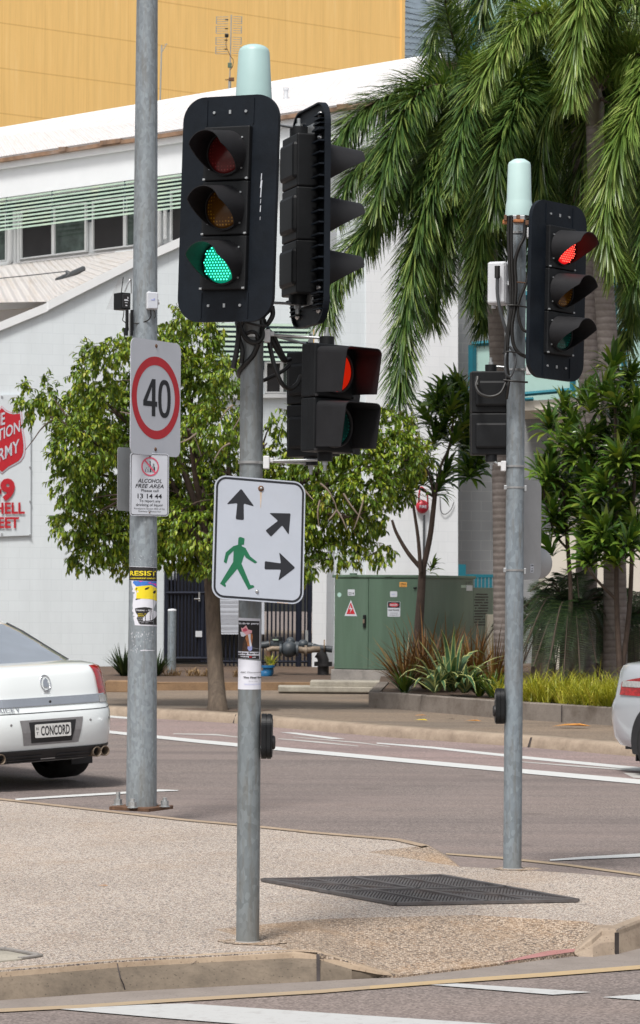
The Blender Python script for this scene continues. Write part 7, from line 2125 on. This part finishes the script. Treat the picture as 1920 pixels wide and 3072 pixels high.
# ------------------------------------------------------------------ foxtail palms
def frond(name, root, pts, Lf=0.46, dens=1.0, light=False, droop=0.46, w=0.0205, bare=0.08):
    Lf *= 1.42; dens *= 3.0
    """rachis through photo points (x, y, distance); leaflets all round it"""
    P_ = [at(x, y, D) for x, y, D in pts]
    sp = spline(P_, 14)
    # even resample
    d = [0.0]
    for a, b in zip(sp[:-1], sp[1:]): d.append(d[-1] + (b - a).length)
    tot = d[-1]
    mb = MB()
    n = len(sp)
    mb.tube(sp[::2] + [sp[-1]], [0.022 * (1 - 0.8 * i / (len(sp[::2]))) + 0.003 for i in range(len(sp[::2]) + 1)], 6, 1)
    cnt = int(tot * 118 * dens)
    j = 0
    for i in range(cnt):
        f = bare + (1 - bare) * (i + rv.random()) / cnt
        s = f * tot
        while j < n - 2 and d[j + 1] < s: j += 1
        t = (s - d[j]) / max(1e-6, d[j + 1] - d[j])
        p = sp[j].lerp(sp[j + 1], min(1, t))
        tan = (sp[j + 1] - sp[j]).normalized()
        a = rv.uniform(0, 2 * math.pi)
        u = tan.cross(Vector((0, 0, 1))); u = u.normalized() if u.length > 1e-3 else Vector((1, 0, 0)); v = u.cross(tan)
        rad = u * math.cos(a) + v * math.sin(a)
        prof = 0.62 + 0.38 * math.sin(math.pi * min(1, f * 0.9 + 0.05))
        L = Lf * prof * rv.uniform(0.75, 1.12)
        dr = (rad * 0.75 + tan * rv.uniform(0.45, 0.85)).normalized()
        # strip of three segments, bending down
        sd = dr.cross(Vector((0, 0, 1)) + rvec() * 0.5); sd = sd.normalized() if sd.length > 1e-3 else u
        ww = w * rv.uniform(0.8, 1.2)
        q = [p]
        dd = dr.copy()
        for k in range(3):
            dd = (dd + Vector((0, 0, -droop * 0.42))).normalized(); q.append(q[-1] + dd * L / 3)
        vs = [q[0] - sd * ww * 0.25, q[0] + sd * ww * 0.25, q[1] - sd * ww * 0.5, q[1] + sd * ww * 0.5, q[2] - sd * ww * 0.46, q[2] + sd * ww * 0.46, q[3] - sd * ww * 0.12, q[3] + sd * ww * 0.12]
        mb.add(vs, [[0, 1, 3, 2], [2, 3, 5, 4], [4, 5, 7, 6]], 0, True)
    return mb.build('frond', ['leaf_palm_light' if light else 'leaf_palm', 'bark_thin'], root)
def palm(label, base, trunk_px, crown, fronds, D, r0, r1):
    t = thing('foxtail_palm', label, 'palm tree', base, 0, 'foxtail palms in the planter')
    pts = [base + Vector((0, 0, -0.2))] + [at(x, y, D) for x, y in trunk_px]
    n = len(pts)
    mb = MB(); mb.tube(spline(pts, 6), [r0 + (r1 - r0) * i / ((n - 1) * 6) for i in range((n - 1) * 6 + 1)], 16)
    mb.build('trunk', 'bark_palm', t)
    if crown:
        x0, y0, x1, y1 = crown
        a, b = at(x0, y0, D), at(x1, y1, D)
        mb = MB(); mb.tube([a, a.lerp(b, 0.4), b], [r1 * 1.05, r1 * 1.15, r1 * 0.5], 14); mb.build('crownshaft', 'crownshaft', t)
    for fr in fronds: frond('frond', t, **fr)
    return t
f = lambda *pts, **k: dict(pts=list(pts), **k)
# left palm: slim trunk behind the farther signal post, its crown spreading over the white wall
DA = 41.0
ca = (1425, 330)
palm('palm with slim leaning trunk behind farther post, crown over white wall', at(1507, 2080, DA), [(1506, 1900), (1502, 1500), (1492, 1050), (1478, 850), (1452, 620), (1430, 430)], (1430, 430, 1422, 280), [
    f((1425, 320, 41), (1330, 235, 41), (1200, 270, 40.6), (1080, 340, 40.3), (1000, 440, 40.2)),
    f((1420, 330, 41), (1310, 255, 40.6), (1215, 330, 40.0), (1165, 480, 39.7), (1130, 620, 39.6), Lf=0.52),
    f((1420, 350, 41), (1320, 330, 41.4), (1180, 400, 41.6), (1060, 520, 41.6), (1010, 640, 41.6), Lf=0.42),
    f((1420, 350, 41), (1330, 420, 40.5), (1230, 560, 40.2), (1110, 680, 40), (1000, 830, 39.9), (975, 960, 39.9), Lf=0.46),
    f((1425, 360, 41), (1340, 470, 40.4), (1270, 640, 40.1), (1230, 850, 39.9), (1205, 1090, 39.8), (1200, 1190, 39.8), Lf=0.48, dens=1.1),
    f((1425, 360, 41), (1360, 440, 41.6), (1300, 560, 41.8), (1262, 760, 41.8), (1240, 900, 41.8)),
    f((1430, 320, 41), (1520, 245, 40.2), (1570, 270, 39.5), (1530, 360, 39.0), (1494, 470, 38.8), (1485, 640, 38.8), Lf=0.5, dens=1.25),
    f((1425, 340, 41), (1440, 420, 40.2), (1450, 560, 39.8), (1440, 740, 39.7), (1425, 900, 39.6), Lf=0.45),
    f((1425, 350, 41), (1400, 480, 41.8), (1410, 640, 42.0), (1440, 800, 42.1), (1450, 980, 42.1)),
    f((1420, 310, 41), (1380, 180, 41), (1345, 60, 40.8), (1330, -60, 40.6), Lf=0.36, dens=0.7),
    f((1420, 310, 41), (1400, 140, 41.6), (1365, 20, 42), (1310, 70, 42.3), (1290, 190, 42.4), Lf=0.4, dens=0.75),
    f((1430, 310, 41), (1480, 180, 41.5), (1560, 120, 41.8), (1640, 190, 42), (1660, 330, 42)),
    f((1430, 320, 41), (1560, 290, 41.8), (1650, 380, 42), (1680, 540, 42), (1690, 700, 42)),
    f((1425, 350, 41), (1360, 400, 42.3), (1250, 430, 42.6), (1150, 560, 42.8), (1090, 720, 42.8)),
    f((1425, 360, 41), (1390, 520, 41), (1350, 620, 40.6), (1310, 800, 40.5), (1290, 960, 40.5)),
    f((1430, 340, 41), (1500, 420, 41.4), (1560, 560, 41.6), (1600, 720, 41.6), (1610, 820, 41.6)),
    f((1430, 340, 41), (1540, 380, 42.4), (1620, 480, 42.6), (1640, 640, 42.7), (1650, 760, 42.7)),
    f((1430, 350, 41), (1480, 430, 42.8), (1500, 600, 43), (1495, 800, 43), (1490, 900, 43)),
    f((1425, 360, 41), (1340, 520, 42.6), (1330, 700, 42.9), (1340, 860, 42.9)),
    f((1425, 330, 41), (1500, 300, 43), (1600, 420, 43.4), (1640, 600, 43.4)),
    f((1425, 330, 41), (1360, 290, 43), (1280, 400, 43.3), (1250, 560, 43.4)),
    f((1426, 320, 41), (1450, 210, 40), (1420, 240, 39), (1380, 420, 38.6), (1365, 560, 38.5), Lf=0.42),
], DA, 0.135, 0.115)
# right palm: thick trunk at the right, crown partly outside the frame
DB = 39.0
palm('palm with thick pale trunk right of the red light, fronds hanging low', at(1846, 2060, DB), [(1846, 1950), (1843, 1600), (1832, 1200), (1808, 800), (1790, 520), (1784, 380)], (1784, 380, 1784, 230), [
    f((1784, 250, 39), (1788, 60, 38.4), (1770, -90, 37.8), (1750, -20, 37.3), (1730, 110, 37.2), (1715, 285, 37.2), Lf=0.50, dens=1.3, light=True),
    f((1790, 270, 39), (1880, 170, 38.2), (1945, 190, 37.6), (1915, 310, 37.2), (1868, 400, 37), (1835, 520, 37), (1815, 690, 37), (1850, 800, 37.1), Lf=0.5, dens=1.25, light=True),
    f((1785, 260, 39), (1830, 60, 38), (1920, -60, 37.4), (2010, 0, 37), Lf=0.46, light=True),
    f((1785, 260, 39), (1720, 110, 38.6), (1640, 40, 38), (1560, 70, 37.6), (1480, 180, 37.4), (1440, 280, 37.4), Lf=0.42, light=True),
    f((1790, 280, 39), (1900, 120, 39.6), (1990, 160, 39.8), (2000, 300, 39.9), Lf=0.46),
    f((1790, 280, 39), (1880, 230, 40), (1960, 330, 40.3), (1960, 520, 40.4), (1930, 760, 40.4), (1900, 960, 40.4)),
    f((1785, 300, 39), (1740, 300, 40), (1700, 420, 40.4), (1690, 600, 40.5), (1700, 760, 40.5)),
    f((1780, 300, 39), (1700, 260, 39.2), (1640, 340, 39.4), (1620, 500, 39.5), (1640, 640, 39.5)),
    f((1790, 300, 39), (1850, 300, 40.4), (1890, 460, 40.8), (1900, 660, 41), (1890, 900, 41), (1880, 1040, 41), Lf=0.4),
    f((1790, 270, 39), (1850, 150, 40.2), (1900, 140, 40.6), (1940, 260, 41)),
    f((1785, 300, 39), (1760, 420, 39.8), (1750, 560, 40), (1755, 700, 40)),
    f((1785, 280, 39), (1690, 200, 41.5), (1600, 260, 42), (1540, 400, 42.2), (1530, 560, 42.2)),
    f((1785, 280, 39), (1700, 320, 41.5), (1620, 460, 42), (1590, 640, 42.2)),
    f((1790, 280, 39), (1880, 330, 42), (1930, 480, 42.3), (1935, 640, 42.4)),
    f((1790, 290, 39), (1850, 420, 39.8), (1880, 600, 40), (1890, 780, 40), (1895, 900, 40)),
    f((1785, 260, 39), (1740, 120, 40), (1680, 60, 40.4), (1600, 80, 40.8), (1560, 190, 41)),
    f((1790, 290, 39), (1930, 380, 38), (1950, 560, 37.5), (1925, 760, 37.3), (1900, 860, 37.3), Lf=0.46),
], DB, 0.185, 0.125)
# third palm: trunk between them, crown above the frame
DC = 40.0
palm('palm whose grey trunk stands left of the thick one, crown out of sight', at(1752, 2060, DC), [(1754, 1950), (1762, 1600), (1768, 1250), (1758, 900), (1745, 500), (1735, 100), (1730, -150)], None, [
    f((1730, -140, 40), (1640, -180, 39.6), (1560, -60, 39.4), (1520, 60, 39.4), Lf=0.42, dens=0.8),
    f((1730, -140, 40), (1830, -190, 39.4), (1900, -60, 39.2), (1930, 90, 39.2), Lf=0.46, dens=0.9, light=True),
    f((1730, -140, 40), (1600, -200, 40.6), (1480, -90, 41), (1440, 60, 41.2), Lf=0.42, dens=0.8),
], DC, 0.175, 0.13)

# ------------------------------------------------------------------ strap-leaved shrubs (rosettes on stems)
def rosette(mb, c, ax, n, L, W, droop=0.9):
    ax = ax.normalized()
    for i in range(n):
        f = i / n
        a = i * 2.4 + rv.uniform(-.2, .2)
        u = ax.orthogonal().normalized(); v = ax.cross(u)
        el = 0.15 + 1.2 * (1 - f) ** 1.0
        rad = u * math.cos(a) + v * math.sin(a)
        d = (rad * math.sin(el) + ax * math.cos(el)).normalized()
        p = c + ax * (0.14 * f - 0.05)
        l = L * rv.uniform(0.75, 1.1); w = W * rv.uniform(0.8, 1.15)
        s = d.cross(ax); s = s.normalized() if s.length > 1e-3 else u
        q = [p]; dd = d.copy()
        for k in range(4):
            q.append(q[-1] + dd * l / 4); dd = (dd + Vector((0, 0, -droop * (0.24 + 0.1 * k) * rv.uniform(0.6, 1.2)))).normalized()
        vs = []
        for k, wk in enumerate((0.3, 0.85, 1.0, 0.72, 0.04)):
            nn = s.cross(dd).normalized()
            vs += [q[k] - s * w * wk / 2 + nn * w * 0.12 * wk, q[k], q[k] + s * w * wk / 2 + nn * w * 0.12 * wk]
        mb.add(vs, [[3 * k + j, 3 * k + j + 1, 3 * k + j + 4, 3 * k + j + 3] for k in range(4) for j in range(2)], 0, True)
def shrub(name, label, cat, base, D, heads, stems, L, W, nl=(24, 34), group=None, matl='leaf_dracaena'):
    t = thing(name, label, cat, base, 0, group)
    mb = MB()
    for x, y, dz in heads:
        if y > 1690 and x > 1730: continue
        ax = Vector((rv.uniform(-.5, .5), rv.uniform(-.7, .2), 1.0))
        rosette(mb, at(x, y, D + dz), ax, rv.randrange(*nl), L, W)
    mb.build('foliage', matl, t)
    mb = MB()
    for pts, r0, r1 in stems:
        sp = spline([at(x, y, D + dz) for x, y, dz in pts], 6)
        n = len(sp); mb.tube(sp, [r0 + (r1 - r0) * i / (n - 1) for i in range(n)], 8)
    mb.build('stem', 'bark_thin', t)
    return t
g = 'strap leaved shrubs in front of the balcony'
def rh(n, x0, x1, y0, y1, avoid=None):
    out = []
    while len(out) < n:
        x, y = rv.uniform(x0, x1), rv.uniform(y0, y1)
        if avoid and avoid(x, y): continue
        out.append((x, y, rv.uniform(-.7, .7)))
    return out
DS = 37.6
shrub('strap_leaf_shrub', 'tall dark strap-leaved shrub at right edge in front of thick palm trunk', 'shrub', at(1860, 2020, DS), DS,
      [(1835, 1110, 0), (1880, 1150, .3), (1910, 1240, 0), (1805, 1180, -.2), (1850, 1215, -.3), (1770, 1230, .2), (1900, 1330, -.2), (1850, 1330, .2), (1915, 1420, 0), (1860, 1440, -.2), (1890, 1520, .2), (1835, 1540, 0), (1915, 1600, -.1), (1860, 1630, .1), (1800, 1640, -.3), (1900, 1700, 0), (1840, 1730, -.2), (1790, 1740, .1), (1880, 1800, .2), (1770, 1690, .2), (1825, 1430, .4), (1800, 1780, -.4), (1740, 1780, .1), (1860, 1290, .6), (1880, 1380, .7), (1900, 1480, .6), (1870, 1570, .5), (1900, 1650, .6), (1830, 1680, .5), (1815, 1330, .6), (1800, 1560, .5), (1860, 1760, .5), (1910, 1770, .3), (1780, 1640, .6), (1835, 1250, .5), (1890, 1200, .6), (1820, 1620, -.2), (1760, 1750, .5), (1755, 1330, .4), (1740, 1380, .5), (1770, 1440, .3), (1760, 1520, .3), (1790, 1590, .2), (1780, 1390, .5), (1850, 1690, -.4), (1880, 1640, -.4), (1895, 1290, -.4), (1865, 1390, -.3), (1815, 1480, -.2)],
      [([(1860, 2020, 0), (1850, 1800, 0), (1850, 1500, 0), (1845, 1200, 0)], 0.045, 0.02), ([(1865, 2020, .1), (1890, 1800, .1), (1900, 1500, .1), (1910, 1300, 0)], 0.04, 0.02), ([(1850, 1800, 0), (1790, 1740, 0), (1760, 1700, 0)], 0.025, 0.012)], 0.42, 0.075, (34, 46), group=g)
shrub('strap_leaf_shrub', 'strap-leaved shrub spreading below the balcony left of palm trunks', 'shrub', at(1700, 2010, DS + 1), DS + 1,
      [(1650, 1290, 0), (1690, 1240, .3), (1720, 1290, 0), (1680, 1330, -.3), (1745, 1210, .2), (1640, 1440, -.2), (1680, 1470, 0), (1620, 1500, .2), (1700, 1520, .2), (1660, 1560, -.2), (1730, 1460, .1), (1740, 1560, 0), (1690, 1600, 0), (1620, 1420, .4), (1655, 1660, -.3), (1665, 1400, .4), (1710, 1410, .5), (1650, 1510, .5), (1690, 1560, .5), (1715, 1330, .5), (1700, 1460, .6)],
      [([(1700, 2010, 0), (1712, 1800, 0), (1700, 1600, 0), (1690, 1480, 0), (1690, 1300, 0)], 0.04, 0.016), ([(1705, 1650, 0), (1660, 1590, 0), (1630, 1470, 0)], 0.02, 0.012)], 0.40, 0.07, (32, 44), group=g)
# slender multi-stemmed tree by the cabinet
DL = 44.0
st_t = shrub('slender_tree', 'slender dark-stemmed tree with drooping leaf rosettes beside green cabinet', 'tree', at(1252, 2030, DL), DL,
      [(1335, 1195, .2), (1310, 1215, -.2), (1375, 1180, .2), (1405, 1210, 0), (1390, 1270, -.2), (1330, 1280, .1), (1360, 1330, 0), (1300, 1330, .2), (1400, 1350, .2), (1430, 1400, -.3), (1410, 1430, -.2), (1270, 1450, .3), (1240, 1430, .2), (1225, 1480, 0), (1330, 1440, .3), (1390, 1190, .4), (1350, 1240, -.4), (1305, 1480, .1), (1350, 1200, .4), (1320, 1240, .4), (1380, 1240, .5), (1400, 1300, .4), (1290, 1270, .3), (1340, 1320, .4), (1415, 1390, .2), (1260, 1380, .3)],
      [([(1246, 2040, 0), (1255, 1900, 0), (1262, 1800, 0), (1268, 1705, 0)], 0.085, 0.06), ([(1268, 1710, 0), (1290, 1610, 0), (1302, 1510, 0), (1305, 1480, 0)], 0.05, 0.035), ([(1268, 1710, 0), (1225, 1660, 0), (1190, 1600, 0), (1176, 1560, 0)], 0.042, 0.02), ([(1262, 1715, -.1), (1255, 1620, -.1), (1242, 1530, -.1), (1230, 1460, 0)], 0.035, 0.018), ([(1305, 1485, 0), (1322, 1400, 0), (1350, 1330, 0), (1365, 1200, 0)], 0.03, 0.014), ([(1303, 1495, 0), (1290, 1430, 0), (1275, 1400, 0)], 0.03, 0.014), ([(1300, 1490, 0), (1255, 1465, 0), (1225, 1462, 0)], 0.02, 0.012), ([(1290, 1700, 0), (1310, 1690, 0)], 0.012, 0.008)], 0.46, 0.07, (32, 44))
mb = MB(); rosette(mb, at(1292, 1712, DL), Vector((0.4, -0.3, 1)), 14, 0.26, 0.045); mb.build('foliage', 'leaf_dracaena', st_t)

# ------------------------------------------------------------------ cycads
def cycad(label, base, heart, tips, D, group):
    t = thing('cycad', label, 'cycad', base, 0, group)
    c = at(*heart, D)
    mb = MB(); mb.tube([base + Vector((0, 0, -.1)), c], [0.2, 0.16], 14); mb.build('trunk', 'bark', t)
    for q in range(20):
        a = rv.uniform(0, 6.283); rr_ = rv.uniform(0.6, 1.0)
        tips = tips + [(heart[0] + math.cos(a) * 190 * rr_, heart[1] + rv.uniform(-70, 170), math.sin(a) * 0.9 * rr_, rv.uniform(.3, .5))]
    for x, y, dz, arch in tips:
        e = at(x, y, D + dz); mid = c.lerp(e, 0.5) + Vector((0, 0, arch))
        sp = spline([c, mid, e], 16)
        mb = MB(); mb.tube(sp[::3] + [sp[-1]], 0.009, 5, 1)
        n = len(sp); 
        for i in range(3, n):
            tan = (sp[i] - sp[i - 1]).normalized(); s = tan.cross(Vector((0, 0, 1))); s = s.normalized() if s.length > 1e-3 else Vector((1, 0, 0))
            up = s.cross(tan)
            for sd in (-1, 1):
                for o in (0, 0.5):
                    p = sp[i - 1].lerp(sp[i], o)
                    L = 0.24 * math.sin(math.pi * (0.12 + 0.86 * i / n)) * rv.uniform(0.85, 1.1) + 0.03
                    d = (s * sd + tan * 0.45 + up * 0.25).normalized()
                    mb.add([p - tan * 0.004, p + tan * 0.004, p + d * L * 0.6 + tan * 0.0042, p + d * L + Vector((0, 0, -0.25 * L * rv.random())), p + d * L * 0.6 - tan * 0.0042], [[0, 1, 2, 3, 4]], 0, False)
        mb.build('frond', ['leaf_cycad', 'bark_thin'], t)
    return t
gc_ = 'cycads in the planter'
cycad('dark green cycad with arching fronds just right of the farther post', at(1716, 2030, 39.2), (1716, 1850), [(1590, 1775, -.5, .35), (1560, 1830, 0, .3), (1600, 1770, .5, .25), (1660, 1745, .3, .2), (1690, 1740, -.6, .3), (1545, 1900, -.5, .35), (1560, 1960, -.8, .4), (1600, 2000, -1.1, .4), (1640, 2020, -1.2, .45), (1690, 2040, -1.3, .5), (1740, 2020, -1.2, .45), (1790, 1990, -1.0, .45), (1800, 1900, .5, .4), (1800, 1800, .4, .25), (1555, 1870, .4, .35), (1580, 1930, -.9, .5), (1650, 1980, -1.4, .5), (1750, 1960, .9, .4), (1620, 1960, .9, .4), (1570, 1990, .3, .4), (1700, 1760, .9, .3), (1770, 1770, .8, .3), (1545, 1940, .8, .3)], 39.2, gc_)
cycad('second dark cycad behind the thick palm trunk at right', at(1880, 2030, 40.6), (1890, 1880), [(1800, 1850, 0, .3), (1790, 1920, -.5, .35), (1830, 1980, -.8, .4), (1880, 2010, -1, .45), (1930, 1990, -.8, .4), (1970, 1900, 0, .35), (1950, 1800, .4, .2), (1850, 1790, .4, .2), (1810, 1960, .6, .4), (1900, 1960, 1, .3), (1780, 1880, .8, .3)], 40.6, gc_)

for hx, D, bx_, lab in ((1630, 41.6, 1630, 'dark cycad added behind the large grey sign back to deepen the shade'), (1790, 42.0, 1795, 'dark cycad added between the two right palm trunks to deepen the shade')):  # two cycads added to darken the background of the bed
    cycad(lab, at(bx_, 2020, D), (hx, 1890), [(hx - 120, 1850, .2, .35), (hx + 120, 1850, .2, .35), (hx - 60, 1990, -.8, .4), (hx + 60, 1990, -.8, .4), (hx, 1780, .3, .3)], D, gc_)
# ------------------------------------------------------------------ grass clumps (countless blades)
mb = MB()
def blade(mb, p, d, L, W, droop, seg=4, mi=0):
    s = d.cross(Vector((0, 0, 1))); s = s.normalized() if s.length > 1e-3 else Vector((1, 0, 0))
    q = [p]; dd = d.normalized()
    for k in range(seg):
        q.append(q[-1] + dd * L / seg); dd = (dd + Vector((0, 0, -droop * (0.5 + 0.5 * k)))).normalized()
    vs = []
    for k in range(seg + 1):
        w = W * (1 - (k / seg) ** 1.6) * 0.5 + 0.0006
        vs += [q[k] - s * w, q[k] + s * w]
    mb.add(vs, [[2 * k, 2 * k + 1, 2 * k + 3, 2 * k + 2] for k in range(seg)], mi, True)
def soil_z(p): return 0.12 + 0.235 * 0.86
pl_a, pl_b = pl[2], pl[3]
def along(fr, back): return pl[1].lerp(pl[3], fr) + pin * back
for i in range(300):
    fr = rv.uniform(0.40, 1.18); bk_ = abs(rv.gauss(0.0, 0.75)) + 0.06
    if fr < 0.56 and rv.random() < 0.75: continue
    c = along(fr, min(bk_, 2.4)); c.z = soil_z(c) + rv.uniform(-0.02, 0.05)
    hs = rv.uniform(0.75, 1.2)
    for k in range(rv.randrange(16, 26)):
        a = rv.uniform(0, 2 * math.pi)
        d = Vector((math.cos(a) * rv.uniform(.2, 1.0), math.sin(a) * rv.uniform(.2, 1.0), 1))
        blade(mb, c + Vector((rv.uniform(-.05, .05), rv.uniform(-.05, .05), 0)), d, rv.uniform(0.30, 0.56) * hs, rv.uniform(0.010, 0.018), rv.uniform(0.2, 0.5))
tag(mb.build('planter_grass', 'leaf_grass'), 'dense yellow green clumping grass spilling over the planter wall', 'grass', None, 'stuff')

# ------------------------------------------------------------------ bronze cordylines and the agave
def spiky(name, label, cat, c, n, L, W, matl, group, spread=(0.2, 1.1), droop=(0.03, 0.16), edge=None):
    t = thing(name, label, cat, c, 0, group)
    mb = MB(); me = MB()
    for i in range(n):
        a = i * 2.399 + rv.uniform(-.3, .3); sp_ = rv.uniform(*spread)
        d = Vector((math.cos(a) * sp_, math.sin(a) * sp_, 1))
        l = L * rv.uniform(0.65, 1.1); dr = rv.uniform(*droop); p = c + Vector((math.cos(a) * 0.04, math.sin(a) * 0.04, rv.uniform(0, .08)))
        w = W * rv.uniform(.75, 1.1)
        if edge:
            s = d.cross(Vector((0, 0, 1))).normalized(); q = [p]; dd = d.normalized()
            for k in range(6): q.append(q[-1] + dd * l / 6); dd = (dd + Vector((0, 0, -dr * (0.5 + 0.5 * k)))).normalized()
            prof = (0.55, 0.85, 1, 0.95, 0.75, 0.45, 0.03)
            for k in range(6):
                for m_, s0, s1 in ((mb, -0.36, 0.36), (me, 0.36, 0.5), (me, -0.5, -0.36)):
                    lift = lambda u: Vector((0, 0, abs(u) * w * 0.5))
                    m_.add([q[k] + s * w * prof[k] * s0 + lift(s0), q[k] + s * w * prof[k] * s1 + lift(s1), q[k + 1] + s * w * prof[k + 1] * s1 + lift(s1), q[k + 1] + s * w * prof[k + 1] * s0 + lift(s0)], [[0, 1, 2, 3]], 0, True)
        else: blade(mb, p, d, l, w, dr, 5)
    mb.build('leaves', matl, t)
    if edge: me.build('leaf_margin', edge, t)
    return t
gcd = 'bronze cordyline clumps in the planter'
pz = lambda x, y, D, dz=0.0: Vector((at(x, y, D).x, D, 0.33 + dz))
for x, D, n, L, lab in ((1215, 40.6, 80, 1.0, 'bronze cordyline clump at the left corner of planter bed'), (1275, 41.2, 110, 1.2, 'tallest bronze red cordyline at the foot of the slender tree'), (1345, 41.6, 100, 1.15, 'bronze red cordyline just behind the variegated agave'), (1420, 41.0, 100, 1.05, 'bronze cordyline right of the agave beside cream post'), (1480, 40.6, 60, 1.15, 'thin dark red cordyline against the cream post'), (1310, 40.2, 70, 0.95, 'low bronze cordyline drooping left of the agave')):
    spiky('cordyline', lab, 'plant', pz(x, 2000, D), n, L, 0.040, 'leaf_cordyline', gcd, (0.15, 1.6), (0.03, 0.20))
for x, D, n, L, lab in ((1355, 38.6, 30, 0.92, 'large variegated agave with cream edged arching leaves'), (1310, 38.3, 22, 0.55, 'small variegated agave at left foot of the larger one'), (1395, 38.3, 22, 0.55, 'small variegated agave low at right of the larger one')):
    spiky('agave', lab, 'plant', pz(x, 2000, D, 0.03), n, L, 0.105, 'leaf_agave', 'variegated agaves in the planter', (0.12, 1.6), (0.04, 0.36), 'agave_edge')
for x, D, lab in ((1215, 39.4, 'dark green strap plant left of agaves near the planter corner'), (1440, 38.4, 'dark green strap plant between agave and signal post'), (1478, 38.0, 'small dark green plant right behind the farther signal post')):
    spiky('strap_plant', lab, 'plant', pz(x, 2000, D), 40, 0.5, 0.04, 'leaf_dracaena', 'dark green strap plants in the planter', (0.3, 1.3), (0.05, 0.2))
# spiky shrub and dry tufts at the foot of the wall
spiky('yucca_shrub', 'small dark spiky shrub in mulch just left of lamp post', 'shrub', at(372, 2030, 47.4), 150, 0.52, 0.035, 'leaf_cycad', None, (0.2, 1.2), (0.0, 0.1))
spiky('yucca_shrub', 'small dark spiky shrub peeping out right of lamp post', 'shrub', at(468, 2032, 47.6), 110, 0.50, 0.035, 'leaf_cycad', None, (0.2, 1.2), (0.0, 0.1))
spiky('pot_plant', 'small pale green weed growing by the blue valve', 'plant', at(812, 2000, DP - 0.5), 26, 0.22, 0.03, 'leaf_grass', None, (0.3, 1.2), (0.05, 0.2))
mb = MB()
for i in range(160):
    x = rv.choice([rv.uniform(470, 540), rv.uniform(560, 640), rv.uniform(700, 760)]); c = at(x, rv.uniform(2018, 2042), 47.6)
    for k in range(5):
        a = rv.uniform(0, 6.28); blade(mb, c, Vector((math.cos(a) * .6, math.sin(a) * .6, 1)), rv.uniform(.06, .16), 0.012, .15, 3)
M['dry_grass'] = paint('dry_straw_grass', (0.36, 0.24, 0.11), 0.8, 0, 0.3, 20)
tag(mb.build('dry_grass', 'dry_grass'), 'tufts of dry straw coloured grass in the mulch bed', 'grass', None, 'stuff')
